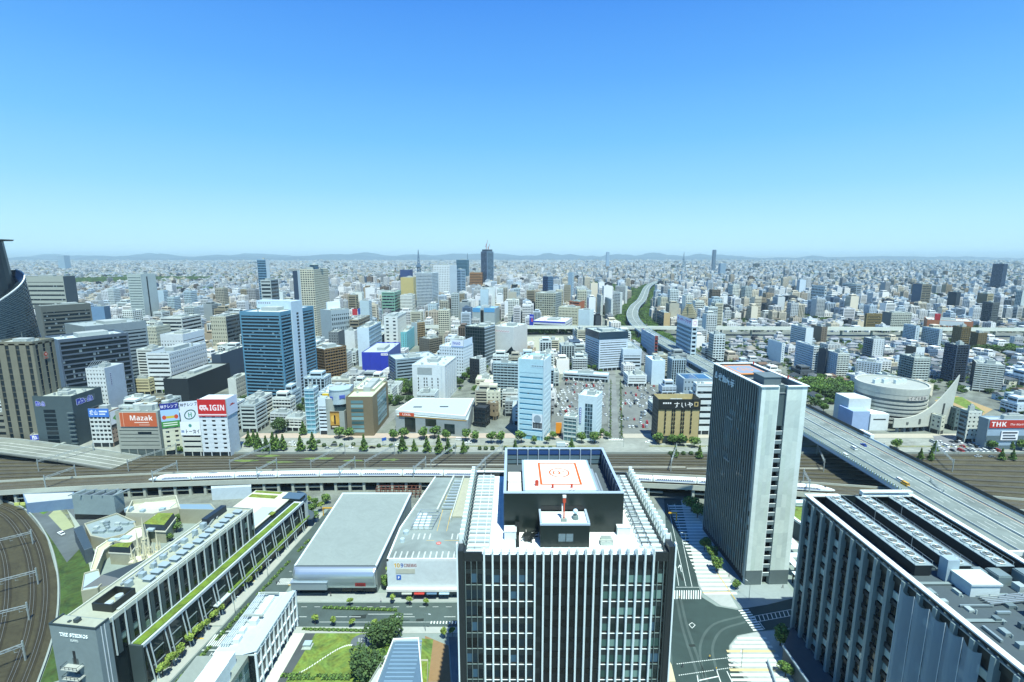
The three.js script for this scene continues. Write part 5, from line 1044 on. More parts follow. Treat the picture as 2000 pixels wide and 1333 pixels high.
// ---------------------------------------------------------------- white framed block by the garden
{
const t = thing('white_framed_block', 'white low block with a grid of framed windows beside the garden', 'building', [-97.5, 0, -172]);
const H = 14.5, W = 14.3, L = 62, wh = M('#dde4ea', null, .5, .05), gl = M('#182024', null, .08, .1);
mk('core', G().box(.4, 3.4, .4, W - .6, H - .8, 30), gl, t);
mk('far_wall', G().box(0, 0, 0, W, H, .39), wh, t);
mk('roof', G().box(.4, H - .8, .4, W - .6, H - .5, 30), M('#b9c3c2', 'con', .7), t);
mk('roof_slope', G().quad([W - 4.4, H - .3, 0], [W - 4.4, H - .3, 30], [W, H + .9, 30], [W, H + .9, 0]).quad([W, H + .9, 0], [W, H + .9, 30], [W, H + .2, 30], [W, H + .2, 0]), M('#c3d2d8', null, .4, .1), t);
for (let k = 0; k <= 10; k++) mk('mullion', G().box(W - .6, 2.6, k * 3 - .2, W + .1, H + .2, k * 3 + .2), wh, t);
for (const y of [3.2, 8.6, 13.6]) mk('transom', G().box(W - .59, y, .4, W - .05, y + .45, 30), wh, t);
for (let k = 0; k < 10; k++) for (const y of [3.8, 9.1]) mk('window_pane', G().box(W - .58, y, k * 3 + .25, W - .5, y + 4.4, k * 3 + 2.75), M(['#1a2327', '#232e33', '#10171a'][(k + (y > 5)) % 3], null, .06, .1), t);
mk('left_wall', G().box(0, 0, .4, .39, H - .4, 30), wh, t);
for (let k = 0; k < 5; k++) mk('pier', G().box(W - 1, 0, 2 + k * 6, W - .4, 3.2, 2.6 + k * 6), wh, t);
const pipe = G(); for (let k = 0; k < 4; k++) pipe.bar([1 + k * .8, H + .5 + k * .1, 1], [1 + k * .8, H + .5 + k * .1, 27], .3); for (let k = 0; k < 8; k++) pipe.bar([.8, H - .5, 2 + k * 3.4], [.8, H + .6, 2 + k * 3.4], .2).bar([.6, H + .4, 2 + k * 3.4], [4.4, H + .4, 2 + k * 3.4], .18); mk('pipework', pipe, M('#cdd4d6', null, .4, .3), t);
mk('white_duct', G().box(5.4, H - .4, 3, 7.6, H + .9, 13), M('#e6e7e0', null, .6), t);
cb(t, 'beam', [[5, H + .5, 1.6, 7, .6, .8], [5, H + .5, 13.6, 7, .6, .8]], M('#9aa39d', 'con', .7));
cb(t, 'plant_unit', [[6.6, H - .5, 16, 2.4, 2, 2.2], [4.6, H - .5, 20, 1.8, 1.4, 2.4], [5, H - .5, 24, 2, 1.5, 2.4]], M('#cfd6d9', null, .5));
mk('grey_deck', G().box(-5, H - 3, 30.2, W - 2.6, H - .6, L), M('#8c948c', 'con', .85), t); mk('deck_block', G().box(-5, 0, 30.3, W - 2.7, H - 3, L), wh, t);
for (let k = 0; k < 6; k++) for (let j = 0; j < 4; j++) mk('glass_pane', G().box(W - 2.69, 1 + j * 2.9, 30.6 + k * 3, W - 2.55, 3.6 + j * 2.9, 33.2 + k * 3), M(['#5a7478', '#44605f', '#6f8a8c'][(k + j) % 3], null, .08, .2), t);
mk('stair_box', G().box(3.4, H - .6, 33, 9.4, H + 3.4, 39).box(5, H - .6, 39.01, 11, H + 5.4, 47), M('#e3edf4', 'con', .5), t);
OBST.push([-90, -150, 12, 30, 0]);
}
// slim block with the ribbed blue roof
{
const q = PX([[768, 1252], [818, 1250], [826, 1345], [732, 1345]], 14), t = polyb('ribbed_roof_block', 'white slim block with a ribbed slate blue roof at the lower edge', 'building', q, 14, M('#d9dfe0', 'con', .6), M('#5a7286', 'con', .5), { par: .9, rim: M('#e2e6e4', 'con', .6) });
for (let k = 0; k < 14; k++) mk('roof_rib', G().box(-4.2, 14.06, -9 + k * 1.6, 4.6, 14.3, -8.5 + k * 1.6), M('#7f99ab', null, .4, .2), t);
const wing = PX([[752, 1285], [764, 1285], [742, 1345], [716, 1345]], 8); polyb('side_wing', 'narrow grey wing along the ribbed blue roof', 'building wing', wing, 8, M('#a9aca6', 'con', .7), LGREY);
polyb('railed_terrace', 'low green-edged terrace beside the brown footpath', 'terrace', PX([[822, 1290], [836, 1290], [834, 1345], [824, 1345]], 3), 3, CREAM, GROOF, { par: .3 });
}
{
const p = gp(703, 1262), t = thing('garden_bench', 'row of grey benches on the round patio in the garden', 'bench', [-56, 0, -164]);
for (const x of [-1.2, -.2, .8]) { mk('seat', G().cbox(x, .45, 0, .6, .12, 2.2, .3), M('#8e948f', 'con', .7), t); mk('leg', G().cbox(x, .09, -.6, .4, .36, .2).cbox(x, .09, .6, .4, .36, .2), DARK, t); }
const v = gp(601, 1263), u = thing('garden_vent', 'white boxed vent on the garden lawn near the dark path', 'vent', [v.x, 0, v.z]);
mk('box', G().cbox(0, .06, 0, 2.4, 1.2, 2), M('#cfd6d2', 'con', .6), u); mk('lid', G().cbox(0, 1.26, 0, 2.8, .2, 2.4), M('#aebdc2', null, .4, .2), u); mk('vent_base', G().cbox(0, .06, .3, 3.4, .2, 3.2), PAVE, u);
}

// ---------------------------------------------------------------- city buildings: a glass core, walls, spandrels, balconies and piers on each face, roof and plant
// faces: r ribbon windows, g grid of windows, p small separate windows, b balconies, v upright strips, c curtain wall, x blank
function blockParts(A, B, H, o) {
const wall = G(), side = o.wall2 ? G() : wall, rf = G(), core = G(), eq = G(), blind = G();
const n = o.n || Math.max(1, Math.round(H / 3.6)), par = o.par ?? 1, gf = o.gf ?? Math.min(4, H / n), codes = o.f || ['g', 'g'], all = [codes[0], codes[1], codes[2] || codes[0], codes[3] || codes[1]];
const T = all.map((c) => (c === 'b' ? 1.15 : c === 'x' ? .35 : .4)), tp = .35;
const fb = (g, k, u0, u1, y0, y1, d0, d1) => {
if (k === 0) g.box(-A + u0, y0, -d1, -A + u1, y1, -d0);
else if (k === 1) g.box(-d1, y0, -u1, -d0, y1, -u0);
else if (k === 2) g.box(-u1, y0, -B + d0, -u0, y1, -B + d1);
else g.box(-A + d0, y0, -B + u0, -A + d1, y1, -B + u1);
};
core.box(-A + T[3], 0, -B + T[2], -T[1], H - .4, -T[0]);
rf.box(-A + tp + .01, H - .35, -B + tp + .01, -tp - .01, H, -tp - .01);
const fh = (H - gf - (o.top || 0)) / n;
const visible = o.faces || 4;
for (let k = 0; k < 4; k++) {
const c = all[k], L = k % 2 ? B : A, a = k % 2 ? T[0] : 0, b = L - (k % 2 ? T[2] : 0), g = k % 2 ? side : wall, t = T[k];
const sill = Array.isArray(o.sill) ? o.sill[k % 2] : o.sill ?? .45, bw = Array.isArray(o.bay) ? o.bay[k % 2] : o.bay ?? 3.4, pf = o.pf ?? .3;
const y1 = H - (o.top || 0);
if (c === 'x') { fb(g, k, a, b, 0, H + par, 0, tp); continue; }
fb(g, k, a, b, y1 - fh * .25, H + par, 0, tp);
fb(g, k, a, b, gf - .5, gf, 0, t);
const nb = Math.max(1, Math.round((b - a) / bw)), w = (b - a) / nb;
if (c === 'b') {
for (let i = 0; i < n; i++) { const y = gf + i * fh; fb(g, k, a, b, y, y + fh * sill, 0, .18); fb(g, k, a, b, y - .12, y + .12, .18, t); }
for (let i = 0; i <= nb; i++) { const u = a + i * w; fb(g, k, Math.max(a, u - .12), Math.min(b, u + .12), gf, y1, .02, t); }
if (!o.far) for (let i = 0; i < n; i++) for (let j = 0; j < nb; j++) if (rnd() < .3) fb(blind, k, a + (j + .15) * w, a + (j + .55) * w, gf + i * fh + .2, gf + (i + .8) * fh, t - .05, t);
} else if (c === 'v') {
for (let i = 0; i <= nb; i++) { const u = a + i * w; fb(g, k, Math.max(a, u - w * pf / 2), Math.min(b, u + w * pf / 2), 0, y1, 0, t); }
for (let i = 1; i < n; i++) fb(g, k, a, b, gf + i * fh - .14, gf + i * fh + .14, .2, t - .01);
} else if (c === 'c') {
for (let i = 0; i < n; i++) fb(g, k, a, b, gf + i * fh, gf + i * fh + fh * Math.min(sill, .25), .1, t);
for (let i = 0; i <= nb; i++) { const u = a + i * w; fb(g, k, Math.max(a, u - .1), Math.min(b, u + .1), 0, y1, .05, t); }
} else {
const q = c === 'p' ? .62 : pf, s2 = c === 'p' ? .55 : sill;
for (let i = 0; i < n; i++) fb(g, k, a, b, gf + i * fh + (i ? 0 : 0), gf + i * fh + fh * s2, 0, t);
if (c !== 'r') for (let i = 0; i <= nb; i++) { const u = a + i * w; fb(g, k, Math.max(a, u - w * q / 2), Math.min(b, u + w * q / 2), gf, y1, .03, t - .01); }
else for (const [u, v] of [[a, a + Math.min(1.2, L * .06)], [b - Math.min(1.2, L * .06), b]]) fb(g, k, u, v, gf, y1, .03, t - .01);
if (!o.far) for (let i = 0; i < n; i++) for (let j = 0; j < nb; j++) if (rnd() < .16) fb(blind, k, a + (j + .5) * w - w * (1 - q) * .45, a + (j + .5) * w + w * (1 - q) * (rnd() < .5 ? .45 : .1), gf + (i + s2) * fh + fh * rnd() * .3, gf + (i + .98) * fh, t - .06, t);
}
for (let u = a; u < b - .3; u += 6) fb(g, k, u, Math.min(u + .5, b), 0, gf, .05, t - .02);
}
if (o.eq !== 0) {
const s = Math.min(A, B);
if (s > 7 && o.house !== 0) { const w = A * rr(.25, .45), d = B * rr(.25, .45), x = -A * rr(.35, .6), z = -B * rr(.4, .62), h = rr(2.4, 4.2); eq.box(x - w / 2, H, z - d / 2, x + w / 2, H + h, z + d / 2); if (rnd() < .5) eq.box(x - w / 4, H + h, z - d / 4, x + w / 4, H + h + 1.4, z + d / 4); }
const m = o.eq ?? Math.round(Math.min(14, A * B / 60));
for (let i = 0; i < m; i++) { const w = rr(.8, 2.4), d = rr(.8, 2), x = -rr(1.6, A - 1.6), z = -rr(1.6, B - 1.6); if (rnd() < .15) eq.cyl(x, H, z, w * .6, w * .6, rr(1.4, 2.4), 8); else eq.box(x - w / 2, H, z - d / 2, x + w / 2, H + rr(.7, 1.9), z + d / 2); }
if (rnd() < .4 && s > 8) eq.cyl(-A * .5, H + 3, -B * .5, .09, .04, rr(3, 7), 5);
}
return { wall, side: o.wall2 ? side : null, rf, core, eq, blind };
}
const wm = (c) => M(c, 'con', .7);
const EQM = M('#aab0ae', 'con', .7);
function bd(name, label, x, y, th, o = {}) {
const [xl, xc, xr] = x, [yt, yb] = y, p0 = gp(xc, yb, 0), H = hAt(yt, p0.z), phi = Math.atan2(p0.x, -p0.z);
const dep0 = -p0.z * CP + (EYE - H) * SP, kl = xl - 1000, kr = xr - 1000;
p0.x = (xc - 1000) * dep0 / FOC;
let T, c, s, A, B;
const size = (t) => { T = t; c = Math.cos(T); s = Math.sin(T); A = xl === xc ? o.dep || 20 : (p0.x * FOC - kl * dep0) / (FOC * c + kl * s * CP); B = xr === xc ? o.dep || 20 : (kr * dep0 - p0.x * FOC) / (FOC * s - kr * c * CP); };
const good = () => A > 4 && A < 75 && B > 4 && B < 75;
size(p0.x > 0 ? Math.PI / 2 : 0);
if (Math.abs(phi) < .12 || !good()) size(th * Math.PI / 180 + phi);
if (xl === xc) A = o.dep || 20; if (xr === xc) B = o.dep || 20;
if (!(A > 1 && A < 140 && B > 1 && B < 140) || H < 3) console.log('odd', label, A.toFixed(1), B.toFixed(1), H.toFixed(1));
A = Math.min(Math.max(A, 3), 130); B = Math.min(Math.max(B, 3), o.maxd || 90);
const t = thing(name, label, o.cat || 'building', [p0.x, 0, p0.z], -T, o.group);
const q = blockParts(A, B, H, o);
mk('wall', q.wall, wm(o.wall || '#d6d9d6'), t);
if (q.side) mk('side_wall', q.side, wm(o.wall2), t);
mk('glazing', q.core, o.glass || GLASS, t);
mk('roof', q.rf, M(o.roof || '#aeb3ae', 'con', .85), t);
mk('roof_equipment', q.eq, o.eqm || EQM, t, 'stuff');
mk('window_blind', q.blind, BLIND, t, 'stuff');
t.userData.dim = [A, B, H];
const u = (A / 2) * -c + (B / 2) * s, w = -(A / 2) * s - (B / 2) * c;
OBST.push([p0.x + u, p0.z + w, A / 2, B / 2, T]);
HAND.push([xl, xr, yt, yb, -p0.z, label]);
return t;
}
// a printed or plain board on face 0 (front) or 1 (side) of a building: u as a share of the face, y in metres below the top
function board(t, k, u0, u1, y0, y1, mat, out = .12, name = 'sign', body = true) {
const [A, B, H] = t.userData.dim, L = k ? B : A, a = u0 * L, b = u1 * L, ya = H - y1, yb = H - y0;
const q = k === 0 ? [[-A + a, ya, out], [-A + b, ya, out], [-A + b, yb, out], [-A + a, yb, out]] : [[out, ya, -a], [out, ya, -b], [out, yb, -b], [out, yb, -a]];
let par = t;
if (body) par = mk(name + '_board', k === 0 ? G().box(-A + a, ya, .01, -A + b, yb, out - .02) : G().box(.01, ya, -b, out - .02, yb, -a), M('#a4abae', null, .6), t);
return mk(name, G().quad(...q, [[0, 0], [1, 0], [1, 1], [0, 1]]), mat, par);
}
const plain = (c) => M(c, null, .6);
const tx = (w, h, bg, f) => print(w, h, (x) => { fill(x, bg, 0, 0, w, h); f(x, w, h); });

// ---------------------------------------------------------------- the buildings that can be told apart, left to right
let b;
// offices at the far left
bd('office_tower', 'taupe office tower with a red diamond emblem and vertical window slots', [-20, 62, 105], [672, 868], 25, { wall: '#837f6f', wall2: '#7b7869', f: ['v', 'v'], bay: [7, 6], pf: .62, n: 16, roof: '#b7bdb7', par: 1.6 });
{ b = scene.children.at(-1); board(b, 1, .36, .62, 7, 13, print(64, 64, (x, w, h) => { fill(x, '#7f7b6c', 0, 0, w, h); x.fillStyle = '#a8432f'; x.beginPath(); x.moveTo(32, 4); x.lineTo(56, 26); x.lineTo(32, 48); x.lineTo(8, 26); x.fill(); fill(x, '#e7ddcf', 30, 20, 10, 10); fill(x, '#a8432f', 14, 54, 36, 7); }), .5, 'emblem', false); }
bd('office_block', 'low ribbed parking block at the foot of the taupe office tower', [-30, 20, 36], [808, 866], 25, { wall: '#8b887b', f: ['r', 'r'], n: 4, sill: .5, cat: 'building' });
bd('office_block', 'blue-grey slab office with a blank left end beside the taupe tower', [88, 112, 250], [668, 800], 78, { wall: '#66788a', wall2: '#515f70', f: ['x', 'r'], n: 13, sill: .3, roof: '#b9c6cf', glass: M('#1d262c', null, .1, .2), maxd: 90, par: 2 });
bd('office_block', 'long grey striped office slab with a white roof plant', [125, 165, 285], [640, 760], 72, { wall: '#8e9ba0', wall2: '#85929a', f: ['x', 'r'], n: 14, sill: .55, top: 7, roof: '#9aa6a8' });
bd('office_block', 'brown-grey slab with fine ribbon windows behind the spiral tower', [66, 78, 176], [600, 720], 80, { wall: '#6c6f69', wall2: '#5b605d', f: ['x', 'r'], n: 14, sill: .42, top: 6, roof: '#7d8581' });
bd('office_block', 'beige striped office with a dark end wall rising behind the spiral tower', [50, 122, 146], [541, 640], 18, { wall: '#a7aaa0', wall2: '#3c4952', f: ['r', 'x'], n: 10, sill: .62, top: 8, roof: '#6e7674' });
bd('hotel_block', 'white hotel block with rows of small windows beside the striped slab', [166, 203, 241], [722, 812], 42, { wall: '#dfe4e6', wall2: '#b9c4d2', f: ['p', 'x'], n: 10, bay: 3, roof: '#a8b0b0' });
{ b = scene.children.at(-1); board(b, 1, .22, .3, 4, 16, tx(16, 64, '#b9c4d2', (x) => { for (let k = 0; k < 6; k++) fill(x, '#4a5a78', 4, 4 + k * 10, 8, 7); }), .1, 'sign', false); const f = G(), [A, B, H] = b.userData.dim; for (let k = 0; k < 9; k++) f.bar([-A + k * A / 9, H, -1], [-A + k * A / 9, H + 6, -B * .4], .2); f.bar([-A, H + 6, -B * .4], [0, H + 6, -B * .4], .2).bar([-A, H + 3, -B * .2], [0, H + 3, -B * .2], .2); mk('antenna_frame', f, STEEL, b); }
b = bd('school_block', 'dark grey-green school block with blue character signs and a recessed window column', [62, 138, 197], [778, 872], 40, { wall: '#4d5d62', wall2: '#3f4f55', f: ['x', 'x'], n: 9, roof: '#a3aaa4', par: 1.4 });
{ const [A, B, H] = b.userData.dim; const si = print(128, 64, (x, w, h) => { fill(x, '#4d5d62', 0, 0, w, h); jp(x, '駿台', 2, 0, 62, '#e8ecf8', .2); jp(x, '駿台', 2, 0, 62, '#2836a8', .12); });
board(b, 0, .06, .34, 2.4, 6.4, si, .15, 'sign', false); board(b, 1, .12, .75, 2, 7, si, .15, 'sign', false);
for (let f = 0; f < 8; f++) { mk('window_bay', G().box(-A * .76, H - 11.5 - f * 3.4, .01, -A * .46, H - 9 - f * 3.4, .1), GLASS, b); mk('balcony', G().box(-A * .14, H - 12 - f * 3.4, .01, A * .02, H - 11 - f * 3.4, 1.4), M('#5a696e', 'con', .7), b); mk('fire_stair', G().box(.01, H - 13 - f * 3.4, -B * .98, 2.2, H - 12 - f * 3.4, -B * .55), M('#2d383d', null, .6), b); } }
b = bd('sign_house', 'low blue signed house at the foot of the grey-green school block', [58, 100, 106], [848, 868], 20, { wall: '#b9b7ae', f: ['p', 'p'], n: 2, eq: 0, dep: 10 });
board(b, 0, 0, 1, -.6, 3.4, tx(128, 40, '#3b50b4', (x) => { jp(x, '駿台', 10, 3, 34, '#e6ebf5', .12); fill(x, '#dde3f2', 84, 12, 34, 8); }), .2);
b = bd('apartment_block', 'white gridded block carrying a light blue board between the school and the orange-signed block', [172, 212, 232], [806, 874], 30, { wall: '#d9dbd8', wall2: '#a98f7c', f: ['g', 'p'], n: 7, bay: 3, pf: .25, roof: '#b0b4b0' });
board(b, 0, 0, 1, -3, 3.6, tx(160, 48, '#3f78c8', (x) => { jp(x, '松山', 8, 6, 34, '#eef3fa', .11); fill(x, '#dfe8f5', 84, 12, 64, 9); fill(x, '#dfe8f5', 84, 28, 48, 7); }), .2); board(b, 1, .05, .95, 0, 12, tx(64, 96, '#e3e8e6', (x) => { x.fillStyle = '#5f9a4a'; x.beginPath(); x.moveTo(44, 20); x.lineTo(14, 44); x.lineTo(44, 70); x.lineTo(44, 56); x.lineTo(32, 44); x.lineTo(44, 32); x.fill(); fill(x, '#22282a', 0, 82, 64, 14); }), .2);
b = bd('corner_office', 'grey striped corner office with a large orange Mazak board', [224, 307, 322], [806, 892], 14, { wall: '#a3a59b', wall2: '#8d9899', f: ['r', 'x'], n: 6, sill: .74, top: 10.5, gf: 6, roof: '#8f9a98', glass: M('#55605f', null, .3) });
board(b, 0, .1, .97, 0, 10.4, tx(384, 160, '#c0623a', (x, w) => { la(x, 'Mazak', w * .58, 62, 78, '#f3ede6'); fill(x, '#eee2d8', 150, 108, 150, 9); fill(x, '#e4d4c6', 196, 138, 110, 5); fill(x, '#d8a98d', 0, 0, 40, 160); fill(x, '#c0623a', 6, 0, 28, 160); }), .5); { const [A, B, H] = b.userData.dim; for (const [x, z, r] of [[-20, -9, 3.2], [-9, -8, 3.4], [-5, -16, 2.6]]) if (x > -A) mk('cooling_drum', G().cyl(x, H, z, r, r, 4, 16), M('#c0c6c2', 'con', .6), b); mk('window', G().box(-A * .52, H - 16, .01, -A * .2, H - 14.4, .1), GLASS, b); }
b = bd('apartment_block', 'cream block under a picture board of a racing kart next to the orange-signed office', [314, 350, 356], [812, 886], 12, { wall: '#d5d3bd', f: ['p', 'x'], n: 7, bay: 5 });
board(b, 0, 0, 1, -10, 8, tx(128, 160, '#9fc4e6', (x) => { fill(x, '#232f86', 0, 0, 128, 42); jp(x, '林テレンプ', 3, 9, 24, '#f0f2f8', .12); fill(x, '#3f8a44', 0, 118, 128, 42); fill(x, '#c9b23a', 24, 84, 78, 16); x.fillStyle = '#c24a2c'; x.beginPath(); x.arc(22, 92, 14, 0, 7); x.arc(106, 92, 14, 0, 7); x.fill(); fill(x, '#dfe9dc', 10, 128, 100, 6); fill(x, '#dfe9dc', 10, 142, 100, 6); }), .4);
b = bd('apartment_block', 'pale block under a white board with a green ring emblem', [352, 388, 392], [806, 884], 12, { wall: '#c9ccc4', f: ['g', 'x'], n: 7 });
board(b, 0, 0, 1, -9, 7, tx(128, 140, '#cfdcec', (x) => { jp(x, '林テレンプ', 4, 8, 24, '#22282c', .12); x.strokeStyle = '#2b5a4a'; x.lineWidth = 7; x.beginPath(); x.ellipse(66, 86, 38, 28, -.3, 0, 7); x.stroke(); la(x, 'H', 66, 88, 44, '#3f8a66'); }), .5);
b = bd('small_office', 'small white office with a white board on its front left of the red-signed block', [353, 392, 402], [840, 892], 14, { wall: '#d8d8cc', f: ['r', 'x'], n: 4, sill: .6 });
board(b, 0, 0, 1, -6, 4, tx(128, 80, '#e6eef0', (x) => { jp(x, 'トーカイ', 26, 44, 25, '#24303a', .13); x.fillStyle = '#3f8f86'; x.beginPath(); x.arc(64, 22, 10, 0, 7); x.fill(); fill(x, '#7d98b8', 4, 50, 18, 14); }), .4);
b = bd('billboard_block', 'white narrow block crowned by a red board with white lettering', [388, 443, 463], [812, 892], 20, { wall: '#dfe5ea', wall2: '#c3ced8', f: ['p', 'x'], n: 8, bay: 7, roof: '#c0c6c6' });
{ const red = tx(256, 160, '#bf2424', (x, w, h) => { la(x, 'IGIN', 176, 78, 74, '#f3ecec', 'bold', 140); x.fillStyle = '#f0e4e4'; for (let k = 0; k < 9; k++) x.fillRect(14 + k * 9, 66 + (k % 3) * 7, 8, 26); x.fillRect(20, 54, 60, 16); fill(x, '#e9dede', 0, 138, w, 12); }); board(b, 0, 0, 1, -12, .6, red, .5); board(b, 1, 0, 1, -12, .6, tx(96, 160, '#cfdaea', (x) => { x.fillStyle = '#b04848'; x.fillRect(26, 70, 46, 8); x.fillRect(34, 60, 26, 10); }), .5); const [A, B, H] = b.userData.dim; mk('board_frame', G().box(-A, H, -B, -.2, H + .4, -.2).box(-A + .4, H + .4, -B + .4, -.4, H + 11.6, -.4), M('#c9d3d8', null, .6), b); }
bd('low_block', 'beige terraced block with strip windows behind the white hotel', [244, 290, 300], [742, 772], 20, { wall: '#cfc39a', f: ['r', 'r'], n: 4, sill: .6 });
bd('office_block', 'white rounded office with black ribbons and a blank upper wall', [284, 330, 402], [692, 768], 48, { wall: '#e1e6e8', f: ['r', 'p'], n: 8, sill: .6, roof: '#8d9aa3' });
bd('theatre_block', 'black flat block with four small round lights on its side', [318, 366, 448], [742, 792], 55, { wall: '#222c32', wall2: '#1b262d', f: ['x', 'x'], roof: '#8f9690', eq: 12 });
bd('blank_block', 'dark slate windowless block left of the blue glass tower', [412, 430, 482], [694, 752], 70, { wall: '#3d4e60', wall2: '#35475a', f: ['x', 'x'], roof: '#c6ccc6' });
bd('small_block', 'white small block with an outside stair left of the blue glass tower', [444, 460, 486], [742, 790], 62, { wall: '#d6d8d0', f: ['x', 'p'], n: 5 });
bd('office_block', 'white slab with a broad white top floor left of the blue glass tower', [312, 356, 398], [655, 720], 48, { wall: '#dde3e8', f: ['p', 'r'], n: 6, top: 6, sill: .6 });
bd('office_block', 'cream gridded office behind the white rounded office', [278, 304, 332], [640, 706], 42, { wall: '#c9c8b4', f: ['g', 'g'], n: 9, bay: 2.4, pf: .5 });
bd('blank_block', 'slate blue blank-walled block beyond the long striped slab', [174, 202, 214], [600, 650], 25, { wall: '#6f8fae', wall2: '#4d6a86', f: ['x', 'x'] });
bd('striped_block', 'pale ribbon-windowed block behind the white rounded office', [312, 354, 392], [622, 670], 45, { wall: '#cfd3ce', f: ['r', 'r'], n: 6 });
bd('striped_block', 'beige block with ribbons and a dark side left of the blue glass tower', [410, 440, 468], [620, 692], 48, { wall: '#bdb9a4', wall2: '#606c70', f: ['p', 'r'], n: 9 });
bd('office_tower', 'grey tower with fine stripes and one dark vertical slit on its side', [247, 274, 303], [537, 644], 42, { wall: '#b3bdb9', wall2: '#c0c9c6', f: ['r', 'x'], n: 20, sill: .72, roof: '#b8c0c0', glass: M('#4a5a62', null, .2) });
{ b = scene.children.at(-1); const [A, B, H] = b.userData.dim; mk('dark_slit', G().box(.01, 4, -B * .42, .2, H - 4, -B * .34), DARK, b); }
// blue glass tower with a white core
{
b = bd('glass_tower', 'blue glass office tower with dark window bands and a white service core', [467, 546, 612], [612, 798], 34, { wall: '#5c8ca6', f: ['r', 'r'], n: 27, sill: .36, roof: '#c5cdd0', glass: M('#2a3540', null, .08, .2), top: 2, eq: 5, maxd: 60 });
const [A, B, H] = b.userData.dim, w = M('#c3d4e2', 'con', .5);
mk('service_core', G().box(-2, 0, -B * .62, .9, H + 9, -B * .3).box(-A * 1.01, H + .5, -B * .62, -2, H + 9, -B * .45), w, b);
for (let k = 0; k < 26; k++) mk('core_window', G().box(.9, 5 + k * (H - 6) / 26, -B * .49, 1, 7 + k * (H - 6) / 26, -B * .43), DARK, b);
mk('roof_crane', G().bar([-A * .6, H, -4], [-A * .6, H + 3, -4], .6).cbox(-A * .6, H + 2.6, -4, 3, 1.4, 1.6), GREY, b);
mk('letters', G().quad([-A * .98, H + 5.4, -B * .45 + .02], [-A * .62, H + 5.4, -B * .45 + .02], [-A * .62, H + 7.6, -B * .45 + .02], [-A * .98, H + 7.6, -B * .45 + .02], [[0, 0], [1, 0], [1, 1], [0, 1]]), tx(128, 24, '#c3d4e2', (x) => { for (let k = 0; k < 6; k++) fill(x, '#5c6a74', 6 + k * 20, 5, 13, 14); }), b);
}
b = bd('apartment_tower', 'cream gridded apartment tower with a flat disc on its roof', [585, 612, 640], [527, 662], 45, { wall: '#d5d0bb', f: ['g', 'g'], n: 30, bay: 4, pf: .3, sill: .45, par: .6 });
{ const [A, B, H] = b.userData.dim; mk('roof_drum', G().cyl(-A / 2, H, -B / 2, 7, 7, 8, 20), M('#8fa3b4', null, .5), b); mk('roof_disc', G().cyl(-A / 2, H + 8, -B / 2, 15, 14, 1.6, 28), M('#75888c', null, .5), b); }
bd('office_tower', 'slender glass tower with a white edge far behind the cream apartment tower', [501, 518, 525], [508, 620], 30, { wall: '#7ea3c0', wall2: '#e3eaec', f: ['c', 'x'], n: 22, glass: GLASSB });
bd('office_block', 'grey office with dark ribbons and a blank corner behind the blue glass tower', [508, 528, 543], [548, 640], 40, { wall: '#b5bdbd', wall2: '#7f8c92', f: ['r', 'r'], n: 12 });
bd('narrow_tower', 'narrow dark tower with a white edge left of the cream apartment tower', [571, 580, 588], [530, 640], 42, { wall: '#2b3f57', wall2: '#dfe4e4', f: ['x', 'x'] });
bd('apartment_block', 'long brown apartment slab with rows of balconies right of the blue glass tower', [608, 632, 676], [684, 752], 58, { wall: '#6f5c43', wall2: '#8a7150', f: ['b', 'b'], n: 11, sill: .42, bay: [3, 3.4], roof: '#a5b3b9', eq: 2 });
b = bd('blue_hall', 'flat hall with an ultramarine blue front wall', [706, 757, 782], [690, 732], 20, { wall: '#2a3db8', wall2: '#5a6cae', f: ['x', 'x'], roof: '#b3bfc9', eq: 2 });
{ const [A, B, H] = b.userData.dim; mk('panel_seam', G().box(-A * .7, 0, .01, -A * .69, H, .1).box(-A * .3, 0, .01, -A * .29, H, .1), M('#1a2a96', null, .5), b); board(b, 0, .74, 1, .4, 3, tx(64, 16, '#e6e9ee', (x) => { for (let k = 0; k < 4; k++) fill(x, '#8792a8', 6 + k * 14, 4, 9, 8); }), .2); }
bd('office_block', 'grey-blue ribbon office with a row of white units on its roof', [759, 772, 853], [704, 760], 76, { wall: '#98a9b4', wall2: '#8ea1ae', f: ['r', 'r'], n: 8, sill: .5, roof: '#b5c2c9' });
b = bd('hotel_block', 'white hotel with a grey panel on its front and scattered small windows', [805, 869, 891], [716, 786], 16, { wall: '#dfe4e6', f: ['x', 'v'], n: 10, bay: 9, pf: .8, roof: '#bcc8cc' });
{ const [A, B, H] = b.userData.dim; mk('grey_panel', G().box(-A * .85, H - 9, .01, -A * .4, H - 2, .12), M('#a2a9aa', 'con', .7), b); for (let i = 0; i < 7; i++) for (const u of [.16, .34, .42, .58, .76]) mk('window', G().box(-A * (1 - u), 3 + i * 3.2, .01, -A * (1 - u) + 1, 5 + i * 3.2, .09), DARK, b); mk('front_fin', G().box(-A - .02, 0, .01, -A * .86, H + 1, .8).box(-A * .1, 0, .01, 0, H + 1, .8), WHITE, b); }
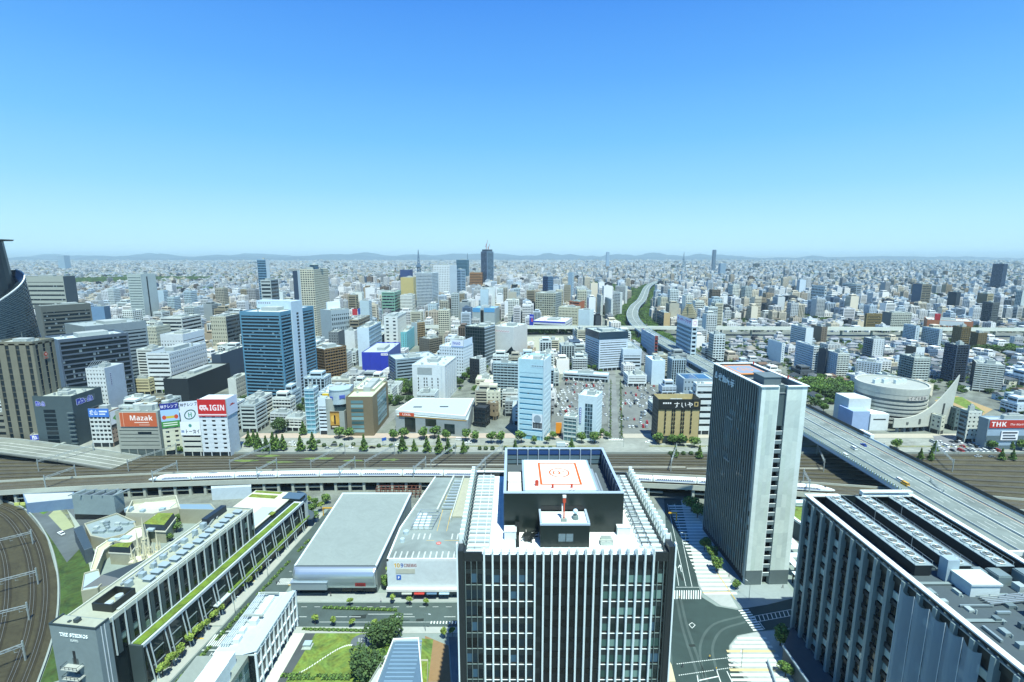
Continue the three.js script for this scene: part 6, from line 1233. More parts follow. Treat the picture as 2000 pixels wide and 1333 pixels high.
// cluster on the corner in front of the blue tower
bd('corner_block', 'pale blue glass fronted narrow block on the street corner left of the movie poster', [593, 612, 622], [762, 848], 24, { wall: '#aecbd8', wall2: '#c3d2da', f: ['c', 'c'], n: 9, sill: .25, glass: M('#6fa3b5', null, .1, .2), roof: '#c9d8e2' });
bd('narrow_block', 'white narrow block with black strip windows left of the movie poster', [620, 636, 640], [779, 850], 15, { wall: '#dbe5ee', wall2: '#a9c3de', f: ['r', 'x'], n: 7, sill: .5, top: 6, roof: '#8d968f' });
b = bd('poster_block', 'grey block with a round upper drum and a large movie poster', [637, 672, 678], [806, 851], 12, { wall: '#a4a8a2', f: ['x', 'x'], n: 3, roof: '#a8b0aa', eq: 0 });
{ const [A, B, H] = b.userData.dim; const cx = -A * .4, cz = -9; mk('glass_drum', G().cyl(cx, H, cz, 7.2, 7.2, 6, 24), M('#41545a', null, .1, .3), b); mk('upper_drum', G().cyl(cx, H + 6, cz, 8.2, 8.2, 11, 28), M('#b4c4cc', 'con', .5), b); mk('drum_rim', G().cyl(cx, H + 17, cz, 8.5, 8.5, .8, 28), M('#9fb0b5', null, .5), b); mk('drum_sign', G().cbox(cx - 4.4, H + 10, cz + 7.2, 3, 2.4, .3, -.5).cbox(cx + 4.2, H + 11, cz + 7.2, 4.4, 2.6, .3, .5), M('#4a5cb0', null, .6), b); mk('side_drum', G().cyl(-A * .85, H, -4, 4, 4, 11, 18), M('#a7aba4', 'con', .6), b);
board(b, 0, .2, .72, -1, 13.6, tx(96, 120, '#b58c3a', (x) => { fill(x, '#6a5124', 0, 0, 96, 14); const g = (c, a, q, r) => { x.fillStyle = c; x.beginPath(); x.arc(a, q, r, 0, 7); x.fill(); }; g('#d9b254', 30, 50, 22); g('#c79a3c', 66, 60, 24); fill(x, '#1c1710', 40, 38, 16, 52); g('#1c1710', 48, 34, 8); fill(x, '#2a2418', 0, 96, 96, 24); fill(x, '#d9d2bc', 14, 102, 66, 8); }), .3, 'poster'); }
b = bd('corner_office', 'brown office with a central column of pale glass bands and a green roof edge', [675, 727, 757], [778, 852], 30, { wall: '#7d6f57', wall2: '#857659', f: ['x', 'x'], n: 8, roof: '#c3c7b0', eq: 16 });
{ const [A, B, H] = b.userData.dim; for (let i = 0; i < 8; i++) { mk('window_band', G().box(-A * .82, 3 + i * (H - 4) / 8, .01, -A * .36, 5.4 + i * (H - 4) / 8, .14), M(['#8fb0b4', '#6f9298', '#48666a'][i % 3], null, .1, .2), b); mk('window_band', G().box(.01, 4 + i * (H - 5) / 8, -B * .85, .14, 6.6 + i * (H - 5) / 8, -B * .28), M(['#7fa3ae', '#5d7f8c', '#90b2bc'][i % 3], null, .1, .2), b); } mk('roof_planting', G().box(-A * .9, H, -2.6, -1, H + .5, -1), GROOF, b); }
bd('cream_block', 'cream walled block with a tall blank end behind the brown corner office', [690, 731, 755], [762, 836], 30, { wall: '#a9a78f', wall2: '#d9d8b8', f: ['p', 'x'], n: 6, roof: '#d8dad0' });
bd('school_block', 'pale blue block with a yellow roof box behind the movie poster', [622, 672, 690], [768, 838], 26, { wall: '#c6d8e6', f: ['p', 'p'], n: 6, bay: 6, roof: '#c8d3da' });
{ b = scene.children.at(-1); const [A, B, H] = b.userData.dim; mk('yellow_box', G().cbox(-A * .72, H - 8, .8, 5, 7.5, 1.4), M('#d9b62a', null, .6), b); }
bd('small_block', 'white small block with strip windows in front of the brown apartment slab', [645, 684, 690], [742, 772], 20, { wall: '#e0e0d4', f: ['r', 'x'], n: 3 });
// showroom with a white sloping roof
{
const q = PX([[774, 806], [808, 783], [925, 783], [908, 818]], 15), t = polyb('showroom', 'grey showroom under a white overhanging roof with an orange LIXIL sign', 'showroom', PX([[772, 812], [808, 784], [924, 786], [914, 822]], 14), 14, M('#9ba3a4', 'con', .6), M('#bac4c6', 'con', .6), { par: .3 });
const c = t.position, l = q.map((a) => [a[0] - c.x, a[1] - c.z]);
mk('roof_canopy', G().prism(l.map((a) => [a[0] * 1.02, a[1] * 1.02]), 14.6, 17.2), M('#dde2e2', 'con', .6), t); mk('roof_top', G().prism(l.map((a) => [a[0] * .97, a[1] * .94]), 17.2, 17.26, false), M('#b3bdbf', 'str', .6), t);
const F = PX([[772, 812], [914, 822]], 14), dx = F[1][0] - F[0][0], dz = F[1][1] - F[0][1], at = (u, y, o) => [F[0][0] + dx * u - c.x - o * .08, y, F[0][1] + dz * u - c.z + o];
const Q = (name, u0, u1, y0, y1, o, m) => mk(name, G().quad(at(u0, y0, o), at(u1, y0, o), at(u1, y1, o), at(u0, y1, o), [[0, 0], [1, 0], [1, 1], [0, 1]]), m, t);
Q('sign', .06, .27, 14.5, 17.4, 1.1, tx(128, 40, '#c4502c', (x, w) => { la(x, 'LIXIL', w / 2, 22, 30, '#f4ece4', 'bold', 76); }));
Q('opening', .13, .28, 1, 13, .12, M('#232c2a', null, .2)); Q('opening', .42, .57, 7, 13, .12, M('#2a322c', null, .2)); Q('opening', .68, .82, 2, 10, .12, M('#203034', null, .1)); Q('wood_soffit', .02, .98, 13.4, 14.2, .14, M('#b98f4a', null, .6));
for (const [x, z] of [[-16, 4], [6, 3]]) mk('roof_hatch', G().cbox(x, 17.28, z, 7, .2, 2.6), M('#3a4548', null, .4), t);
HAND.push([772, 926, 783, 852, 400, 'the LIXIL showroom']);
}
b = bd('steel_frame_block', 'black open steel framed block beside the showroom', [925, 948, 957], [800, 836], 20, { wall: '#1e2428', f: ['c', 'c'], n: 3, roof: '#2b3236', eq: 0, sill: .1, bay: 4 });
bd('small_house', 'tan brick house with a grey pitched top right of the black steel block', [952, 968, 974], [790, 822], 30, { wall: '#a38f73', f: ['p', 'p'], n: 2 });
bd('apartment_block', 'grey-blue apartment slab with white balcony lines left of the white and blue office', [963, 1012, 1015], [712, 788], 10, { wall: '#a9bcc2', f: ['b', 'x'], n: 13, sill: .45, roof: '#b7c2c4' });
bd('apartment_block', 'black-sided block beside the grey-blue balcony slab', [917, 936, 950], [704, 752], 35, { wall: '#2a3238', wall2: '#dfe3e2', f: ['p', 'p'], n: 8 });
b = bd('office_tower', 'white and pale blue office tower with a dark picture panel low on its front', [1012, 1063, 1077], [708, 862], 14, { wall: '#b9dbe8', wall2: '#d5e5ec', f: ['r', 'p'], n: 12, sill: .68, roof: '#d3dadb', glass: M('#6ea8c0', null, .15), top: 8, par: 1.6 });
{ const [A, B, H] = b.userData.dim; board(b, 0, .56, .96, H * .66, H * .86, tx(96, 128, '#d9e6ea', (x) => { const g = (c, a, q, r) => { x.fillStyle = c; x.beginPath(); x.arc(a, q, r, 0, 7); x.fill(); }; g('#8fa3ae', 48, 42, 34); for (let k = 0; k < 6; k++) { g('#262d31', 14 + k * 14, 78, 8); fill(x, '#262d31', 8 + k * 14, 84, 12, 34); } }), .2, 'picture_panel'); for (const x of [-A - .1, -.5]) mk('corner_pier', G().box(x, 0, -.5, x + .8, H + 1.6, .35), M('#d5e5ec', 'con', .6), b); board(b, 0, .5, .98, 2.4, 4.6, tx(96, 16, '#b9dbe8', (x) => { for (let k = 0; k < 7; k++) fill(x, '#6b8793', 5 + k * 13, 4, 9, 8); }), .1, 'letters', false); }
b = bd('office_block', 'white narrow office with a dark window column and a blue upright sign', [1130, 1166, 1177], [778, 863], 14, { wall: '#dcebf2', wall2: '#d3e2ea', f: ['x', 'p'], n: 9, roof: '#cfd6d6' });
{ const [A, B, H] = b.userData.dim; for (let i = 0; i < 9; i++) for (let j = 0; j < 3; j++) mk('window_pane', G().box(-A * .62 + j * A * .14, 2 + i * (H - 7) / 9, .01, -A * .62 + j * A * .14 + A * .12, 2 + (i + .86) * (H - 7) / 9, .1), M((i + j) % 3 ? '#3c5560' : '#5b7a86', null, .08, .2), b); board(b, 0, .08, .18, 9, 22, tx(20, 96, '#4a66ae', (x) => { for (let k = 0; k < 7; k++) fill(x, '#e6ebf4', 5, 6 + k * 13, 10, 9); }), .4); }
bd('small_office', 'small glass fronted office left of the white narrow office', [1101, 1126, 1131], [818, 864], 12, { wall: '#c4ccca', f: ['c', 'p'], n: 5, sill: .25, glass: M('#5f7f84', null, .1, .2), roof: '#d3d8d6' });
b = bd('hotel_block', 'tan hotel with a black top band carrying white brush lettering', [1275, 1286, 1368], [793, 866], 82, { wall: '#55524a', wall2: '#bda878', f: ['p', 'x'], n: 8, roof: '#b5c0c4', top: 0, par: 5, eq: 8 });
{ const [A, B, H] = b.userData.dim; mk('black_band', G().box(.01, H - 3, -B, .5, H + 5.2, 0).box(-A, H + 4.6, -B - .2, .4, H + 5.2, -B + .5).box(-A, H - 3, -B - .22, .01, H + 5.2, -B - .01), BLACK, b); for (let i = 0; i < 6; i++) for (const u of [.16, .33, .38, .55, .6, .78]) mk('window', G().box(.36, 8 + i * 3.4, -B * u - 1.1, .46, 10.4 + i * 3.4, -B * u), DARK, b); mk('entrance', G().box(.36, .2, -B * .72, .5, 6, -B * .14), M('#26343a', null, .1), b);
mk('sign', G().quad([.53, H - 2.6, -B * .04], [.53, H - 2.6, -B * .98], [.53, H + 4.6, -B * .98], [.53, H + 4.6, -B * .04], [[0, 0], [1, 0], [1, 1], [0, 1]]), tx(320, 80, '#1c2222', (x) => { jp(x, 'すいや', 110, 14, 54, '#ecefec', .1); for (let k = 0; k < 4; k++) fill(x, '#e0e4e2', 22 + k * 18, 20, 13, 14); fill(x, '#b9a66e', 276, 16, 32, 40); fill(x, '#1c2222', 283, 23, 18, 26); }), b); }
bd('office_block', 'white office with black strip windows behind the tan hotel', [1354, 1360, 1400], [752, 850], 80, { wall: '#d8dee0', f: ['r', 'r'], n: 7, sill: .6, roof: '#dfe5e6' });
b = bd('flat_hall', 'grey flat hall with blue solar panels on its roof under the expressway bend', [1321, 1336, 1396], [742, 778], 68, { wall: '#a3b3be', f: ['x', 'p'], n: 2, roof: '#b9c8d0', eq: 0 });
{ const [A, B, H] = b.userData.dim; for (let i = 0; i < 2; i++) for (let j = 0; j < 6; j++) mk('solar_panel', G().box(-A * .9 + j * A * .14, H + .3, -B * (.1 + i * .42), -A * .9 + (j + .93) * A * .14, H + .5, -B * (.48 + i * .42)), M('#3f6a94', null, .15, .3), b); }
bd('warehouse', 'pale blue blank warehouse beside the hall with solar panels', [1261, 1274, 1300], [706, 752], 66, { wall: '#d2e2ec', wall2: '#cfe0ea', f: ['x', 'x'], roof: '#d8e4ea', eq: 1 });
bd('low_office', 'white two storey office with ramp like strips beside the blank warehouse', [1218, 1226, 1264], [735, 756], 74, { wall: '#e3e8e8', f: ['r', 'r'], n: 3, sill: .6 });
b = bd('office_block', 'white office with black ribbon windows and a dark glass top storey', [1144, 1171, 1227], [652, 726], 64, { wall: '#c3d2e0', wall2: '#ced9e6', f: ['r', 'r'], n: 12, sill: .64, roof: '#aeb7b4', top: 9, glass: M('#1b242a', null, .1) });
{ const [A, B, H] = b.userData.dim; mk('dark_crown', G().box(-A - .1, H - 7.6, .01, .3, H + 1.6, .3).box(.01, H - 7.6, -B - .1, .3, H + 1.6, .01).box(-A - .3, H - 7.6, -B, -A - .01, H + 1.6, .3), M('#33485a', null, .15, .3), b); const f = G(); for (let k = 0; k < 12; k++) f.bar([-A * rr(.1, .9), H, -B * rr(.1, .9)], [-A * rr(.1, .9), H + rr(2, 5), -B * rr(.1, .9)], .25); mk('antenna_frame', f, STEEL, b); }
bd('office_annex', 'low white annex with a dark top strip right of the black ribbon office', [1200, 1217, 1254], [684, 726], 66, { wall: '#c8d6e4', wall2: '#cfdbe6', f: ['g', 'r'], n: 4, sill: .5, top: 6, roof: '#9aa5a6' });
bd('low_hall', 'long low white hall with dark glass in front of the black ribbon office', [1100, 1188, 1190], [735, 748], 4, { wall: '#c3d2da', f: ['r', 'x'], n: 1, sill: .2, roof: '#c9d6dc', eq: 2, dep: 14 });
b = bd('office_block', 'white block with an INGAD board on its roof', [858, 905, 924], [680, 742], 24, { wall: '#dfe8ee', f: ['p', 'p'], n: 9, bay: 3, roof: '#c9d2d4' });
board(b, 0, .5, 1, -9, -.4, tx(128, 56, '#dfe8f2', (x, w) => { la(x, 'INGAD', w / 2 - 8, 26, 30, '#3f58a8', 'bold', 86); fill(x, '#9fb8dc', 0, 46, w, 10); }), .3); board(b, 1, 0, .9, -9, -.4, plain('#cfdcea'), .3);
bd('office_block', 'dark green glass office with a pale ribbed side behind the INGAD block', [908, 946, 967], [641, 720], 28, { wall: '#39474c', wall2: '#aebdc8', f: ['c', 'c'], n: 11, sill: .2, glass: M('#26383a', null, .08, .3), roof: '#b9bfb4' });
b = bd('wedge_block', 'white blank block with a triangular dark glass entrance cut', [965, 1003, 1030], [641, 714], 28, { wall: '#e3e2dc', wall2: '#d6d2cc', f: ['x', 'x'], roof: '#c5cbc9', eq: 4 });
{ const [A, B, H] = b.userData.dim; const g = G(); g.quad([-A * .9, 1, .05], [-.1, 1, .05], [-.1, H * .42, .05], [-A * .1, H * .5, .05]); mk('glass_wedge', g, M('#1f2c2f', null, .08, .2), b); mk('glass_wedge', G().quad([.05, 1, -.1], [.05, 1, -B * .8], [.05, 4, -B * .8], [.05, H * .42, -.1]), M('#1f2c2f', null, .08, .2), b); mk('red_script', G().quad([-A * .95, H - 7, .06], [-A * .2, H - 7, .06], [-A * .2, H - 4, .06], [-A * .95, H - 4, .06], [[0, 0], [1, 0], [1, 1], [0, 1]]), tx(96, 20, '#e3e2dc', (x) => { x.strokeStyle = '#b06a72'; x.lineWidth = 2; x.beginPath(); x.moveTo(4, 14); for (let k = 1; k < 12; k++) x.lineTo(4 + k * 8, k % 2 ? 5 : 14); x.stroke(); }), b); }
b = bd('store_block', 'low white store with blue trim and a tall blue EDION sign', [1042, 1104, 1118], [630, 652], 12, { wall: '#dfe0e6', f: ['r', 'r'], n: 3, sill: .6, roof: '#d2d3cc', eq: 12 });
{ const [A, B, H] = b.userData.dim; mk('blue_trim', G().box(-A, H - 2, .01, 0, H + .6, .2), M('#3a48b8', null, .6), b); mk('sign_tower', G().box(-A - 8, 0, -3, -A - .4, H + 12, 0), M('#2e3fb0', null, .6), b); mk('sign', G().quad([-A - 8, H - 4, .03], [-A - .4, H - 4, .03], [-A - .4, H + 11.6, .03], [-A - 8, H + 11.6, .03], [[0, 0], [1, 0], [1, 1], [0, 1]]), tx(64, 128, '#2a3cae', (x) => { la(x, 'EDION', 32, 34, 26, '#eef0f8', 'bold', 56); x.fillStyle = '#d8583a'; x.fillRect(34, 54, 18, 54); }), b); }
b = bd('billboard_block', 'grey balcony block crowned by a white board with magenta katakana', [1323, 1352, 1363], [633, 714], 26, { wall: '#c3d3de', f: ['b', 'b'], n: 9 });
board(b, 0, 0, 1, -6, 4.4, tx(192, 56, '#dfe3ee', (x) => { jp(x, 'ラッキープラザ', 6, 14, 25, '#a8307a', .14); }), .3); board(b, 1, 0, 1, -6, 4.4, tx(64, 56, '#ecebec', (x) => { x.strokeStyle = '#c08090'; x.lineWidth = 4; x.strokeRect(18, 14, 28, 26); }), .3);
b = bd('stepped_tower', 'beige stepped pyramid building with grey stripes behind the katakana board', [1330, 1358, 1361], [618, 650], 6, { wall: '#b5aa8c', f: ['r', 'r'], n: 2 });
{ const [A, B, H] = b.userData.dim; for (let k = 0; k < 7; k++) { const f = k / 8; mk('step', G().box(-A + A * f * .42, H + k * 3.2, -B + 2, -A * f * .42, H + 2.4 + k * 3.2, -A * f * .2), M('#c6b890', 'con', .7), b); mk('step_window', G().box(-A + A * f * .42 + .4, H + 2.4 + k * 3.2, -B + 2.4, -A * f * .42 - .4, H + 3.2 + k * 3.2, -A * f * .2 - .4), GLASS, b); } mk('mast_spine', G().box(-A * .52, H, -1, -A * .48, H + 23, .4), M('#8d8874', 'con', .7), b); }
bd('office_block', 'blue ribbon office with a tan end wall beside the expressway bend', [1283, 1297, 1310], [612, 644], 52, { wall: '#47606f', wall2: '#cdb184', f: ['r', 'x'], n: 7, roof: '#b9c6ca' });
bd('apartment_block', 'blue-grey block with small square windows left of the expressway piers', [1253, 1279, 1286], [658, 704], 22, { wall: '#b9cde4', wall2: '#8f3f3f', f: ['p', 'b'], n: 6, bay: 6 });
// towers in the centre distance
b = bd('skyscraper', 'dark blue skyscraper under construction with cranes on its crown', [939, 951, 964], [492, 572], 46, { wall: '#6f7f9a', wall2: '#7f9cb4', f: ['r', 'r'], n: 34, sill: .4, glass: M('#1d2b3c', null, .15, .2), roof: '#39485a', eq: 0, maxd: 45 });
{ const [A, B, H] = b.userData.dim; mk('crown', G().box(-A * .9, H, -B * .9, -A * .1, H + 9, -B * .1), M('#3a4a5a', null, .5), b); for (const [u, h] of [[.3, 20], [.65, 30]]) { mk('tower_crane', G().bar([-A * u, H, -B * .5], [-A * u, H + h, -B * .5], 1.6).bar([-A * u, H + h * .7, -B * .5], [-A * u + 8, H + h * 1.5, -B * .5], 1.1).bar([-A * u - 6, H + h * .74, -B * .5], [-A * u, H + h * .7, -B * .5], 1.6), M('#b5614e', null, .6), b); } }
bd('apartment_tower', 'blue and white ribbed apartment tower with a mast house', [812, 843, 857], [534, 618], 24, { wall: '#dfe6ea', wall2: '#c7d2d8', f: ['b', 'b'], n: 28, sill: .4, glass: M('#3f5a78', null, .15), roof: '#b5c0c6', maxd: 40 });
bd('hotel_tower', 'broad white slab hotel with tiny windows in the centre distance', [846, 878, 892], [519, 596], 20, { wall: '#e6e9ea', wall2: '#d3dce2', f: ['p', 'x'], n: 22, bay: 5 });
bd('office_tower', 'blue-grey ribbed tower right of the white slab hotel', [890, 900, 909], [527, 586], 40, { wall: '#9fb8cc', f: ['r', 'r'], n: 18, glass: GLASSB });
bd('office_tower', 'teal glass tower behind the white slab hotel', [891, 912, 916], [508, 560], 20, { wall: '#6b94a8', f: ['c', 'c'], n: 18, glass: GLASSB });
bd('office_block', 'russet brown block left of the dark blue skyscraper', [917, 941, 943], [533, 572], 14, { wall: '#a9794a', wall2: '#8f6640', f: ['r', 'r'], n: 12, sill: .6 });
bd('office_block', 'ochre block with a stepped top left of the ribbed apartment tower', [782, 807, 812], [543, 606], 16, { wall: '#c7b478', f: ['x', 'x'], n: 8 });
bd('blank_block', 'dark navy topped block above the ochre block', [781, 800, 806], [528, 590], 20, { wall: '#2f4878', f: ['x', 'x'] });
bd('office_block', 'sage green block with black ribbons near the centre', [745, 770, 783], [572, 622], 30, { wall: '#86b3a0', f: ['r', 'r'], n: 8 });
bd('office_block', 'white gridded low block in front of the ribbed apartment tower', [781, 805, 812], [578, 620], 20, { wall: '#dcdcd6', f: ['p', 'p'], n: 6, bay: 3 });
b = bd('office_block', 'grey block with a white rooftop board and a grid of dark windows', [625, 646, 682], [608, 682], 58, { wall: '#a9b5b8', wall2: '#a3b2ba', f: ['x', 'g'], n: 7, bay: 3.4, pf: .45, top: 4 });
{ const [A, B, H] = b.userData.dim; mk('roof_board', G().box(-A * .5, H + 1, -B * .75, -A * .4, H + 13, -B * .05), M('#e6eef0', null, .6), b); }
b = bd('sign_mast_block', 'brown striped block below a red and blue rooftop sign', [682, 700, 722], [626, 678], 46, { wall: '#8f8672', f: ['r', 'r'], n: 7 });
{ const [A, B, H] = b.userData.dim; mk('sign_mast', G().bar([-1, H, -1], [-1, H + 14, -1], 1.2), WHITE, b); mk('red_sign', G().box(-9, H + 8, -.6, -1.2, H + 18, .2), M('#b8303a', null, .6), b); mk('blue_sign', G().box(-.8, H + 8.4, -12, -.2, H + 18, -.8), M('#2f52a8', null, .6), b); }
bd('office_block', 'white block with a column of black slanted slots', [749, 776, 793], [620, 694], 32, { wall: '#e0e2de', f: ['p', 'v'], n: 10, bay: [9, 4], roof: '#8f9a9c' });
bd('apartment_block', 'turquoise block with black balcony rows', [780, 794, 809], [650, 690], 45, { wall: '#7cc4cf', wall2: '#8fcdd6', f: ['p', 'b'], n: 9 });
bd('narrow_block', 'brown and white narrow round fronted block right of the turquoise block', [803, 814, 830], [632, 676], 50, { wall: '#cfd8d8', wall2: '#a08a68', f: ['x', 'b'], n: 9 });
bd('apartment_block', 'taupe block with black window slots near the white INGAD block', [818, 838, 864], [664, 704], 48, { wall: '#7f7a6c', f: ['p', 'b'], n: 8 });
bd('office_block', 'pale blue blank walled block left of the turquoise block', [697, 720, 744], [642, 716], 45, { wall: '#d3e2ec', wall2: '#9db7c8', f: ['x', 'c'], n: 8, glass: GLASSB });
bd('hotel_block', 'white hotel with a small crest left of the pale blue blank block', [673, 692, 698], [648, 700], 20, { wall: '#e2e5e4', f: ['x', 'p'], n: 8 });
bd('office_block', 'navy block with white window bands in front of the turquoise block', [720, 740, 757], [660, 700], 42, { wall: '#b9c4ca', wall2: '#2d4056', f: ['r', 'g'], n: 7 });
bd('office_block', 'slate grey block with dark corner left of the white crest hotel', [641, 660, 672], [650, 694], 40, { wall: '#7d8486', wall2: '#5f686c', f: ['p', 'x'], n: 7 });
bd('apartment_block', 'dark taupe block with white balconies above the slate grey block', [669, 683, 696], [630, 672], 45, { wall: '#85898a', wall2: '#d6dad4', f: ['x', 'b'], n: 9 });
bd('mall_block', 'blue glass topped grey mall with a black louvre stripe', [923, 966, 976], [604, 634], 12, { wall: '#a9b6bb', f: ['x', 'x'], n: 5, roof: '#8fb6d6' });
{ b = scene.children.at(-1); const [A, B, H] = b.userData.dim; mk('blue_screen', G().box(-A, H - 7, .01, -A * .66, H + 2, .3).box(-A * .48, H - 7, .01, 0, H + 2, .3), M('#5f9fd0', null, .3), b); mk('louvre_stripe', G().box(-A * .64, 3, .01, -A * .5, H - 3, .2), DARK, b); }
bd('apartment_block', 'beige block with fine grid right of the dark blue skyscraper', [1046, 1085, 1097], [574, 626], 16, { wall: '#b9b8a4', wall2: '#a9b4b4', f: ['g', 'b'], n: 11, bay: 5 });
bd('brick_block', 'red brick block with a turquoise roof near the EDION sign', [1112, 1132, 1142], [590, 624], 24, { wall: '#b06a4c', f: ['r', 'x'], n: 4, roof: '#6fc3c8' });
bd('office_block', 'cream office with rows of small windows beside the EDION sign', [1091, 1128, 1134], [602, 640], 12, { wall: '#d0cbb0', f: ['g', 'g'], n: 6, bay: 3, pf: .5 });
bd('blank_block', 'pale blank walled block right of the cream office with small windows', [1130, 1152, 1160], [607, 648], 22, { wall: '#d8e6ea', f: ['x', 'x'] });
bd('office_tower', 'navy tower with a white central strip in the middle distance', [1060, 1070, 1081], [541, 590], 46, { wall: '#33507c', wall2: '#5f82a4', f: ['b', 'b'], n: 14, maxd: 30 });
bd('narrow_tower', 'tall grey-blue narrow tower right of the navy tower', [1110, 1118, 1121], [533, 600], 30, { wall: '#a9bfce', f: ['x', 'p'], n: 14 });
bd('office_block', 'taupe narrow block before the tall grey-blue narrow tower', [1102, 1113, 1115], [558, 604], 20, { wall: '#b0a58e', f: ['p', 'p'], n: 10 });
for (const [x0, x1, yt, yb, lab] of [[1166, 1178, 578, 622, 'white apartment block with strip windows beside the tree lined boulevard'], [1182, 1198, 586, 626, 'white block of two stepped wings beside the tree lined boulevard'], [1198, 1216, 572, 622, 'pale grey block close to the boulevard trees'], [1202, 1226, 560, 600, 'cream block with teal roof beside the boulevard trees']])
bd('apartment_block', lab, [x0, x1 - 4, x1], [yt, yb], 25, { wall: pick(['#e0e3e0', '#d6dad6']), f: ['b', 'p'] });
// right of the expressway
bd('apartment_block', 'white apartment slab with grey-blue window grid right of the slim tower crown', [1555, 1590, 1601], [678, 732], 22, { wall: '#cfdbe6', wall2: '#e2e7e8', f: ['g', 'b'], n: 11, bay: 2.6 });
bd('apartment_block', 'dark sided apartment block between two white ones behind the round hall', [1600, 1615, 1618], [684, 736], 25, { wall: '#2c3a48', f: ['x', 'x'] });
bd('apartment_block', 'white apartment block with a planted roof corner behind the round hall', [1614, 1637, 1661], [692, 742], 45, { wall: '#b9c6d2', wall2: '#dfe2da', f: ['p', 'b'], n: 11 });
bd('apartment_block', 'white block with blank end walls left of the white apartment slab', [1501, 1528, 1534], [672, 712], 20, { wall: '#e0e8ec', f: ['x', 'p'], n: 9 });
bd('office_block', 'brown square office with small windows near the crossing expressway', [1585, 1606, 1617], [640, 676], 25, { wall: '#7a6d5e', f: ['x', 'p'], n: 9 });
bd('apartment_block', 'white slab with balconies before the brown square office', [1546, 1575, 1590], [642, 682], 30, { wall: '#dfe6ea', f: ['b', 'x'], n: 9 });
bd('office_block', 'white office with rows of square windows behind the round hall', [1673, 1722, 1724], [711, 738], 4, { wall: '#d8e2ea', f: ['g', 'x'], n: 6, bay: 2.6, pf: .4, dep: 14 });
bd('apartment_block', 'white balconied apartment block rising behind the round hall crown', [1758, 1786, 1820], [700, 752], 55, { wall: '#8f9a98', wall2: '#cfd6d2', f: ['b', 'b'], n: 10 });
bd('apartment_block', 'black and white striped apartment slab at the right', [1900, 1906, 1965], [710, 764], 82, { wall: '#222c34', wall2: '#d9dcd6', f: ['x', 'b'], n: 12, sill: .5, bay: 6 });
bd('apartment_block', 'dark slate paired apartment slabs left of the black and white striped slab', [1846, 1870, 1896], [676, 748], 55, { wall: '#3f5168', wall2: '#2b3a4c', f: ['b', 'b'], n: 15, sill: .5 });
bd('apartment_block', 'white stepped block with an advertising cube right of the round hall', [1770, 1790, 1808], [680, 714], 45, { wall: '#5a5248', wall2: '#e6ebee', f: ['x', 'p'], n: 6, top: 5 });
bd('apartment_block', 'white block with balcony stacks in front of the round hall trees', [1688, 1706, 1730], [664, 700], 50, { wall: '#7f8c98', wall2: '#d9dee2', f: ['b', 'p'], n: 8 });
bd('apartment_block', 'pale blue balcony block near the long crossing expressway', [1766, 1790, 1798], [638, 672], 25, { wall: '#c9d8e2', f: ['b', 'p'], n: 10 });
bd('apartment_block', 'pale stepped apartment block below the crossing expressway', [1802, 1836, 1842], [645, 678], 16, { wall: '#c3d2dc', f: ['b', 'p'], n: 9 });
bd('apartment_block', 'olive brown apartment tower right of the round hall', [1862, 1880, 1898], [640, 690], 48, { wall: '#6f5f3f', wall2: '#7d6c48', f: ['p', 'b'], n: 12 });
bd('apartment_block', 'smaller olive brown block beside the olive apartment tower', [1897, 1912, 1930], [652, 688], 48, { wall: '#66583c', wall2: '#6f6042', f: ['p', 'p'], n: 9 });
bd('office_block', 'gold ribbed office slab above the crossing expressway', [1690, 1694, 1724], [614, 646], 82, { wall: '#6a5a34', wall2: '#8d7a48', f: ['x', 'r'], n: 9 });
bd('apartment_block', 'grey slab with white balconies right of the gold ribbed slab', [1724, 1742, 1782], [612, 646], 64, { wall: '#55646a', wall2: '#cfd0c4', f: ['x', 'b'], n: 9 });
b = bd('store_block', 'low terracotta store with a red tower box and white panels', [1806, 1812, 1902], [625, 644], 84, { wall: '#b5714a', wall2: '#b97550', f: ['x', 'x'], n: 2, roof: '#c9d2d4' });
{ const [A, B, H] = b.userData.dim; mk('white_panel', G().box(.01, H - 9, -B * .8, .3, H, -B * .28), WHITE, b); mk('red_box', G().box(-8, H, -B * .28, 0, H + 12, -B * .16), M('#b8262c', null, .6), b); for (let k = 0; k < 6; k++) mk('white_post', G().box(.01, 0, -B * (.42 + k * .06), .4, H - 9, -B * (.43 + k * .06)), WHITE, b); }
bd('apartment_tower', 'dark navy apartment tower far right on the skyline', [1940, 1962, 1970], [516, 572], 26, { wall: '#3f5878', f: ['b', 'b'], n: 22, maxd: 30 });
bd('apartment_tower', 'dark slate tower with beige side in the right middle distance', [1784, 1802, 1821], [556, 612], 44, { wall: '#4d6278', wall2: '#8a8474', f: ['x', 'r'], n: 16 });
bd('apartment_tower', 'dark block with plain walls right of the slate and beige tower', [1853, 1870, 1878], [572, 606], 28, { wall: '#2d3c4a', f: ['x', 'x'] });
bd('apartment_tower', 'brown-grey apartment tower with pale side at the right edge distance', [1920, 1940, 1954], [592, 640], 38, { wall: '#4a5560', wall2: '#6f7678', f: ['b', 'b'], n: 13 });
bd('apartment_block', 'beige striped block behind the dark plain walled block', [1910, 1930, 1942], [575, 608], 36, { wall: '#6f6c5c', wall2: '#b9ad8c', f: ['x', 'r'], n: 9 });
bd('office_block', 'white gridded office at the end of the far boulevard', [1586, 1612, 1616], [560, 592], 15, { wall: '#d9e0e2', f: ['g', 'g'], n: 5, bay: 8 });
bd('office_block', 'wide white office with ribbon windows above the boulevard', [1646, 1674, 1684], [556, 586], 22, { wall: '#d3d8d4', wall2: '#a9b8c4', f: ['r', 'r'], n: 8 });
